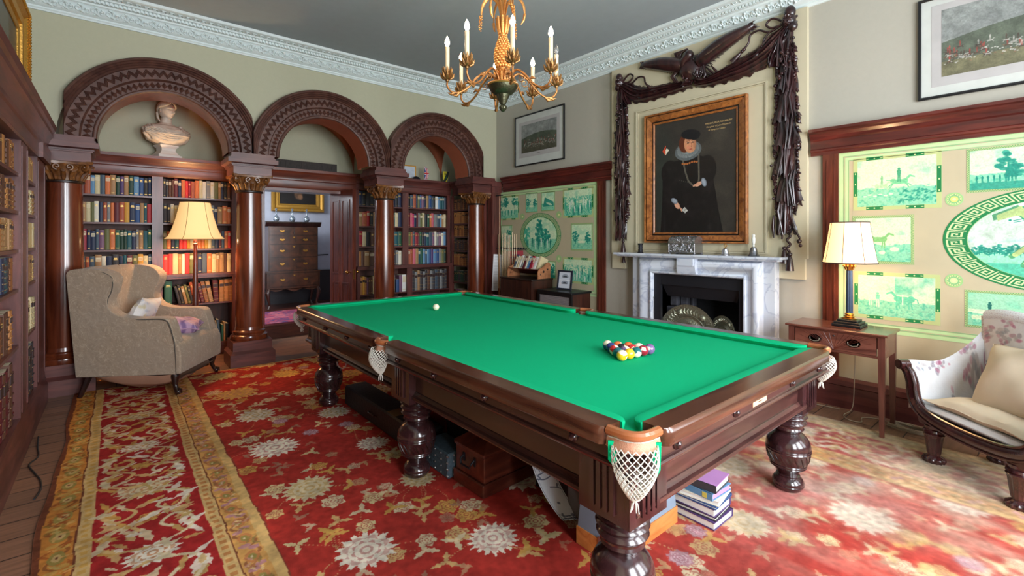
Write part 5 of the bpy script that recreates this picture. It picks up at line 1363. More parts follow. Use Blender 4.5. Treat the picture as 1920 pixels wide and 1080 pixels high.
# print panels: pale green papered fields with ruled green borders
M['panel']=plain('panel_paper',rgb(184,172,142),.75,var=.03); M['rule']=plain('panel_rule_green',rgb(130,184,128),.75); M['ruleb']=plain('panel_rule_pale',rgb(186,216,158),.75)
def ppanel(name,y0,y1,z0,z1):
    b=MB(); b.box(XB-.006,XB,y0,y1,z0-.5,z1)
    fr(y0,y1,z0,z1,.03,XB-.008,XB-.006,b); n=len(b.f)
    for i in range(6,n): b.m[i]=2
    k=len(b.f); fr(y0+.033,y1-.033,z0+.033,z1-.033,.005,XB-.008,XB-.006,b); fr(y0+.045,y1-.045,z0+.045,z1-.045,.022,XB-.0075,XB-.006,b); fr(y0+.07,y1-.07,z0+.07,z1-.07,.004,XB-.008,XB-.006,b)
    for i in range(k,len(b.f)): b.m[i]=1
    for i in range(k+24,k+48): b.m[i]=2
    return struct(name,b,[M['panel'],M['rule'],M['ruleb']],smooth=0)
ppanel('trim_12',4.065,6.2,.70,2.255); ppanel('trim_13',-1.6,1.318,.70,2.255)

# ---------------- the prints themselves (generated green engravings)
G0=(204,226,186);G1=(130,202,164);G2=(56,168,138);G3=(12,128,110);GD=(10,118,62)
def horse(I,x,y,s,c,fl=1,run=False):
    P=lambda a,b_:(x+fl*a*s,y+b_*s)
    I.ell(x,y,.5*s,.19*s,c,.95); I.ell(*P(.36,.03),.2*s,.2*s,c,.95); I.ell(*P(-.36,.04),.2*s,.22*s,c,.95)
    I.poly([P(.32,.0),P(.5,.1),P(.74,.42),P(.62,.5),P(.4,.22)],c,.95); I.poly([P(.6,.36),P(.68,.52),P(.98,.36),P(.96,.26),P(.76,.34)],c,.95)
    lg=[(.38,-.1,.75,-.35),(.34,-.1,.62,-.5),(-.38,-.1,-.72,-.42),(-.34,-.1,-.6,-.5)] if run else [(.38,-.1,.4,-.62),(.28,-.1,.24,-.62),(-.36,-.1,-.44,-.62),(-.28,-.1,-.26,-.62)]
    for a,b_,cc,d in lg: I.line([P(a,b_),P((a+cc)/2+.03,(b_+d)/2+.03),P(cc,d)],c,.075*s)
    I.line([P(-.5,.1),P(-.68,.05),P(-.74,-.2)] if not run else [P(-.5,.12),P(-.8,.16)],c,.06*s)
def man(I,x,y,s,c,w=None):
    I.ell(x,y+.42*s,.08*s,.09*s,c); I.poly([(x-.12*s,y+.33*s),(x+.12*s,y+.33*s),(x+.09*s,y-.05*s),(x-.09*s,y-.05*s)],c); I.line([(x-.04*s,y),(x-.06*s,y-.45*s)],w or c,.07*s); I.line([(x+.04*s,y),(x+.06*s,y-.45*s)],w or c,.07*s)
def treec(I,x,y,r,c,seed=0):
    q=random.Random(seed); I.line([(x,y-r*1.4),(x,y)],c,r*.12)
    for k in range(26): a=q.random()*6.28; d=r*q.random()**.5; I.ell(x+d*math.cos(a)*.8,y+d*math.sin(a),r*.22,r*.17,c,.75,0,2)
def scene(kind,w,h,seed):
    I=Img(w,h,G0); q=random.Random(seed); n=vnoise(h,w,40,seed)
    I.put(((I.Y<h*(.38+.1*(n-.5)))).astype(float),G1,.9); m=vnoise(h,w,9,seed+5); I.put(np.clip((m-.5)*4,0,1)*(I.Y<h*.4),G2,.6)
    I.put(np.clip((n-.55)*5,0,1)*(I.Y>h*.6),G1,.5)
    if kind=='hunt':
        for k in range(60): I.ell(w*(.55+.45*q.random()),h*(.05+.3*q.random()),6,3,G3,.6,q.random())
        horse(I,w*.55,h*.5,w*.2,(110,190,140),1,True); man(I,w*.55,h*.64,h*.3,(60,150,110)); horse(I,w*.32,h*.42,w*.15,(170,210,160),1,True); man(I,w*.33,h*.55,h*.2,(120,180,130))
        for k in range(6): I.ell(w*(.1+.07*k),h*(.22+.03*(k%2)),7,3,(226,232,200))
    elif kind=='stand':
        I.put(((I.X>w*.5)&(I.Y>h*.55)).astype(float)*np.clip((n-.35)*3,0,1),G2,.6); horse(I,w*.62,h*.45,w*.24,(90,186,150),-1); man(I,w*.27,h*.4,h*.38,(110,196,160),(200,226,190)); man(I,w*.17,h*.42,h*.36,(190,222,190)); I.line([(w*.6,h*.33),(w*.6,h*.56)],(214,232,200),4)
    elif kind=='horse':
        horse(I,w*.42,h*.5,w*.3,(120,178,110),1); I.ell(w*.72,h*.28,w*.08,h*.05,(226,232,190)); I.ell(w*.5,h*.2,w*.06,h*.04,(226,232,190))
    elif kind=='tree':
        treec(I,w*.66,h*.62,h*.30,G3,seed); treec(I,w*.78,h*.5,h*.2,G3,seed+1)
        for k in range(7): man(I,w*(.12+.1*k),h*.26,h*.18,G3)
        I.put((I.Y<h*.18).astype(float),G3,.7)
    elif kind=='wood':
        for k in range(5): treec(I,w*q.random(),h*(.4+.4*q.random()),h*.2,G2 if k%2 else G3,seed+k)
        for k in range(9): man(I,w*(.1+.09*k),h*(.2+.1*q.random()),h*.26,(210,228,206) if k%2 else G3)
    elif kind=='crowd':
        I.put(np.clip((m-.42)*5,0,1)*(I.Y<h*.75),G2,.7)
        for k in range(22): man(I,w*q.random(),h*(.12+.4*q.random()),h*.3,q.choice([(214,230,210),G3,G2]))
    elif kind=='hill':
        I.poly([(w*.1,h*.2),(w*.25,h*.75),(w*.95,h*.45),(w*.95,h*.2)],G3,.8); I.ell(w*.6,h*.35,w*.25,h*.06,(206,226,190),.9,-.3)
    elif kind=='pond':
        treec(I,w*.2,h*.55,h*.22,G3,3); treec(I,w*.8,h*.5,h*.2,G3,4); I.ell(w*.5,h*.3,w*.2,h*.06,(214,228,190)); man(I,w*.75,h*.45,h*.3,G3)
    elif kind=='dogs':
        I.put((I.Y>h*.5).astype(float),G2,.35); man(I,w*.38,h*.55,h*.38,(16,100,90)); horse(I,w*.68,h*.3,w*.16,(26,110,60),1); horse(I,w*.5,h*.22,w*.13,(40,120,60),-1)
        for k in range(6): I.ell(w*(.1+.06*k),h*.25,6,9,(206,220,180))
    I.noise(.12,4,seed+9); return I
def bordered(I0,kind,bw=9):
    """add a paper border with bead and ribbon ornaments round a picture image"""
    w,h=I0.w+2*bw,I0.h+2*bw; I=Img(w,h,(182,190,132)); I.a[bw:bw+I0.h,bw:bw+I0.w]=I0.a
    e=np.minimum(np.minimum(I.X,w-I.X),np.minimum(I.Y,h-I.Y))
    if kind=='ribbon':
        hat=((np.floor(I.X/3)+np.floor(I.Y/3))%2)*(e<bw-2)*(e>2); I.put(hat.astype(float),(170,190,120),.6)
        for fx in (.26,.72):
            for y0 in (1,h-bw+1):
                I.rect(w*fx-w*.1,y0,w*fx+w*.1,y0+bw-2,GD); I.ell(w*fx,y0+bw/2-1,3,3,(230,226,160)); I.ell(w*fx-w*.08,y0+bw/2-1,5,2,(230,226,160)); I.ell(w*fx+w*.08,y0+bw/2-1,5,2,(230,226,160))
        for x0 in (1,w-bw+1):
            I.rect(x0,h*.27,x0+bw-2,h*.73,GD)
            for fy in (.3,.5,.7): I.ell(x0+bw/2-1,h*fy,2,4,(230,226,160))
    else:
        al=np.where(np.minimum(I.X,w-I.X)<np.minimum(I.Y,h-I.Y),I.Y,I.X); d=e-bw*.5
        I.put(((np.sin(al*.9)*bw*.25-d)**2<2.2).astype(float)*(e<bw-1)*(e>1),(84,140,84),.9); I.put(((e<1.5)|((e>bw-1.6)&(e<bw))).astype(float),(110,160,100),.8)
    return I
KEY=["11111111","10000001","10111101","10100101","10110101","10010101","11010111","00010000"]
KEYM=np.array([[int(c) for c in r] for r in ["111111110","100000010","101111010","101001010","101101010","100001010","111111010","000000010"]])
def keyring(w,h,inner,n,img):
    """oval medallion: Greek key ring round an oval picture; coordinates -1..1"""
    I=Img(w,h,G0); x=(I.X-w/2)/(w/2); y=(I.Y-h/2)/(h/2); r=np.hypot(x,y); th=np.arctan2(y,x)
    I.a[:]=img.a[(np.clip((y/inner*.5+.5),0,.999)*img.h).astype(int),(np.clip((x/inner*.5+.5),0,.999)*img.w).astype(int)]
    ring=r>inner; I.put(ring.astype(float),GD)
    v=(r-inner)/(1-inner); k=((v-.12)/.76*8); u=((th/(2*PI)*n)%1)*9
    ki=np.clip(k.astype(int),0,7); ui=np.clip(u.astype(int),0,8); on=KEYM[7-ki,ui]*(v>.12)*(v<.88)
    I.put(on.astype(float),(200,206,156),.97); I.put(((v>0)&(v<.03)).astype(float),(150,180,120)); return I
def wallprint(label,yc,zc,w,h,kind,bk,seed,name='pasted_print'):
    pw=int(260*w/.5); ph=int(pw*h/w); bw=max(7,int(pw*.055)); I=bordered(scene(kind,pw-2*bw,ph-2*bw,seed),bk,bw)
    b=MB(); b.box(-w/2,w/2,-.0015,0,-h/2,h/2); b.uv={2:[(0,0),(1,0),(1,1),(0,1)]}
    m=imgmat('print_img_%d'%seed,I,.7); o=ob(name,b,[m],loc=(XB-.0065,yc,zc),rot=(0,0,-PI/2),smooth=0)
    return tag(o,label,'print','green prints pasted on the wall panels')
def medallion(label,yc,zc,rx,rz_,img,n,seed,inner=.8):
    N=72; b=MB(); vs=[];
    for y_ in (-.0015,0):
        for i in range(N): a=2*PI*i/N; vs.append((rx*math.cos(a),y_,rz_*math.sin(a)))
    b.add(vs,[tuple(range(N))]+[(N+i,N+(i+1)%N,(i+1)%N,i) for i in range(N)]); b.uv={0:[(.5+.5*math.cos(2*PI*i/N),.5+.5*math.sin(2*PI*i/N)) for i in range(N)]}
    k=700 if rx>.2 else 90; I=keyring(k,int(k*rz_/rx),inner,n,img) if n else img
    o=ob('medallion_print' if n else 'roundel_print',b,[imgmat('medal_img_%d'%seed,I,.7)],loc=(XB-.0065,yc,zc),rot=(0,0,-PI/2),smooth=0); return tag(o,label,'print','green prints pasted on the wall panels')
wallprint('green print of riders jumping a hedge, above the table lamp',.924,1.968,.577,.455,'hunt','ribbon',31)
wallprint('green print of a standing horse, half hidden by the lit lampshade',1.01,1.488,.416,.408,'horse','bead',32)
wallprint('green print of a groom holding a horse, behind the table lamp base',.925,1.012,.564,.40,'stand','ribbon',33)
wallprint('green print of a large dark tree at the upper right',.325,2.01,.34,.33,'tree','bead',34)
wallprint('green print of a rider and hounds above the sofa arm',.335,.968,.34,.28,'dogs','bead',35)
wallprint('square green woodland print at the upper left, behind the tall cue',5.93,1.99,.50,.40,'wood','ribbon',36)
wallprint('small green print of cattle, left of the hill print',5.385,2.045,.273,.308,'pond','bead',37)
wallprint('small green print of a dark hillside above the round medallion',5.022,2.044,.295,.29,'hill','bead',38)
wallprint('green print of a crowd at the upper right of the far panel',4.43,1.995,.57,.425,'crowd','ribbon',39)
wallprint('small green landscape print in a beaded border, right of the round medallion',4.357,1.511,.405,.385,'pond','bead',40)
wallprint('green print of standing figures above the framed photograph',4.43,1.038,.57,.365,'crowd','ribbon',41)
wallprint('small green print half hidden behind the billiard cues',6.0,1.485,.30,.44,'wood','bead',42)
wallprint('small green print peeping out behind the book trough',4.97,1.02,.22,.26,'tree','bead',43)
ci=scene('wood',400,300,50); medallion('round green medallion with Greek key border over the book trough',5.2,1.536,.45,.34,ci,30,50,.80)
hi=scene('stand',500,300,51)
hi=Img(500,320,(196,214,196)); nn=vnoise(320,500,50,5); hi.put((hi.Y<110+20*(nn-.5)).astype(float),G1,.9); hi.put((hi.Y<64).astype(float),G2,.7); hi.put(np.clip((nn-.55)*4,0,1)*(hi.Y>150),(150,196,186),.6)
for k in range(12): treec(hi,20+k*14,112+6*(k%3),16,G3,k)
horse(hi,300,176,236,(70,140,96),-1,True); horse(hi,300,178,224,(168,186,120),-1,True); hi.ell(310,178,60,24,(186,200,140),.8,0,12); hi.line([(128,236),(220,262),(320,270)],G3,3); hi.line([(128,230),(215,246)],G3,2); hi.ell(330,58,130,16,G3,.75,0,8); hi.ell(118,238,4,4,G3); hi.poly([(290,215),(330,215),(320,270),(300,270)],G2); hi.ell(308,286,13,15,G3); hi.noise(.12,5,5); hi.noise(.15,30,6)
medallion('large oval green medallion of a galloping horse in Greek key border',0.02,1.49,.61,.375,hi,34,51,.77)
def rosette(c): 
    I=Img(90,90,G1)
    for r,cc in ((44,(150,190,120)),(36,(206,214,150)),(28,(120,176,120)),(20,c),(10,(220,220,160))): I.ell(45,45,r,r,cc)
    for k in range(16): I.ell(45+32*math.cos(k*PI/8),45+32*math.sin(k*PI/8),3,3,(90,150,100))
    return I
for k,(y,z,c,l) in enumerate(((.564,1.801,(214,206,110),'yellowish roundel right of the hunting print'),(.566,1.173,(196,210,150),'green roundel beside the groom print, below the large oval'),(5.597,1.833,(200,212,140),'small green roundel at the upper left of the round medallion'),(4.795,1.834,(206,220,130),'small green roundel at the upper right of the round medallion'),(4.795,1.192,(190,214,150),'small green roundel above the framed photograph'))):
    medallion(l,y,z,.052,.052,rosette(c),0,60+k)

# ---------------- framed pictures
def huntimg(w,h,dark,seed):
    I=Img(w,h,(160,166,164)); n=vnoise(h,w,60,seed); I.put(np.clip((n-.4)*2,0,1),(132,138,140),.6)
    I.put((I.Y<h*(.52+.22*np.sin(I.X/w*2.4+.2)*.8-.05)).astype(float),(84,96,78) if not dark else (60,74,54)); I.put((I.Y<h*.22).astype(float),(128,118,76) if not dark else (66,60,40),.8)
    q=random.Random(seed)
    for k in range(64): x=w*(.02+.96*q.random()); y=h*(.20+.20*q.random()); c=q.choice([(180,50,44),(210,206,196),(70,50,40),(180,60,50)]); horse(I,x,y,w*.028,q.choice([(60,44,36),(206,202,194),(90,64,46)]),q.choice((-1,1)),True); man(I,x,y+h*.045,h*.08,c)
    for k in range(120): I.ell(w*q.random(),h*(.16+.14*q.random()),w*.006,h*.008,q.choice([(226,222,212),(226,222,212),(150,110,80)]))
    I.a=I.a*.62+np.array((112,112,104))/255.*.30; I.noise(.12,4,seed); I.noise(.2,26,seed+3); return I
BF=[(0,.004),(0,.018),(.004,.022),(.016,.022),(.02,.018),(.02,0)]
def mounted(label,yc,zc,w,h,img,iw,ih,x=XB-.012,dz=.02,fm=None):
    t=thing('framed_print',label,'framed print',(x,yc,zc),-PI/2,'framed hunting prints')
    ob('backing',MB().box(-w/2,w/2,-.004,0,-h/2,h/2),M['darkwood'],t)
    ob('mount',MB().box(-w/2,w/2,-.007,-.004,-h/2,h/2),plain('mount_card',rgb(196,198,192),.85),t)
    ob('plate_paper',MB().box(-iw/2-.06,iw/2+.06,-.0085,-.007,-ih/2-.07+dz,ih/2+.05+dz),plain('plate_paper',rgb(178,174,172),.85),t)
    q=MB(); q.quad((-iw/2,-.0095,-ih/2+dz),(iw/2,-.0095,-ih/2+dz),(iw/2,-.0095,ih/2+dz),(-iw/2,-.0095,ih/2+dz)); ob('print',q,imgmat('hunt_%d'%int(yc*10),img,.6),t,smooth=0)
    ob('frame',frame(t,w-.03,h-.03,0,BF,None),fm or M['black'],t,smooth=25)
    for k in range(3): ob('caption_line',MB().box(-.03-.01*k,.03+.01*k,-.0092,-.0085,-ih/2+dz-.028-.008*k,-ih/2+dz-.025-.008*k),M['iron'],t,smooth=0) if k<2 else None
mounted('framed hunting print in a black frame over the left green panel',5.216,3.033,1.086,.79,huntimg(420,260,True,11),.78,.44)
mounted('large framed hunting print, cut off by the right edge of the photo',.145,3.00,1.25,.79,huntimg(520,280,False,12),.98,.52)
# portrait of a lady
def portrait():
    W_,H_=372,500; I=Img(W_,H_,(48,44,40)); n=vnoise(H_,W_,60,3); I.put(np.clip((n-.45)*3,0,1),(74,68,58),.5); I.ell(30,200,60,230,(40,54,48),.5,0,60)
    D=(20,17,18)
    I.poly([(28,0),(36,120),(40,250),(62,300),(95,318),(120,322),(215,332),(245,318),(268,270),(285,180),(298,100),(318,0)],D); I.ell(75,270,42,56,D,1,0,4); I.ell(250,268,40,60,D,1,0,4)
    I.put(np.clip((vnoise(H_,W_,26,8)-.5)*3,0,1)*(I.Y<310)*(I.X>40)*(I.X<300),(48,40,40),.5)
    I.ell(163,358,62,42,(98,104,106),1,.1); I.ell(163,362,52,34,(140,146,146),.9,.1)
    for k in range(46):
        a=2*PI*k/46; I.line([(163+30*math.cos(a),362+18*math.sin(a)),(163+60*math.cos(a),358+40*math.sin(a))],(70,76,78),1.6,.8)
    I.ell(150,392,30,40,(92,44,26),1,0,3); I.ell(172,388,27,40,(206,142,104),1,.05,3); I.ell(180,366,17,16,(206,142,104),1,0,4); I.ell(196,384,8,22,(150,90,64),.4,0,6); I.ell(166,372,10,8,(214,130,104),.6,0,5)
    for x in (164,186): I.ell(x,393,5.5,3,(60,36,28)); I.ell(x,394,7,2,(240,214,190),.35); I.line([(x-7,401),(x+7,402)],(110,60,40),2)
    I.line([(178,392),(182,376),(177,373)],(160,92,68),2.4); I.ell(176,364,7,2.2,(170,64,54)); 
    I.ell(176,428,44,22,(16,16,22),1,-.15,3); I.ell(198,418,22,16,(16,16,22),1,.3,3)
    I.line([(140,318),(150,270),(165,225),(190,200),(210,205),(214,235),(212,330)],(106,100,88),7,.95); I.line([(140,318),(150,270),(165,225),(190,200),(210,205),(214,235),(212,330)],(70,66,58),2)
    for k in range(7): I.ell(138+11*k,304-3*math.sin(k),5,4.5,(176,100,50))
    for k in range(6): I.ell(125+9*k,232-3*k,2,2,(90,86,76))
    I.ell(214,208,18,8,(214,158,130),1,.5,2)
    for k in range(4): I.line([(212,206+3*k),(188,200-2*k+3*k)],(206,148,120),4)
    I.ell(236,214,11,20,(120,128,140),1,.3,2); I.ell(236,214,7,15,(160,168,178),.8,.3,2)
    I.ell(112,120,18,11,(214,158,130),1,-.9,2); 
    for k in range(4): I.line([(116+2*k,118),(134,104-4*k)],(208,150,122),4)
    I.ell(98,142,18,11,(120,128,140),1,-.6,2); I.ell(98,142,12,7,(164,170,180),.8,-.6,2)
    I.poly([(134,98),(150,84),(164,96),(148,112)],(186,184,178)); 
    for k in range(5): I.line([(140+4*k,88+3*k),(150+2*k,104)],(120,118,112),1)
    I.poly([(38,372),(54,352),(56,398)],(206,70,40)); I.poly([(54,352),(72,374),(60,384),(54,376)],(226,216,196)); I.noise(.12,3,4); return I
PP=[(0,.006),(.0,.012),(.012,.022),(.02,.018),(.022,.012),(.034,.012),(.036,.03),(.05,.036),(.085,.05),(.092,.048),(.095,.03),(.1,.03),(.103,.05),(.118,.055),(.122,.05),(.122,0)]
t=thing('portrait_painting','portrait of a lady in black with a ruff, in a gilt frame over the fireplace','painting',(XP-.004,2.685,2.20),-PI/2)
pw,ph=.955,1.275
ob('backing',MB().box(-.59,.59,-.003,0,-.75,.75),M['darkwood'],t)
q=MB(); q.quad((-pw/2,-.006,-ph/2),(pw/2,-.006,-ph/2),(pw/2,-.006,ph/2),(-pw/2,-.006,ph/2)); cv=ob('canvas',q,imgmat('portrait_img',portrait(),.45,coat=.15),t,smooth=0)
M['pframe']=wood('walnut_gilt_frame',rgb(120,66,30),rgb(186,116,58),scale=(1,1,1),rough=.35,coat=.3,freq=16)
fb=frame(t,pw,ph,0,PP,None); 
for i in range(len(fb.f)):
    j=i%(len(PP)-1)
    if j in (3,4,9,10): fb.m[i]=1
ob('frame',fb,[M['pframe'],M['black']],t,smooth=20)
M['letgold']=plain('painted_gold_letters',rgb(196,164,110),.6)
for k,(s_,sz) in enumerate((('MARIA UXOR ADERBURY','.026'),('Daughter of John Pilsworth','.024'),('of Hampton Lovett','.024'))):
    text('inscription',s_,float(sz),M['letgold'],cv,T(.29-.01*(k==2)*2,-.0065,.535-.036*k)@RX(PI/2))
# gilt framed mirror or picture standing on the left bookcase
t=thing('gilt_frame','broad carved gilt frame standing on top of the left bookcase','framed picture',(-.60,4.78,2.935),PI/2)
GW=[(0,.004),(.0,.012),(.02,.02),(.04,.012),(.06,.012),(.065,.03),(.08,.034),(.085,.022),(.13,.03),(.16,.055),(.19,.058),(.2,.05),(.205,.0)]
ob('backing',MB().box(-.7,.7,-.003,0,-.39,.39),M['darkwood'],t); q=MB(); q.quad((-.51,-.005,-.2),(.51,-.005,-.2),(.51,-.005,.2),(-.51,-.005,.2)); I=Img(80,40,(40,36,32)); I.noise(.4,10,2); ob('canvas',q,imgmat('gf',I,.4,coat=.2),t,smooth=0)
ob('frame',frame(t,1.02,.40,0,GW,None),M['goldflat'],t,smooth=25)
q=MB()
for k in range(30):
    z=-.36+.72*k/29; q.ball((.69,-.058,z),.014,6); q.tube([(.665,-.05,z-.01),(.68,-.062,z),(.665,-.05,z+.01)],.006,5)
for k in range(52): q.ball((-.69+1.38*k/51,-.058,-.375),.013,6); q.ball((-.69+1.38*k/51,-.058,.375),.013,6)
ob('carved_ornament',q,M['gold'],t)

# ================================================================ CARVED WOODEN GARLAND OVER THE PORTRAIT
M['garland']=wood('lime_wood_dark',rgb(26,14,18),rgb(66,34,34),scale=(1,1,.3),rough=.3,coat=.35,freq=12)
t=thing('wood_garland','dark carved wooden drapery swag with an eagle framing the portrait','wood carving',(XP,2.68,3.3))
XO=XP
def leafp(b,y,z,x,l,w,ang,th=.012,curl=.02):
    """carved pointed leaf lying near the wall, ang measured from +y (left in the photo) upward"""
    c,s=math.cos(ang),math.sin(ang); n=6; pts=[];R=[]
    for i in range(n+1):
        u=i/n; pts.append((x-.012-curl*math.sin(PI*u),y+l*u*c,z+l*u*s)); R.append(max(.0015,w*math.sin(PI*(.12+.88*u)**.8)*(1-.2*u)))
    b.tube(pts,R,6)
def drop(name,yc,z0,z1,w,seed,thin=1):
    r=random.Random(seed); b=MB(); n=7; H=(z0-z1)/n
    def prof(z): # half width by height
        u=(z0-z)/(z0-z1); return w*(.55+.45*min(1,u*2.2))*(1 if u<.8 else 1-1.9*(u-.8))
    for k in range(n):
        za=z0-H*k; zb=za-H*1.25; yo=yc+r.uniform(-.018,.018)*(k>0)
        ph=r.random()*6; nf=r.choice((7,9,8)); hw=prof((za+zb)/2)*.98
        def f(u,v,za=za,zb=zb,yo=yo,ph=ph,nf=nf,hw=hw,k=k):
            a=-.1+(PI+.2)*u; rr=(.55+.45*v)*(1+.14*math.sin(nf*2*a+ph+v*1.5)*(.4+.6*v)); rag=.03*math.sin(a*11+ph)*v
            return (XO-.002-.075*rr*math.sin(a)-.004,yo+hw*rr*math.cos(a)+.01*math.sin(v*5+ph),za+(zb-za)*v+rag)
        b.grid(f,36,10)
        for q in range(3): # hanging folds down the middle
            y=yo+hw*r.uniform(-.6,.6); b.tube([(XO-.06,y,za-.02),(XO-.085,y+r.uniform(-.02,.02),za-H*.5),(XO-.08,y+r.uniform(-.03,.03),zb-.02)],[.008,.013,.005],6)
    for k in range(int(56*(z0-z1)/2)):
        z=z0-.12-(z0-z1-.2)*k/(56*(z0-z1)/2); hw=prof(z)
        for sg in (-1,1):
            if r.random()<.85: leafp(b,yc+sg*hw*.78,z,XO,r.uniform(.035,.06),r.uniform(.014,.024),-PI/2+sg*r.uniform(.1,.9))
            if r.random()<.35: b.ball((XO-.04-r.random()*.03,yc+sg*hw*r.uniform(.75,1.05),z),r.uniform(.009,.016),7)
    for q in range(14): b.ball((XO-.085,yc+r.uniform(-.4,.4)*w,z0-.22-.02*q),r.uniform(.012,.018),7)
    return b
def tassel(b,x,y,z,s=1.,ang=0):
    c,s_=math.cos(ang),math.sin(ang); o=len(b.v)
    b.lathe([(.004,0),(.016,-.005),(.018,-.02),(.01,-.03),(.016,-.04),(.026,-.1),(.03,-.14),(.0,-.142)],n=14,flute=lambda a,zz:1+(.10*math.sin(a*7) if zz<-.04 else 0)); b.xf(T(x,y,z)@RX(ang)@Matrix.Scale(s,4),o)
b=drop('d',1.728,3.50,1.62,.118,5); ob('right_drop',b,M['garland'],t,world=True,smooth=50)
b=MB()
for i in range(26): b.ball((XO-.05,1.70+.014*math.sin(i*.9),1.66-.0115*i),.0125,6)
for i in range(14): b.ball((XO-.05,1.775+.02*math.sin(i*.4),1.64-.011*i),.010,6)
for i in range(10): b.ball((XO-.05,1.66-.006*i,1.60-.011*i),.011,6)
tassel(b,XO-.055,1.735,1.42,1.15); tassel(b,XO-.05,1.69,1.365,1.25); b.ball((XO-.05,1.61,1.47),.022,8); b.ball((XO-.05,1.60,1.43),.016,8)
b.tube([(XO-.05,1.83,1.72),(XO-.05,1.838,1.6),(XO-.05,1.83,1.5)],[.01,.018,.008],6); ob('cord_and_tassels',b,M['garland'],t,world=True,smooth=60)
b=drop('d',3.628,3.40,1.55,.105,8); ob('left_drop',b,M['garland'],t,world=True,smooth=50)
b=MB()
for i in range(14): b.ball((XO-.05,3.60+.01*math.sin(i*.9),1.62-.0115*i),.012,6)
tassel(b,XO-.06,3.585,1.475,1.1)
tassel(b,XO-.03,3.60,1.30,.8)
b.ball((XO-.05,3.66,1.62),.02,8); b.ball((XO-.05,3.67,1.53),.016,8); ob('cord_and_tassels',b,M['garland'],t,world=True,smooth=60)
def knot(yc,zc,sg,s=1.):
    b=MB(); b.ball((XO-.05,yc,zc),.055*s,12,sx=.8); b.ball((XO-.05,yc-sg*.01,zc+.065*s),.045*s,12,sx=.8,sz=1.2); b.ball((XO-.05,yc-sg*.03,zc-.055*s),.042*s,12,sx=.8)
    for k in range(9): a=k*.7; b.tube([(XO-.03,yc+.06*s*math.cos(a),zc+.07*s*math.sin(a)),(XO-.1,yc+.02*s*math.cos(a+.6),zc+.03*s*math.sin(a+.6)),(XO-.05,yc-.05*s*math.cos(a),zc-.06*s*math.sin(a))],[.012,.016,.01],6)
    # loops of cord with a hanging tassel, toward the middle (sg=+1: toward +y)
    q=[(XO-.05,yc+sg*.04,zc+.0),(XO-.05,yc+sg*.14,zc+.07),(XO-.05,yc+sg*.2,zc+.03),(XO-.05,yc+sg*.15,zc-.02),(XO-.05,yc+sg*.07,zc-.02)]
    b.tube(smoothpoly(q,6),.011,7)
    q=[(XO-.045,yc+sg*.05,zc-.01),(XO-.045,yc+sg*.17,zc-.05),(XO-.045,yc+sg*.27,zc+.0),(XO-.045,yc+sg*.35,zc-.02),(XO-.045,yc+sg*.37,zc-.09),(XO-.045,yc+sg*.41,zc-.14)]
    b.tube(smoothpoly(q,6),.011,7); b.ball((XO-.045,yc+sg*.415,zc-.145),.019,8); tassel(b,XO-.045,yc+sg*.42,zc-.15,1.05,(-sg)*-.9)
    q=[(XO-.045,yc+sg*.17,zc-.05),(XO-.045,yc+sg*.22,zc-.10),(XO-.045,yc+sg*.23,zc-.15)]; b.tube(smoothpoly(q,5),.010,7); b.ball((XO-.045,yc+sg*.23,zc-.155),.017,8); tassel(b,XO-.05,yc+sg*.235,zc-.16,.95,sg*.6)
    ob('bow_and_cord',b,M['garland'],t,world=True,smooth=60)
knot(1.70,3.555,1,1.15); knot(3.645,3.455,-1,1.0)
def swag(pts,widths,nf,ph,sd):
    """draped cloth band: centre line (y,z), half width across, pleated along its length"""
    P=smoothpoly(pts,8); Wd=smoothpoly([(w,0) for w in widths],8); b=MB(); L=len(P)-1
    def f(u,v):
        i=min(L,int(round(u*L))); y,z=P[i]; j=min(L-1,max(0,i-1)); dy,dz=P[j+1][0]-P[j][0],P[j+1][1]-P[j][1]; l=math.hypot(dy,dz)+1e-9; ny,nz=-dz/l,dy/l
        w=Wd[i][0]; q=(2*v-1); bul=math.sqrt(max(0,1-q*q)); pl=.016*math.sin(v*nf*PI*2+ph+u*2)*(1 if w>.04 else .5)
        rag=(.012*math.sin(u*60+ph)+.008*math.sin(u*97))*(1 if abs(q)>.98 else 0)
        return (XO-.004-.07*bul-pl*bul,y+ny*(q*w+rag),z+nz*(q*w+rag))
    b.grid(f,L,28); return b
b=swag([(3.64,3.43),(3.55,3.36),(3.40,3.255),(3.22,3.225),(3.02,3.22),(2.82,3.215),(2.68,3.20)],[.03,.085,.10,.085,.075,.055,.03],5,0,1)
b.join(swag([(3.64,3.42),(3.60,3.32),(3.56,3.20),(3.52,3.14)],[.025,.05,.055,.03],4,1,2)); ob('left_swag',b,M['garland'],t,world=True,smooth=70)
b=swag([(1.70,3.50),(1.80,3.40),(1.93,3.305),(2.10,3.25),(2.30,3.215),(2.48,3.19),(2.64,3.19)],[.04,.12,.115,.11,.085,.06,.03],6,0,3)
b.join(swag([(1.71,3.48),(1.78,3.36),(1.84,3.25),(1.86,3.16)],[.03,.06,.06,.025],4,1,4)); 
for k in range(4): leafp(b,2.50-.04*k,3.24+.0*k,XO-.02,.16,.014,-.0+PI*.2+.1*k*1.0)
ob('right_swag',b,M['garland'],t,world=True,smooth=70)
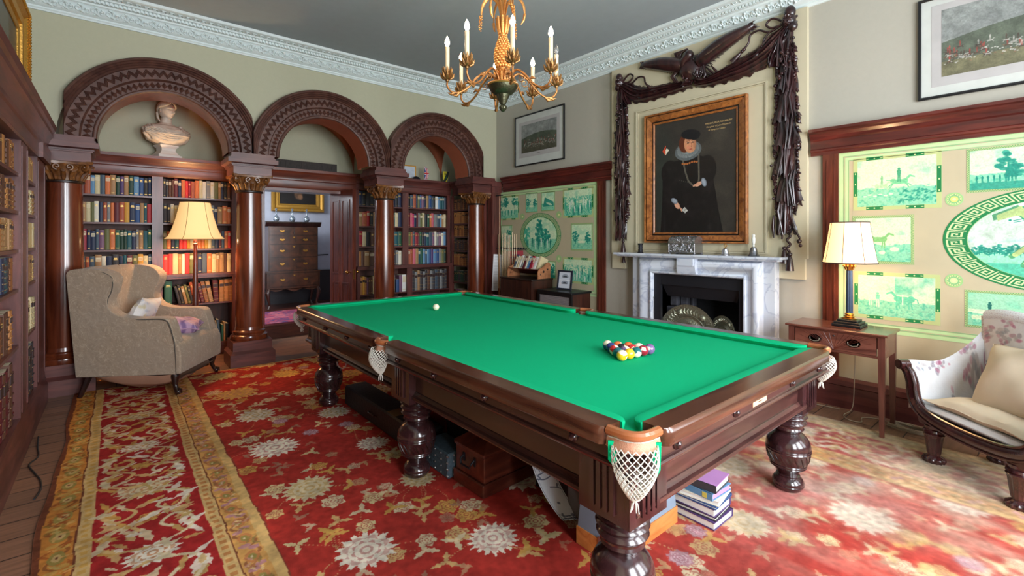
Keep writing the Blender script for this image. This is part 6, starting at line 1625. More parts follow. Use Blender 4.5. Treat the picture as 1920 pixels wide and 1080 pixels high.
# eagle: body, bent head, two raised wings of overlapping feathers
b=MB()
def eb(u,v):
    a=u*2*PI; z=3.24+.27*v; rr=.125*math.sin(PI*(.12+.80*v))**.7; yy=2.675+.03*math.sin(v*3)
    return (XO-.03-.075*rr/.105*math.sin(a)*(1+.05*math.sin(9*a+v*20)),yy+rr*math.cos(a),z)
b.grid(eb,28,16,closeu=True); b.ball((XO-.07,2.70,3.52),.055,12); b.tube([(XO-.09,2.70,3.50),(XO-.10,2.75,3.46),(XO-.09,2.765,3.41),(XO-.08,2.75,3.39)],[.05,.038,.024,.008],8)
for k in range(40):
    q=random.Random(k); a=q.uniform(.2,2.9); v=q.random(); p=eb(0,v); leafp(b,2.675+.09*math.cos(a),3.5-.24*v,XO-.06,.05,.012,-PI/2+q.uniform(-.5,.5))
for sg in (-1,1): b.tube([(XO-.05,2.675+sg*.04,3.27),(XO-.06,2.675+sg*.09,3.22),(XO-.05,2.675+sg*.15,3.20)],[.03,.022,.012],7); 
for k in range(5): b.tube([(XO-.03,2.68+.03*(k-2),3.25),(XO-.06,2.68+.05*(k-2),3.19)],[.02,.01],6)
ob('eagle',b,M['garland'],t,world=True,smooth=60)
def wing(b,y0,z0,y1,z1,nf,sp,seed):
    r=random.Random(seed)
    ax=smoothpoly([(y0,z0),((y0+y1)/2,(z0+z1)/2+.03),(y1,z1)],8); L=len(ax); sgn=1 if y1>y0 else -1
    b.tube([(XO-.04-.01*math.sin(i/L*PI),p[0],p[1]-.02*math.sin(i/L*PI)) for i,p in enumerate(ax)],[.082*math.sin(PI*(.3+.68*i/L))**1.0+.003 for i in range(L)],10)
    for i in range(nf):
        u=i/nf; p=ax[int(u*(L-1))]; bs=math.atan2(z1-z0,y1-y0)
        for row_ in range(3): leafp(b,p[0],p[1]-.012*row_,XO-.022+.006*row_,(.05+.03*row_)*(1.15-.5*u)*sp,.014,bs-sgn*(.55+.22*row_)*(1-.55*u)+r.uniform(-.06,.06),curl=.015)
        leafp(b,p[0],p[1]+.01,XO-.03,.045,.011,bs+sgn*.25)
b=MB(); wing(b,2.60,3.42,2.02,3.635,30,1.0,3); 
for q in ((2.60,3.42,-2.4),(2.58,3.40,-2.2),(2.55,3.36,-2.0)): b.tube([(XO-.04,q[0],q[1]),(XO-.05,q[0]-.03,q[1]-.1),(XO-.04,q[0]+.02,q[1]-.17),(XO-.03,q[0]+.08,q[1]-.2)],[.022,.018,.012,.005],7)
ob('right_wing',b,M['garland'],t,world=True,smooth=60)
b=MB(); wing(b,2.78,3.43,3.33,3.60,28,.95,4)
for k in range(3): b.tube([(XO-.04,2.80+.02*k,3.45+.02*k),(XO-.05,2.82+.03*k,3.55+.02*k),(XO-.04,2.78-.06*k*.4,3.60),(XO-.03,2.72,3.585)],[.018,.02,.014,.005],7)
for k in range(2): b.tube([(XO-.04,2.84,3.40),(XO-.05,2.90+.02*k,3.34),(XO-.04,2.86+.02*k,3.27),(XO-.03,2.79,3.22)],[.022,.02,.014,.006],7)
ob('left_wing',b,M['garland'],t,world=True,smooth=60)

# ================================================================ FIREPLACE
def marble():
    m,nt,p=nmat('veined_marble'); N=nt.nodes; L=nt.links; tc=N.new('ShaderNodeTexCoord')
    n=N.new('ShaderNodeTexNoise'); n.inputs['Scale'].default_value=3.2; n.inputs['Detail'].default_value=9; n.inputs['Distortion'].default_value=1.8; L.new(tc.outputs['Object'],n.inputs['Vector'])
    r=N.new('ShaderNodeValToRGB'); e=r.color_ramp.elements; e[0].position=.44; e[0].color=rgb(206,212,224); e[1].position=.5; e[1].color=rgb(178,186,204); k=e.new(.53); k.color=rgb(212,218,228); L.new(n.outputs['Fac'],r.inputs['Fac']); L.new(r.outputs['Color'],p.inputs['Base Color']); setp(p,rough=.3,coat=.2); return m
M['marble']=marble()
XM=4.745
t=thing('mantelpiece','white veined marble chimneypiece with a plain keystone block','fireplace',(4.85,2.63,0))
b=MB(); b.box(4.665,XP,1.70,3.60,1.298,1.32); b.prism([(4.70,1.275),(4.685,1.285),(4.68,1.298),(XP,1.298),(XP,1.275)],'y',1.74,3.56); ob('shelf',b,M['marble'],t,world=True,smooth=20)
for y0,y1 in ((1.80,1.905),(3.30,3.405)): ob('outer_pier',MB().box(XM+.05,XP,y0,y1,0,1.275),M['marble'],t,world=True)
# bolection surround: profile swept round three sides of the opening
pr=[(0,XM+.07),(0,XM+.02),(.012,XM+.005),(.025,XM+.005),(.03,XM+.02),(.05,XM+.03),(.075,XM+.02),(.10,XM-.005),(.13,XM-.02),(.155,XM-.01),(.17,XM+.01),(.175,XM+.04),(.185,XM+.05)]
yL,yR,zT=3.115,2.085,1.09; b=MB(); vs=[]; n=len(pr)
for (sy,sz) in ((0,0),(0,1),(1,1),(1,0)):
    for d,x in pr: vs.append((x,(yL+d) if sy==0 else (yR-d),(zT+d) if sz else 0))
b.add(vs,[(i*n+j,i*n+j+1,(i+1)*n+j+1,(i+1)*n+j) for i in range(3) for j in range(n-1)]); ob('surround',b,M['marble'],t,world=True,smooth=50)
b=MB(); b.prism([(4.70,1.275),(4.695,1.2),(4.715,1.11),(4.76,1.108),(4.76,1.275)],'y',2.555,2.77); b.box(4.68,4.70,2.57,2.755,1.20,1.272); ob('keystone',b,M['marble'],t,world=True)
b=MB(); b.box(4.36,XB,1.85,3.35,.0005,.02); tag(ob('hearthstone',b,plain('slate_hearth',rgb(70,70,76),.6)),'dark hearthstone in front of the fireplace','hearth')
# iron grate inside
t=thing('fire_grate','dark iron register grate inside the marble fireplace','grate',(4.95,2.6,0))
ob('side_plate',MB().box(4.80,4.84,3.03,3.115,.02,1.09),M['iron'],t,world=True); ob('side_plate',MB().box(4.80,4.84,2.085,2.14,.02,1.09),M['iron'],t,world=True)
ob('lintel_plate',MB().box(4.805,4.84,2.14,3.03,.965,1.09),M['iron'],t,world=True)
b=MB(); b.add([(4.84,3.03,.96),(4.84,2.14,.96),(4.90,2.2,.83),(4.90,3.0,.83),(4.86,3.03,.96),(4.86,2.14,.96),(4.92,2.2,.83),(4.92,3.0,.83)],[(0,1,2,3),(7,6,5,4),(0,4,5,1),(1,5,6,2),(2,6,7,3),(3,7,4,0)]); ob('smoke_hood',b,M['iron'],t,world=True)
M['soot']=plain('sooty_brick',rgb(34,34,38),.9,bump=.6,bscale=30); M['ash']=plain('limewashed_brick',rgb(72,72,80),.9,bump=.8,bscale=14,var=.3)
struct('wall_firebox',MB().box(5.40,5.44,FPY0,FPY1,0,1.2).box(XB,5.44,FPY1,FPY1+.03,0,1.2).box(XB,5.44,FPY0-.03,FPY0,0,1.2).box(XB,5.44,FPY0,FPY1,1.06,1.1),M['soot'])
b=MB()
for k in range(6):
    for j in range(3): z0=.05+.13*k; y0=3.09-.1*j-(.05 if k%2 else 0); b.bbox(5.02+.05*j,5.10+.05*j,max(2.80,y0-.09),y0,z0,z0+.12,.01)
ob('brick_lining',b,M['ash'],t,world=True)
b=MB(); b.tube([(4.79,3.118,.55),(4.79,3.118,.80)],.009,8); b.ball((4.79,3.118,.81),.013,8); b.ball((4.79,3.118,.54),.013,8); ob('hinge_pin',b,M['silver'],t,world=True)
# embossed dishes standing in the hearth
M['brassd']=plain('embossed_brass',rgb(176,178,158),.32,metal=.9,bump=.9,bscale=60,var=.15)
def dish(label,y,z,R,x,tiltx,yaw,cat='dish'):
    t=thing('embossed_dish',label,cat,(x,y,z)); t.rotation_euler=(0,0,0)
    mm=T(0,0,0)@RZ(yaw)@RY(-PI/2+tiltx)
    b=MB(); b.lathe([(0,.0),(R*.35,.0),(R*.42,.012),(R*.46,.004),(R*.6,-.012),(R*.63,.006),(R*.95,.02),(R,.024),(R*1.0,.018),(R*.62,-.004),(R*.3,-.02),(0,-.02)],n=72); b.xf(mm); ob('dish_body',b,M['brassd'],t,smooth=50)
    q=MB()
    for k in range(44):
        a=2*PI*k/44; rr=R*.79; q.tube([(rr*.9*math.cos(a),rr*.9*math.sin(a),.014),(rr*math.cos(a+.05),rr*math.sin(a+.05),.024),(rr*1.1*math.cos(a),rr*1.1*math.sin(a),.022)],[.004,.009,.004],5)
    for k in range(6): a=2*PI*k/6+.4; q.lathe([(.03*R/.3,.016),(.026*R/.3,.028),(.012*R/.3,.034),(0,.036)],R*.79*math.cos(a),R*.79*math.sin(a),12)
    for rr in (R*.66,R*.93): q.tube([(rr*math.cos(2*PI*k/60),rr*math.sin(2*PI*k/60),.016) for k in range(60)],.004,5,closed=True)
    q.xf(mm); ob('embossed_border',q,M['brassd'],t,smooth=50); return t
dish('large round embossed brass dish leaning inside the fireplace',2.745,.40,.35,4.88,.16,.0)
dish('medium embossed silvery dish in front of the large brass one',2.62,.25,.25,4.72,.3,-.15)
dish('small tall embossed brass dish at the right of the hearth',2.345,.475,.20,4.90,.12,-.45)
b=MB(); b.box(4.98,5.12,2.16,2.40,.02,.25); tag(ob('log_box',b,M['iron']),'black iron box at the back of the hearth behind the small dish','box')

# ================================================================ ON THE MANTELPIECE
MZ=1.3205
def casket():
    t=thing('silver_casket','embossed silver casket with domed lid on the marble mantelpiece','casket',(4.79,2.715,MZ),-PI/2)
    b=MB(); b.box(-.155,.155,-.085,.085,.02,.115)
    for sx in (-1,1):
        for sy in (-1,1): b.lathe([(.012,0),(.016,.008),(.01,.02)],sx*.145,sy*.075,10)
    ob('body',b,M['silver'],t)
    b=MB(); arc=[(-.088,.118)]+[(-.088*math.cos(PI*i/12),.118+.08*math.sin(PI*i/12)**.8) for i in range(13)]; b.prism([(a,z) for a,z in arc[1:]],'x',-.158,.158); ob('domed_lid',b,M['silver'],t)
    q=MB(); r=random.Random(1)
    for k in range(90):
        x=r.uniform(-.14,.14); z=r.uniform(.03,.11); a=r.random()*6; q.tube([(x-.008*math.cos(a),-.087,z-.008*math.sin(a)),(x,-.092,z),(x+.008*math.cos(a+1),-.087,z+.008*math.sin(a+1))],.0035,5)
    for k in range(90):
        x=r.uniform(-.14,.14); u=r.uniform(.1,1.6); a=r.random()*6; y=-.088*math.cos(u); z=.118+.08*math.sin(u)**.8; q.tube([(x-.009*math.cos(a),y,z-.002),(x,y-.004*math.cos(u),z+.004*math.sin(u)),(x+.009*math.cos(a),y,z+.002)],.0035,5)
    for x in (-.15,.15): q.tube([(x,-.088,.02),(x,-.09,.115)],.006,6)
    q.box(-.015,.015,-.096,-.086,.085,.125); q.tube([(-.155,-.089,.118),(.155,-.089,.118)],.004,6); q.tube([(-.155,-.089,.022),(.155,-.089,.022)],.005,6); ob('embossing',q,M['silver'],t)
casket()
b=MB(); b.lathe([(.036,0),(.036,.005),(.026,.012),(.024,.02),(.027,.03),(.024,.05),(.027,.07),(.024,.085),(.03,.1),(.032,.112),(.02,.113)],n=24); tag(ob('candlestick',b,M['iron'],loc=(4.79,3.295,MZ)),'small dark metal candle holder at the left of the mantelpiece','candlestick')
t=thing('table_bell','small brass table bell on the mantelpiece, left of the hand bell','bell',(4.79,2.272,MZ)); b=MB(); b.lathe([(.044,0),(.045,.006),(.034,.02),(.031,.05),(.022,.068),(.008,.075)],n=24); ob('bell_cup',b,M['silver'],t)
b=MB(); b.tube([(0,0,.074),(0,0,.09)],.005,8); b.tube([(0,.016*math.cos(a*.52),.098+.012*math.sin(a*.52)) for a in range(12)],.004,6,closed=True); b.ball((0,0,.112),.006,8); ob('bell_knob',b,M['brass'],t)
t=thing('hand_bell','hand bell with white turned handle at the right of the mantelpiece','bell',(4.79,1.992,MZ)); b=MB(); b.lathe([(.052,0),(.054,.006),(.04,.02),(.033,.06),(.026,.085),(.01,.094)],n=24); ob('bell_cup',b,plain('nickel',rgb(150,150,156),.25,metal=1),t)
b=MB(); b.lathe([(.01,.092),(.012,.105),(.008,.112),(.016,.135),(.018,.17),(.012,.195),(.016,.205),(.01,.214),(0,.218)],n=18); ob('handle',b,M['wframe'],t)
# ================================================================ LAMP TABLE AND TABLE LAMP
M['lt']=wood('lamp_table_wood',rgb(74,38,30),rgb(118,70,56),scale=(1,.15,1),rough=.25,coat=.4)
M['ltz']=wood('lamp_table_leg',rgb(76,40,32),rgb(116,68,56),rough=.3,coat=.4)
t=thing('side_table','small mahogany side table with one drawer and two oval brass pulls','side table',(4.545,1.20,0))
b=MB(); b.prism([(-.205,.765),(-.212,.77),(-.212,.778),(-.205,.783),(.195,.783),(.195,.765)],'y',-.345,.345); ob('top',b,M['lt'],t)
b=MB(); b.box(-.185,.185,.31,.325,.60,.765); b.box(-.185,.185,-.325,-.31,.60,.765); b.box(.17,.185,-.31,.31,.60,.765); b.box(-.185,-.17,-.31,.31,.595,.612); b.box(-.185,-.17,-.31,.31,.752,.765); ob('case',b,M['lt'],t)
b=MB(); b.box(-.188,-.165,-.275,.275,.615,.75); d=ob('drawer',b,M['lt'],t)
q=MB()
for k in range(9):
    for sg in (-1,1): a=.12+k*.16; q.tube([(-.189,0,.617),(-.189,sg*.26*math.sin(a),.617+min(.13,.26*math.cos(a)))],.0012,4)
ob('fan_veneer',q,M['mahog'],d)
for y in (-.13,.13):
    q=MB(); q.lathe([(.0,.006),(.02,.006),(.024,.009),(.028,.006),(.032,.003),(.032,0)],n=32,sx=1.5,sy=1.0); q.xf(T(-.188,y,.685)@RZ(PI/2)@RX(PI/2)@RY(0)@Matrix.Scale(1,4)); 
    q.tube([(-.197,y-.034,.692),(-.202,y-.03,.672),(-.204,y,.664),(-.202,y+.03,.672),(-.197,y+.034,.692)],.0035,6); ob('oval_pull',q,plain('aged_brass',rgb(120,112,96),.4,metal=.3),d)
q=MB(); q.ball((-.189,0,.725),.007,8,sx=.4); ob('keyhole',q,M['black'],d)
for sx in (-1,1):
    for sy in (-1,1):
        x,y=sx*.165,sy*.305; q=MB(); q.add([(x-.014,y-.014,0),(x+.014,y-.014,0),(x+.014,y+.014,0),(x-.014,y+.014,0),(x-.022,y-.022,.60),(x+.022,y-.022,.60),(x+.022,y+.022,.60),(x-.022,y+.022,.60)],[(3,2,1,0),(0,1,5,4),(1,2,6,5),(2,3,7,6),(3,0,4,7),(4,5,6,7)]); q.box(x-.022,x+.022,y-.022,y+.022,.60,.765); ob('leg',q,M['ltz'],t)
t=thing('table_lamp','lit table lamp with fluted dark column and cream drum shade','table lamp',(4.58,1.15,.7835))
b=MB()
for (w,z0,z1) in ((.10,0,.022),(.088,.022,.04),(.07,.04,.056)): b.bbox(-w,w,-w,w,z0,z1,.003)
ob('stepped_base',b,M['black'],t); b=MB(); b.lathe([(.05,.056),(.052,.062),(.03,.072),(.04,.08),(.026,.09),(.034,.098),(.024,.106)],n=28); ob('brass_collar',b,M['brass'],t)
b=MB(); b.lathe([(.024,.104),(.0235,.3),(.021,.455)],n=72,flute=lambda a,z:1-.07*abs(math.sin(a*9))); ob('column',b,plain('gunmetal',rgb(58,72,92),.3,metal=.5),t)
b=MB(); b.lathe([(.022,.452),(.024,.46),(.026,.48),(.036,.50),(.038,.505),(.0,.506)],n=24)
for k in range(10): a=2*PI*k/10; b.tube([(.024*math.cos(a),.024*math.sin(a),.46),(.032*math.cos(a),.032*math.sin(a),.485),(.042*math.cos(a),.042*math.sin(a),.495),(.045*math.cos(a),.045*math.sin(a),.485)],[.006,.007,.006,.003],6)
b.box(-.032,.032,-.032,.032,.503,.51); ob('capital',b,M['brass'],t)
sb,f=shade(.845,.515,.135,.19,8,conc=.12); M['shade2']=shademat('lamp_shade_ivory',rgb(240,222,190),1.0); s_=ob('shade',sb,M['shade2'],t,smooth=60)
q=MB(); q.tube([f(i/72,0) for i in range(72)],.005,6,closed=True); q.tube([f(i/72,1) for i in range(72)],.004,6,closed=True)
for k in range(8): q.tube([(f(k/8,v/8)[0]*1.004,f(k/8,v/8)[1]*1.004,f(k/8,v/8)[2]) for v in range(9)],.0018,5)
ob('shade_piping',q,plain('dark_braid',rgb(70,44,40),.8),s_)
q=MB(); q.tube([(0,0,.506),(0,0,.6)],.01,8); q.ball((0,0,.65),.035,10); ob('bulb',q,emit('bulb_warm',(1,.8,.5,1),6),t)
lamp('table_lamp_light',(4.58,1.15,1.46),11,(1,.64,.34),.05); lamp('table_lamp_light_low',(4.58,1.15,1.31),5,(1,.64,.34),.05)
M['cordm']=plain('tan_flex',rgb(150,132,110),.7); M['cordd']=plain('black_flex',rgb(30,30,34),.6)
q=MB(); q.tube(smoothpoly([(4.70,1.16,.79),(4.79,1.165,.76),(4.80,1.165,.6),(4.80,1.17,.3),(4.78,1.18,.06),(4.70,1.22,.008),(4.60,1.16,.008),(4.62,1.08,.008),(4.74,1.10,.008),(4.80,1.0,.01),(4.74,.86,.01),(4.70,.78,.01)],8),.0035,6)
tag(ob('lamp_flex',q,M['cordm']),'thin flex hanging behind the side table from the table lamp','cord')
q=MB(); q.tube(smoothpoly([(4.82,1.80,.20),(4.82,1.70,.14),(4.82,1.62,.05),(4.80,1.56,.008),(4.81,1.4,.009),(4.82,1.28,.01)],8),.0035,6); tag(ob('loose_flex',q,M['cordm']),'loose flex trailing along the skirting behind the billiard table','cord')
q=MB()
for k in range(7):
    r=random.Random(k); q.tube([(4.70+(.055+.012*r.random())*math.cos(a*.35)+.01*r.random(),.80+(.11+.02*r.random())*math.sin(a*.35),.012+.007*k*.6+.003*math.sin(a)) for a in range(18)],.0045,6,closed=True)
tag(ob('coiled_cable',q,M['cordm']),'coil of tan cable on the boards beside the sofa','cable')
q=MB(); q.tube(smoothpoly([(-.445,4.95,.02),(-.43,4.75,.006),(-.41,4.55,.006),(-.44,4.42,.006),(-.40,4.25,.006),(-.36,4.1,.006),(-.345,3.95,.006),(-.36,3.82,.006)],8),.005,6); tag(ob('black_wire',q,M['cordd']),'black wire snaking over the boards beside the left bookcase','wire')

# ================================================================ GRECIAN SOFA
t=thing('scroll_sofa','small grecian sofa with rope-carved scroll frame and faded floral cover','sofa',(3.97,.40,0),math.atan2(-.75,-.66))
M['sofaw']=wood('sofa_mahogany',rgb(38,16,18),rgb(74,36,36),scale=(1,1,1),rough=.22,coat=.5)
I=Img(256,256,(206,206,208)); rr=random.Random(9)
for k in range(24):
    x,y=rr.random()*256,rr.random()*256
    for j in range(7): I.ell(x+rr.gauss(0,9),y+rr.gauss(0,9),4+4*rr.random(),3+3*rr.random(),rr.choice([(150,84,110),(110,120,130),(176,110,130),(120,110,120),(160,150,150)]),.55,rr.random()*3,2)
I.put(np.clip((vnoise(256,256,50,3)-.5)*3,0,1),(190,180,172),.4)
M['sofac']=imgmat('sofa_floral',I,.9,bump=.25,bscale=60); M['calico']=plain('calico_cushion',rgb(206,190,166),.9,bump=.4,bscale=9,var=.05)
U=[(-.47,.615),(-.455,.585),(-.43,.56),(-.405,.50),(-.395,.43),(-.375,.37),(-.32,.325),(-.22,.295),(-.1,.283),(0,.28)]
U=smoothpoly(U,5); UL=U+[(-x,z) for x,z in U[::-1][1:]]
def framerail(y,sgn):
    b=MB(); n=len(UL)
    # moulded face: two fillets with a rope-twisted roll between
    nrm=[]
    for i in range(n):
        a=UL[max(0,i-1)];c=UL[min(n-1,i+1)]; dx,dz=c[0]-a[0],c[1]-a[1]; l=math.hypot(dx,dz); nrm.append((-dz/l,dx/l))
    wd=[.022+.016*math.sin(PI*i/(n-1)) for i in range(n)]
    for k in (-1,1): b.tube([(p[0]+q[0]*k*w,y+sgn*.004,p[1]+q[1]*k*w) for p,q,w in zip(UL,nrm,wd)],.009,6)
    b.tube([(p[0],y-sgn*.016,p[1]) for p in UL],[w*1.0 for w in wd],8)
    L=0
    for i in range(3,n-3): 
        for h_ in (0,.5):
            p=UL[i];q=nrm[i];w=wd[i]*.85; tx,tz=q[1],-q[0]; px=p[0]+(UL[i+1][0]-p[0])*h_; pz=p[1]+(UL[i+1][1]-p[1])*h_
            b.tube([(px+q[0]*w-tx*.014,y+sgn*.0,pz+q[1]*w-tz*.014),(px,y+sgn*.010,pz),(px-q[0]*w+tx*.014,y+sgn*.0,pz-q[1]*w+tz*.014)],[.005,.0115,.005],6)
    for s in (-1,1):
        b.tube([(s*.47,y-.035,.605),(s*.47,y+.03,.605)],.034,16); b.tube([(s*.47,y-.037,.605),(s*.47,y-.039,.605)],.02,12)
    return b
ob('front_frame',framerail(0.0,-1),M['sofaw'],t,smooth=50)
b=MB(); b.prism([(-.34,.245),(.34,.245),(.36,.31),(-.36,.31)],'y',.0,.05); b.box(-.33,.33,.05,.5,.25,.33); ob('seat_pad',MB().bbox(-.345,.345,.012,.46,.325,.372,.02),M['sofac'],t); ob('seat_rail',b,M['sofaw'],t)
for sx in (-1,1):
    for sy in (0.04,.47):
        b=MB(); b.lathe([(.04,.0),(.058,.006),(.064,.022),(.060,.038),(.042,.048),(.032,.055),(.034,.062),(.037,.07),(.05,.175),(.055,.19),(.058,.197),(.05,.203),(.058,.212),(.055,.225),(.046,.23),(.05,.25)],sx*.27,sy,84,flute=lambda a,z:(1-.10*abs(math.sin(a*7))) if (.066<z<.18 or z<.045) else 1); ob('leg',b,M['sofaw'],t,smooth=45)
def arm(u,v):
    # u along the U, v front to back: the arm tops climb toward the back
    i=u*(len(UL)-1); k=int(min(i,len(UL)-2)); fr_=i-k; x=UL[k][0]*(1-fr_)+UL[k+1][0]*fr_; z=UL[k][1]*(1-fr_)+UL[k+1][1]*fr_
    s=max(0,(abs(x)-.33)/.14); lift=.36*max(0,(v-.12)/.88)**3.2*max(0,(z-.34)/.28)*(1-.35*max(0,(abs(x)-.40)/.07)*v)
    return (x*(1-.10*s*v*v*1.0)*.985,.03+.47*v,z+.018+lift+.006*math.sin(v*9+x*11))
b=MB(); b.grid(arm,60,20,uv=True); ob('seat_and_arms',b,M['sofac'],t,smooth=80)
def backf(u,v):
    x=-.40+.80*u; z=.36+.67*v; zt=.975-.03*abs(2*u-1)**4+.015*math.cos(u*2*PI)
    z=.36+(zt-.36)*v; y=.47+.02*v-.03*math.sin(PI*u)*math.sin(PI*v)
    return (x*(1-.04*math.sin(PI*v)),y,z)
b=MB(); b.grid(backf,24,20,uv=True); b.grid(lambda u,v:(backf(1-u,v)[0],backf(1-u,v)[1]+.09,backf(1-u,v)[2]-.005),24,20,uv=True)
b.tube([(backf(i/24,1)[0],backf(i/24,1)[1]+.045,backf(i/24,1)[2]-.005) for i in range(25)],.05,12)
for s in (0,1): b.tube([(backf(s,j/12)[0],backf(s,j/12)[1]+.045,backf(s,j/12)[2]) for j in range(13)],.045,10)
ob('back',b,M['sofac'],t,smooth=70)
b=MB()
for s in (-1,1): b.grid(lambda u,v,s=s:((arm(0 if s<0 else 1,v)[0])+s*.012*u*0,arm(0,v)[1],arm(0,v)[2]-(arm(0,v)[2]-.3)*u),8,16,uv=True)
ob('outer_arm_cover',b,M['sofac'],t,smooth=60)
def sofam(): return T(3.97,.40,0)@RZ(math.atan2(-.75,-.66))
o=ob('seat_cushion',pillow(.66,.50,.11,seed=12),M['calico']); tag(o,'flat calico seat cushion on the grecian sofa','cushion'); o.matrix_world=sofam()@T(0.0,.27,.405)
o=ob('back_cushion',pillow(.60,.50,.20,n=22,seed=14),M['calico']); tag(o,'large plump calico cushion leaning on the sofa back','cushion'); o.matrix_world=sofam()@T(.06,.335,.62)@RX(1.05)@RZ(.15)

# ================================================================ THINGS UNDER THE BILLIARD TABLE
zf=.0145
M['blkcase']=plain('worn_black_case',rgb(40,36,38),.55,bump=.4,bscale=50,var=.25); M['bluecase']=plain('blue_grey_trunk',rgb(74,92,104),.6,bump=.5,bscale=60,var=.25)
t=thing('long_case','long worn black instrument case lying under the table','case',(1.66,3.45,zf)); b=MB(); b.bbox(-.10,.10,-.62,.72,0,.17,.012); ob('case_body',b,M['blkcase'],t)
ob('torn_label',MB().box(-.09,.01,-.25,-.12,.17,.1715),plain('old_label',rgb(150,116,78),.8),t); b=MB(); b.tube([(-.105,.18,.09),(-.12,.16,.09),(-.12,.06,.09),(-.105,.04,.09)],.007,6); ob('handle',b,M['darkwood'],t)
t=thing('studded_box','small blue-grey studded trunk behind the middle table leg','trunk',(1.645,2.61,zf),.0); b=MB(); b.bbox(-.085,.085,-.15,.15,0,.155,.008); ob('trunk_body',b,M['bluecase'],t)
q=MB()
for k in range(5):
    for j in range(4): q.ball((-.085+.0425*k,-.15,.02+.04*j),.006,6); q.ball((-.085,-.14+.07*k,.02+.04*j),.006,6)
ob('studs',q,M['silver'],t)
t=thing('wooden_chest','small dark wooden chest with iron handle and hipped lid under the table','chest',(1.83,2.30,zf)); t.rotation_euler=(0,0,.03)
b=MB(); b.bbox(-.24,.24,-.15,.15,0,.075,.006); b.bbox(-.225,.225,-.14,.14,.075,.235,.005); b.bbox(-.235,.235,-.15,.15,.225,.25,.006); ob('chest_body',b,M['mahogx'],t)
b=MB(); b.add([(-.235,-.15,.25),(.235,-.15,.25),(.235,.15,.25),(-.235,.15,.25),(-.15,-.075,.305),(.15,-.075,.305),(.15,.075,.305),(-.15,.075,.305),(-.15,-.075,.325),(.15,-.075,.325),(.15,.075,.325),(-.15,.075,.325)],[(0,1,5,4),(1,2,6,5),(2,3,7,6),(3,0,4,7),(4,5,9,8),(5,6,10,9),(6,7,11,10),(7,4,8,11),(8,9,10,11)]); ob('hipped_lid',b,M['mahogx'],t)
b=MB(); b.box(-.233,-.225,-.06,-.045,.15,.2); b.box(-.233,-.225,.045,.06,.15,.2); b.tube([(-.233,-.052,.185),(-.255,-.052,.17),(-.258,-.04,.145),(-.258,.04,.145),(-.255,.052,.17),(-.233,.052,.185)],.006,8); ob('iron_handle',b,M['iron'],t)
b=MB(); b.bbox(-.13,.13,-.15,.15,0,.30,.004); o=ob('carton',b,plain('cardboard',rgb(92,58,40),.85),loc=(1.98,3.42,zf)); tag(o,'brown cardboard carton behind the long black case','box')
b=MB(); b.bbox(-.05,.05,-.10,.10,0,.33,.004); o=ob('red_box',b,plain('red_card',rgb(140,34,30),.7),loc=(1.90,3.12,zf)); tag(o,'narrow red box beside the cardboard carton under the table','box')
def basket():
    m,nt,p=nmat('dark_wicker'); N=nt.nodes; L=nt.links; tc=N.new('ShaderNodeTexCoord'); v=N.new('ShaderNodeTexVoronoi'); v.inputs['Scale'].default_value=55; L.new(tc.outputs['Object'],v.inputs['Vector'])
    r=N.new('ShaderNodeValToRGB'); r.color_ramp.elements[0].color=rgb(60,56,54); r.color_ramp.elements[1].color=rgb(14,12,14); r.color_ramp.elements[1].position=.5; L.new(v.outputs['Distance'],r.inputs['Fac']); L.new(r.outputs['Color'],p.inputs['Base Color']); b_=N.new('ShaderNodeBump'); b_.inputs['Strength'].default_value=.8; b_.invert=True; L.new(v.outputs['Distance'],b_.inputs['Height']); L.new(b_.outputs['Normal'],p.inputs['Normal']); setp(p,rough=.5); return m
b=MB(); b.lathe([(.15,0),(.17,.1),(.185,.3),(.19,.36),(.18,.365),(.17,.3),(.15,.02),(0,.01)],n=40,sx=1.0,sy=1.3); tag(ob('wicker_basket',b,basket(),loc=(1.95,2.74,zf)),'dark woven basket behind the small trunk under the table','basket')
b=MB(); b.bbox(-.17,.17,-.16,.16,0,.27,.006); tag(ob('black_box',b,M['blkcase'],loc=(2.09,1.90,zf)),'black box behind the printed fabric under the table','box')
I=Img(120,240,(214,214,220)); rr=random.Random(2)
for k in range(16):
    y=240*rr.random(); I.line([(rr.random()*120,y),(rr.random()*120,y+20*rr.random())],(60,66,90),3,.8); I.ell(rr.random()*120,y,6+6*rr.random(),4,(70,76,100),.7,rr.random()*3,1.5)
I.put((np.abs(I.X-60)<3).astype(float)*0,(0,0,0)); I.line([(8,0),(8,240)],(60,70,100),2); I.line([(112,0),(112,240)],(60,70,100),2)
def fab(u,v): return (1.80+.10*u-.03*math.sin(v*3),1.99-.26*v+.0*u-.06*u+.02*math.sin(v*5),.017+.33*(1-v)**1.3+.012*math.sin(u*7+v*4)*(1-v))
b=MB(); b.grid(fab,12,24,uv=True); b.grid(lambda u,v:tuple(np.array(fab(1-u,v))+np.array((.004,.004,-.003))),12,24,uv=True); tag(ob('printed_cloth',b,imgmat('printed_cloth',I,.8)),'white cloth printed with blue lettering draped down under the table','cloth')
mp_,nt,p=nmat('clear_wrap'); p.inputs['Base Color'].default_value=(.8,.8,.82,1); setp(p,rough=.12,trans=.85); M['wrap']=mp_
b=MB(); b.bbox(-.09,.09,-.10,.10,0,.24,.012); 
for i,(x,y,z) in enumerate(b.v): b.v[i]=(x+.01*math.sin(z*30+y*20),y+.008*math.sin(z*25+x*30),z)
t=thing('wrapped_parcel','brown box wrapped in clear plastic beside the printed cloth','parcel',(1.945,1.655,zf)); ob('plastic_wrap',b,M['wrap'],t); ob('inner_box',MB().bbox(-.08,.08,-.088,.088,.004,.225,.005),plain('greenish_card',rgb(66,58,40),.8,var=.3),t)
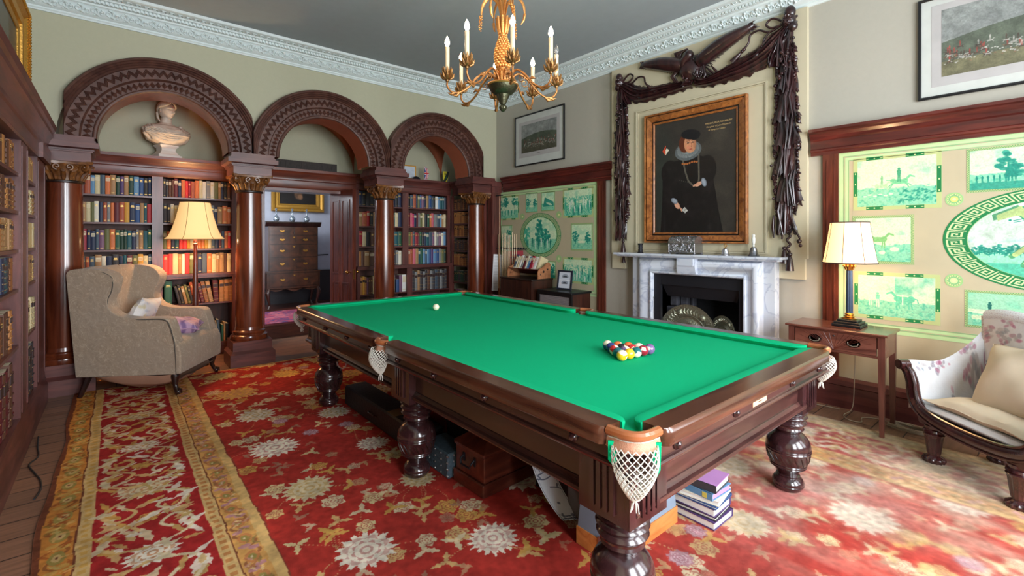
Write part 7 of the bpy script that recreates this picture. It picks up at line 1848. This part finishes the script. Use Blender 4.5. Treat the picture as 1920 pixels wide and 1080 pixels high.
M['greybox']=plain('grey_board',rgb(120,134,150),.5); M['orangew']=wood('orange_pine',rgb(190,110,50),rgb(222,146,78),scale=(.15,1,1),rough=.5)
t=thing('storage_box','grey box with sloping sides on an orange wooden base behind the near leg','box',(1.985,1.435,zf))
b=MB(); b.box(-.265,.265,-.115,.115,0,.085); ob('wooden_base',b,M['orangew'],t)
b=MB(); b.add([(-.26,-.11,.085),(.26,-.11,.085),(.26,.11,.085),(-.26,.11,.085),(-.235,-.085,.43),(.235,-.085,.43),(.235,.085,.43),(-.235,.085,.43)],[(0,1,5,4),(1,2,6,5),(2,3,7,6),(3,0,4,7),(4,5,6,7)]); ob('grey_cover',b,M['greybox'],t)
q=MB(); q.box(-.268,-.265,-.04,-.02,.05,.1); q.box(-.04,-.02,-.118,-.115,.05,.1); ob('catch',q,M['silver'],t)
q=MB(); q.tube([(-.26,-.11,.085),(-.235,-.085,.43)],.003,5); q.tube([(.02,-.112,.085),(.02,-.087,.43)],.002,5); ob('edge_binding',q,M['wframe'],t)
st=[('purple',.040,.205,.255,0.0,'violet-edged book, lowest of the stack under the table','white'),('charcoal',.020,.19,.24,.08,'thin dark book, second from the bottom of the floor stack','white'),('purple',.042,.19,.24,.02,'thick violet-edged book in the lower half of the floor stack','white'),('blue',.016,.20,.25,.06,'thin blue book under the pale open-edged one in the floor stack','white'),('ivory',.026,.20,.25,.16,'pale book in the middle of the floor stack','white'),('skyblue',.036,.185,.24,-.05,'light blue book with yellow label, second from top of the floor stack','pink'),('charcoal',.038,.185,.235,.10,'dark-spined book with pink cover on top of the floor stack','pinkc')]
z=zf; M['bkpink']=plain('pink_cover',rgb(196,140,196),.5)
for c,h,w,l,a,lab,k in st:
    t_=thing('stacked_book',lab,'book',(2.425,1.285,z),a,'books stacked on the rug under the table')
    b=MB(); b.box(-w/2,w/2,-l/2,l/2,0,.004); b.box(-w/2,w/2,-l/2,l/2,h-.005,h-.001,mi=1 if k=='pinkc' else 0); b.box(*((-w/2-.002,-w/2+.005) if k!='white' else (w/2-.005,w/2+.002)),-l/2,l/2,0,h-.001); ob('cover',b,[M['bk_'+c],M['bkpink']],t_)
    b=MB(); b.box(-w/2+.005,w/2-.006,-l/2+.005,l/2-.005,.004,h-.005); ob('page_block',b,M['wframe'] if k!='pink' else M['bkpink'],t_)
    if k=='pink': ob('spine_label',MB().box(-w/2-.0035,-w/2-.002,-l/2+.03,-l/2+.055,.004,h-.006),plain('yellow_label',rgb(214,196,90),.6),t_)
    z+=h
b=MB(); b.box(2.47,2.49,1.36,1.52,zf,zf+.30); b.box(2.40,2.47,1.43,1.44,zf,zf+.27); tag(ob('white_folder',b,M['wframe']),'white folder standing behind the stack of books under the table','folder')

# ================================================================ FAR RIGHT CORNER: CABINETS, CUES, BOOK TROUGH
t=thing('record_cabinet','dark wooden two-door cabinet below the book trough','cabinet',(4.70,5.225,0))
b=MB(); b.box(-.215,.19,-.355,.355,0,.885); ob('case',b,M['walnutd'],t); ob('top',MB().bbox(-.235,.19,-.365,.365,.885,.907,.004),M['darkwood'],t)
for s in (-1,1): ob('door',MB().box(-.228,-.215,(-.345 if s<0 else .004),(-.004 if s<0 else .345),.06,.875),M['walnutd'],t)
t=thing('tambour_cabinet','low cabinet with grey ribbed shutter and black top','cabinet',(4.70,4.455,0))
b=MB(); b.box(-.18,.19,-.30,.30,0,.755); ob('case',b,M['walnutd'],t); ob('top',MB().bbox(-.21,.19,-.325,.325,.755,.78,.004),M['black'],t); b=MB(); b.box(-.205,-.18,-.32,-.285,0,.755); b.box(-.205,-.18,.285,.32,0,.755); b.box(-.205,-.18,-.285,.285,.72,.755); ob('front_frame',b,M['black'],t)
b=MB()
for k in range(34): b.box(-.195,-.182,-.28,.28,.04+.02*k,.057+.02*k)
sh=ob('tambour_shutter',b,plain('grey_tambour',rgb(142,136,138),.5),t); ob('pull',MB().box(-.20,-.195,-.02,.04,.60,.612),M['black'],sh)
t=thing('photo_frame','small black photo frame on the low ribbed cabinet','photo frame',(4.70,4.46,.7805),-PI/2); t.rotation_euler=(-.15,0,-PI/2+.12)
b=frame(t,.20,.22,0,[(0,.004),(0,.012),(.022,.014),(.025,0)],None); b.xf(T(0,0,.137)); ob('frame',b,plain('navy_frame',rgb(30,36,50),.4),t,smooth=20)
I=Img(90,100,(206,212,222)); 
for y in (28,68): I.ell(45,y,26,20,(150,158,170)); I.ell(45,y-4,18,14,(70,76,84)); I.rect(10,y-22,80,y-2,(206,212,222)); 
I.rect(0,47,90,53,(232,234,238)); q=MB(); q.quad((-.10,-.003,.027),(.10,-.003,.027),(.10,-.003,.247),(-.10,-.003,.247)); ob('photograph',q,imgmat('frame_photo',I,.3,coat=.5),t,smooth=0)
ob('backing',MB().box(-.115,.115,-.002,.004,.02,.255),M['black'],t)
# book trough
M['trough']=wood('trough_wood',rgb(150,92,58),rgb(196,134,92),scale=(1,1,1),rough=.5,coat=0)
t=thing('book_trough','small carved wooden book trough with pierced ends on the cabinet','book trough',(4.73,5.22,.9075))
for s,y in ((-1,-.345),(1,.33)):
    b=MB(); b.prism([(-.13,0),(.12,0),(.12,.20),(.09,.235),(.04,.22),(-.02,.17),(-.09,.15),(-.13,.10)],'y',y,y+.018); e=ob('end_panel',b,M['trough'],t)
    q=MB(); q.ball((-.02,y-.001,.10),.018,10,sy=.2); q.ball((.06,y-.001,.13),.014,10,sy=.2); q.ball((-.08,y-.001,.06),.01,8,sy=.2); ob('pierced_ornament',q,M['darkwood'],e)
b=MB(); b.box(-.12,.06,-.327,.33,0,.012,rot=RY(.45),piv=(-.03,0,.006)); b.xf(T(0,0,.085)); ob('trough_shelf',b,M['mahogy'],t)
cols=[('slate',.045),('ivory',.03),('cream',.045),('white',.05),('grey',.04),('maroon',.055),('ivory',.04),('skyblue',.035),('blue',.02),('crimson',.05),('pink',.03),('white',.07),('cream',.05)]
y=.325
for k,(c,w) in enumerate(cols):
    y-=w
    if y<-.33: break
    b=bookmesh(c,round(w*.96,3),.22 if k%3 else .232,.15,3 if k%2 else 4); o=bpy.data.objects.new('paperback',b); COL.objects.link(o); tag(o,'%s paperback, %s from left in the small book trough'%(cn(c),ORD[k]),'book','paperbacks in the book trough')
    o.matrix_world=T(4.73-.045,5.22+y+w,.9075+.108)@RZ(-PI/2)@T(0,0,0)@RY(0)@RX(-.42)
# billiard cues in a wall rack
t=thing('cue_rack','black iron cue rail fixed to the wall above the cabinet','cue rack',(4.90,5.85,1.32)); b=MB(); b.box(-.02,.04,-.37,.37,-.008,.008)
for k in range(12): y=-.35+.0636*k; b.tube([(-.02,y,0),(-.05,y-.012,.005),(-.062,y,.005),(-.05,y+.012,.005)],.006,6); b.ball((-.02,y,.014),.012,6)
b.tube([(0,.37,0),(-.02,.41,.08),(-.02,.41,.12)],.007,6); ob('rail',b,M['iron'],t)
tag(ob('cue_stand',MB().box(4.80,4.90,5.60,6.14,0,.04),M['mahogy']),'narrow floor board holding the butts of the cues','stand')
CC=[(200,170,130),(150,92,56),(214,190,150),(170,120,80),(120,70,46)]
def cue(y,h,c1,c2,lab,lean=0,x=4.85):
    t=thing('billiard_cue',lab,'cue',(x,y,.041)); t.rotation_euler=(lean,0,0)
    b=MB(); b.lathe([(.0145,0),(.0145,.02),(.011,.5),(.0105,.62)],n=12); ob('butt',b,plain('cue_butt%d'%c2[0],rgb(*c2),.3,coat=.4),t); b=MB(); b.lathe([(.0105,.62),(.006,h-.01),(.006,h)],n=12); ob('shaft',b,plain('cue_shaft%d'%c1[0],rgb(*c1),.3,coat=.4),t)
rr=random.Random(3)
ys=[6.10,6.06,5.985,5.94,5.90,5.845,5.80,5.74,5.69,5.64]
for k,y in enumerate(ys):
    cue(y,1.50+.05*rr.random(),CC[0] if k%3==0 else CC[2],CC[1] if k%2 else CC[4],'billiard cue, %s from left in the wall rack'%ORD[k])
cue(6.03,2.16,CC[3],CC[1],'extra long cue rising far above the others in the rack',0,4.82)
q=MB(); q.box(4.80,4.84,5.96,6.10,2.185,2.20); tag(ob('cue_rest_head',q,M['iron']),'dark cross head on top of the extra long cue','rest')
# notices
I=Img(60,120,(222,222,224))
for k in range(22): I.rect(8,8+5*k,52-8*((k*7)%3),9+5*k,(176,178,184))
b=MB(); b.box(-.10,.10,-.001,0,-.30,.30); b.uv={2:[(0,0),(1,0),(1,1),(0,1)]}; o=ob('rules_sheet',b,imgmat('rules',I,.8),loc=(4.84,6.10,.92),rot=(0,.06,-.15)); tag(o,'tall white printed sheet leaning by the pilaster beside the cues','notice')
I=Img(120,120,(206,84,96)); I.rect(0,0,120,40,(196,40,30))
b=MB(); b.box(-.19,.19,-.002,0,-.16,.16); b.uv={2:[(0,0),(1,0),(1,1),(0,1)]}; o=ob('red_notice',b,imgmat('red_notice',I,.7),loc=(4.885,5.70,1.13),rot=(0,-.04,-PI/2)); tag(o,'red and pink card notice behind the paperbacks','notice')
M['purpleink']=plain('purple_ink',rgb(120,50,110),.7)
for k in range(5):
    text('notice_lettering',['SNOOKER','PLEASE ASK','BEFORE YOU','PLAY','THANK YOU'][k],.04,M['purpleink'],o,T(0,-.0025,.10-.05*k)@RX(PI/2)) if False else None
for k in range(5): ob('notice_line',MB().box(-.10-.02*(k%2),.10+.01*(k%3),-.0028,-.002,.085-.045*k,.105-.045*k),M['purpleink'],o,smooth=0)

# ================================================================ CHANDELIER
M['giltc']=plain('chandelier_gilt',rgb(226,160,92),.38,metal=.75,bump=.4,bscale=80,var=.12); M['bronze']=plain('chandelier_bronze',rgb(84,84,64),.35,metal=.8,bump=.3,bscale=60,var=.2)
CHX,CHY=2.30,2.834
t=thing('chandelier','gilt pineapple chandelier with eight candle arms, seven bulbs lit','chandelier',(CHX,CHY,2.48))
zz=lambda z:z-2.48
b=MB(); b.lathe([(0,zz(2.482)),(.012,zz(2.487)),(.022,zz(2.50)),(.03,zz(2.515)),(.026,zz(2.53)),(.014,zz(2.54)),(.02,zz(2.545))],n=20,flute=lambda a,z:1+.12*math.sin(a*6)); b.lathe([(.022,zz(2.543)),(.03,zz(2.56)),(.045,zz(2.59)),(.056,zz(2.615)),(.05,zz(2.62))],n=36,flute=lambda a,z:1-.10*abs(math.sin(a*7))); b.lathe([(.05,zz(2.615)),(.075,zz(2.625)),(.1,zz(2.65)),(.112,zz(2.675)),(.115,zz(2.685))],n=36); ob('bowl',b,M['bronze'],t,smooth=60)
b=MB(); b.lathe([(.115,zz(2.682)),(.122,zz(2.69)),(.116,zz(2.70)),(.06,zz(2.705)),(.03,zz(2.71)),(.035,zz(2.78)),(.05,zz(2.80)),(.055,zz(2.815)),(.04,zz(2.83))],n=36,flute=lambda a,z:1+.04*math.sin(a*18))
for k in range(10): a=2*PI*k/10; b.tube([(.04*math.cos(a),.04*math.sin(a),zz(2.70)),(.045*math.cos(a),.045*math.sin(a),zz(2.76)),(.065*math.cos(a),.065*math.sin(a),zz(2.79)),(.075*math.cos(a),.075*math.sin(a),zz(2.78))],[.016,.016,.012,.004],6)
ob('bowl_rim',b,M['giltc'],t,smooth=60)
b=MB()
def pr_(u): return .028+.04*math.sin(PI*min(1,(.15+u*.9)))**.8*(1-.35*u)
for k in range(13):
    u=k/12; z=2.835+.24*u; n=14; r=pr_(u)
    for j in range(n): a=2*PI*(j+.5*(k%2))/n; b.ball(((r)*math.cos(a),(r)*math.sin(a),zz(z)),.0125*(1-.35*u),6,sz=1.2)
b.lathe([(pr_(u/10)*.97,zz(2.83+.25*u/10)) for u in range(11)],n=24); b.lathe([(.02,zz(3.07)),(.026,zz(3.09)),(.035,zz(3.16)),(.03,zz(3.21)),(.018,zz(3.24)),(.012,zz(3.4)),(.010,zz(3.86))],n=18)
for k in range(8): a=2*PI*k/8; b.tube([(.028*math.cos(a),.028*math.sin(a),zz(3.09)),(.042*math.cos(a),.042*math.sin(a),zz(3.16)),(.05*math.cos(a),.05*math.sin(a),zz(3.215)),(.06*math.cos(a),.06*math.sin(a),zz(3.21))],[.012,.014,.01,.004],6)
ob('pineapple_stem',b,M['giltc'],t,smooth=60)
for k in range(6):   # drooping leaves and seed heads at the top
    a=2*PI*k/6+.3; c,s=math.cos(a),math.sin(a); b=MB(); q=smoothpoly([(.015*c,.015*s,zz(3.22)),(.04*c,.04*s,zz(3.33)),(.10*c,.10*s,zz(3.38)),(.155*c,.155*s,zz(3.32)),(.17*c,.17*s,zz(3.24))],5); b.tube(q,[.007+.009*math.sin(PI*i/(len(q)-1)) for i in range(len(q))],7,sx=.6)
    if k%2==0:
        for j in range(22): aa=j*2.4; b.ball(((.172+.008*j/22)*c+.009*math.cos(aa),(.172+.008*j/22)*s+.009*math.sin(aa),zz(3.235-.0055*j)),.0075*(1-.3*j/22),5)
    else: b.tube([(.17*c,.17*s,zz(3.24)),(.16*c,.16*s,zz(3.19)),(.14*c,.14*s,zz(3.16))],[.012,.01,.003],6)
    ob('drooping_leaf',b,M['giltc'],t,smooth=60)
b=MB(); b.lathe([(.0,zz(3.879)),(.07,zz(3.879)),(.06,zz(3.86)),(.02,zz(3.84)),(.0,zz(3.835))],n=24); ob('ceiling_rose_cap',b,M['giltc'],t)
arm_=MB(); R_=.43; q=smoothpoly([(.05,0,zz(2.70)),(.075,0,zz(2.755)),(.13,0,zz(2.785)),(.20,0,zz(2.74)),(.27,0,zz(2.66)),(.34,0,zz(2.615)),(.40,0,zz(2.62)),(.43,0,zz(2.66)),(.43,0,zz(2.69))],6)
arm_.tube(q,[.010-.003*i/len(q) for i in range(len(q))],8)
for (p0,p1,p2) in (((.24,0,2.69),(.27,.0,2.70),(.30,0,2.685)),((.33,0,2.62),(.36,0,2.59),(.40,0,2.595)),((.36,0,2.615),(.40,0,2.60),(.43,0,2.61))): arm_.tube([(p0[0],0,zz(p0[2])),(p1[0],0,zz(p1[2])),(p2[0],0,zz(p2[2]))],[.006,.013,.002],6)
sp=[(.17+x_,0,zz(2.715)+z_) for x_,z_ in spiral(0,0,.035,1.3,-1,PI*.2,16)]; arm_.tube(sp,.0035,5)
cup=MB(); cup.lathe([(.008,zz(2.69)),(.014,zz(2.70)),(.012,zz(2.712)),(.03,zz(2.72)),(.034,zz(2.73)),(.02,zz(2.74)),(.018,zz(2.76)),(.0,zz(2.762))],R_,0,16)
for k in range(8):
    a=2*PI*k/8; c,s=math.cos(a),math.sin(a)
    cup.tube([(R_+.016*c,.016*s,zz(2.715)),(R_+.04*c,.04*s,zz(2.728)),(R_+.054*c,.054*s,zz(2.758))],[.009,.014,.003],5); cup.tube([(R_+.014*c,.014*s,zz(2.74)),(R_+.03*c,.03*s,zz(2.768)),(R_+.04*c,.04*s,zz(2.80))],[.008,.011,.002],5)
can=MB(); can.lathe([(.0,zz(2.76)),(.0155,zz(2.761)),(.0155,zz(2.955)),(.008,zz(2.96)),(0,zz(2.961))],R_,0,14)
for k in range(4): can.tube([(R_+.0155*math.cos(k*1.7),.0155*math.sin(k*1.7),zz(2.958)),(R_+.013*math.cos(k*1.7),.013*math.sin(k*1.7),zz(2.92-.01*k))],.0025,5)
bul=MB(); bul.lathe([(.008,zz(2.96)),(.017,zz(2.98)),(.0185,zz(2.992)),(.014,zz(3.012)),(.007,zz(3.03)),(0,zz(3.042))],R_,0,14)
mg2,nt,p=nmat('clear_bulb_glass'); p.inputs['Base Color'].default_value=(.9,.9,.92,1); setp(p,rough=.05,trans=.9)
ml=[mesh('arm',arm_,[plain('arm_gilt',rgb(176,122,72),.4,metal=.75,bump=.4,bscale=50,var=.35)],60),mesh('drip_cup',cup,[plain('cup_gilt',rgb(150,110,66),.4,metal=.75,bump=.5,bscale=50,var=.3)],60),mesh('candle_tube',can,[plain('ivory_candle',rgb(240,214,176),.5)]),mesh('bulb',bul,[emit('bulb_lit',(1,.82,.56,1),45)]),mesh('bulb',bul,[mg2])]
for k in range(8):
    a=math.radians(-40.16+10+45*k); o=bpy.data.objects.new('arm',ml[0]); COL.objects.link(o); o.parent=t; o.rotation_euler=(0,0,a)
    unlit=(k==0)
    for nm,me in (('drip_cup',ml[1]),('candle_tube',ml[2]),('bulb',ml[4] if unlit else ml[3])):
        c=bpy.data.objects.new(nm,me); COL.objects.link(c); c.parent=o
    if not unlit: lamp('candle_light',(CHX+.43*math.cos(a),CHY+.43*math.sin(a),3.0),5,(1,.72,.42),.02)
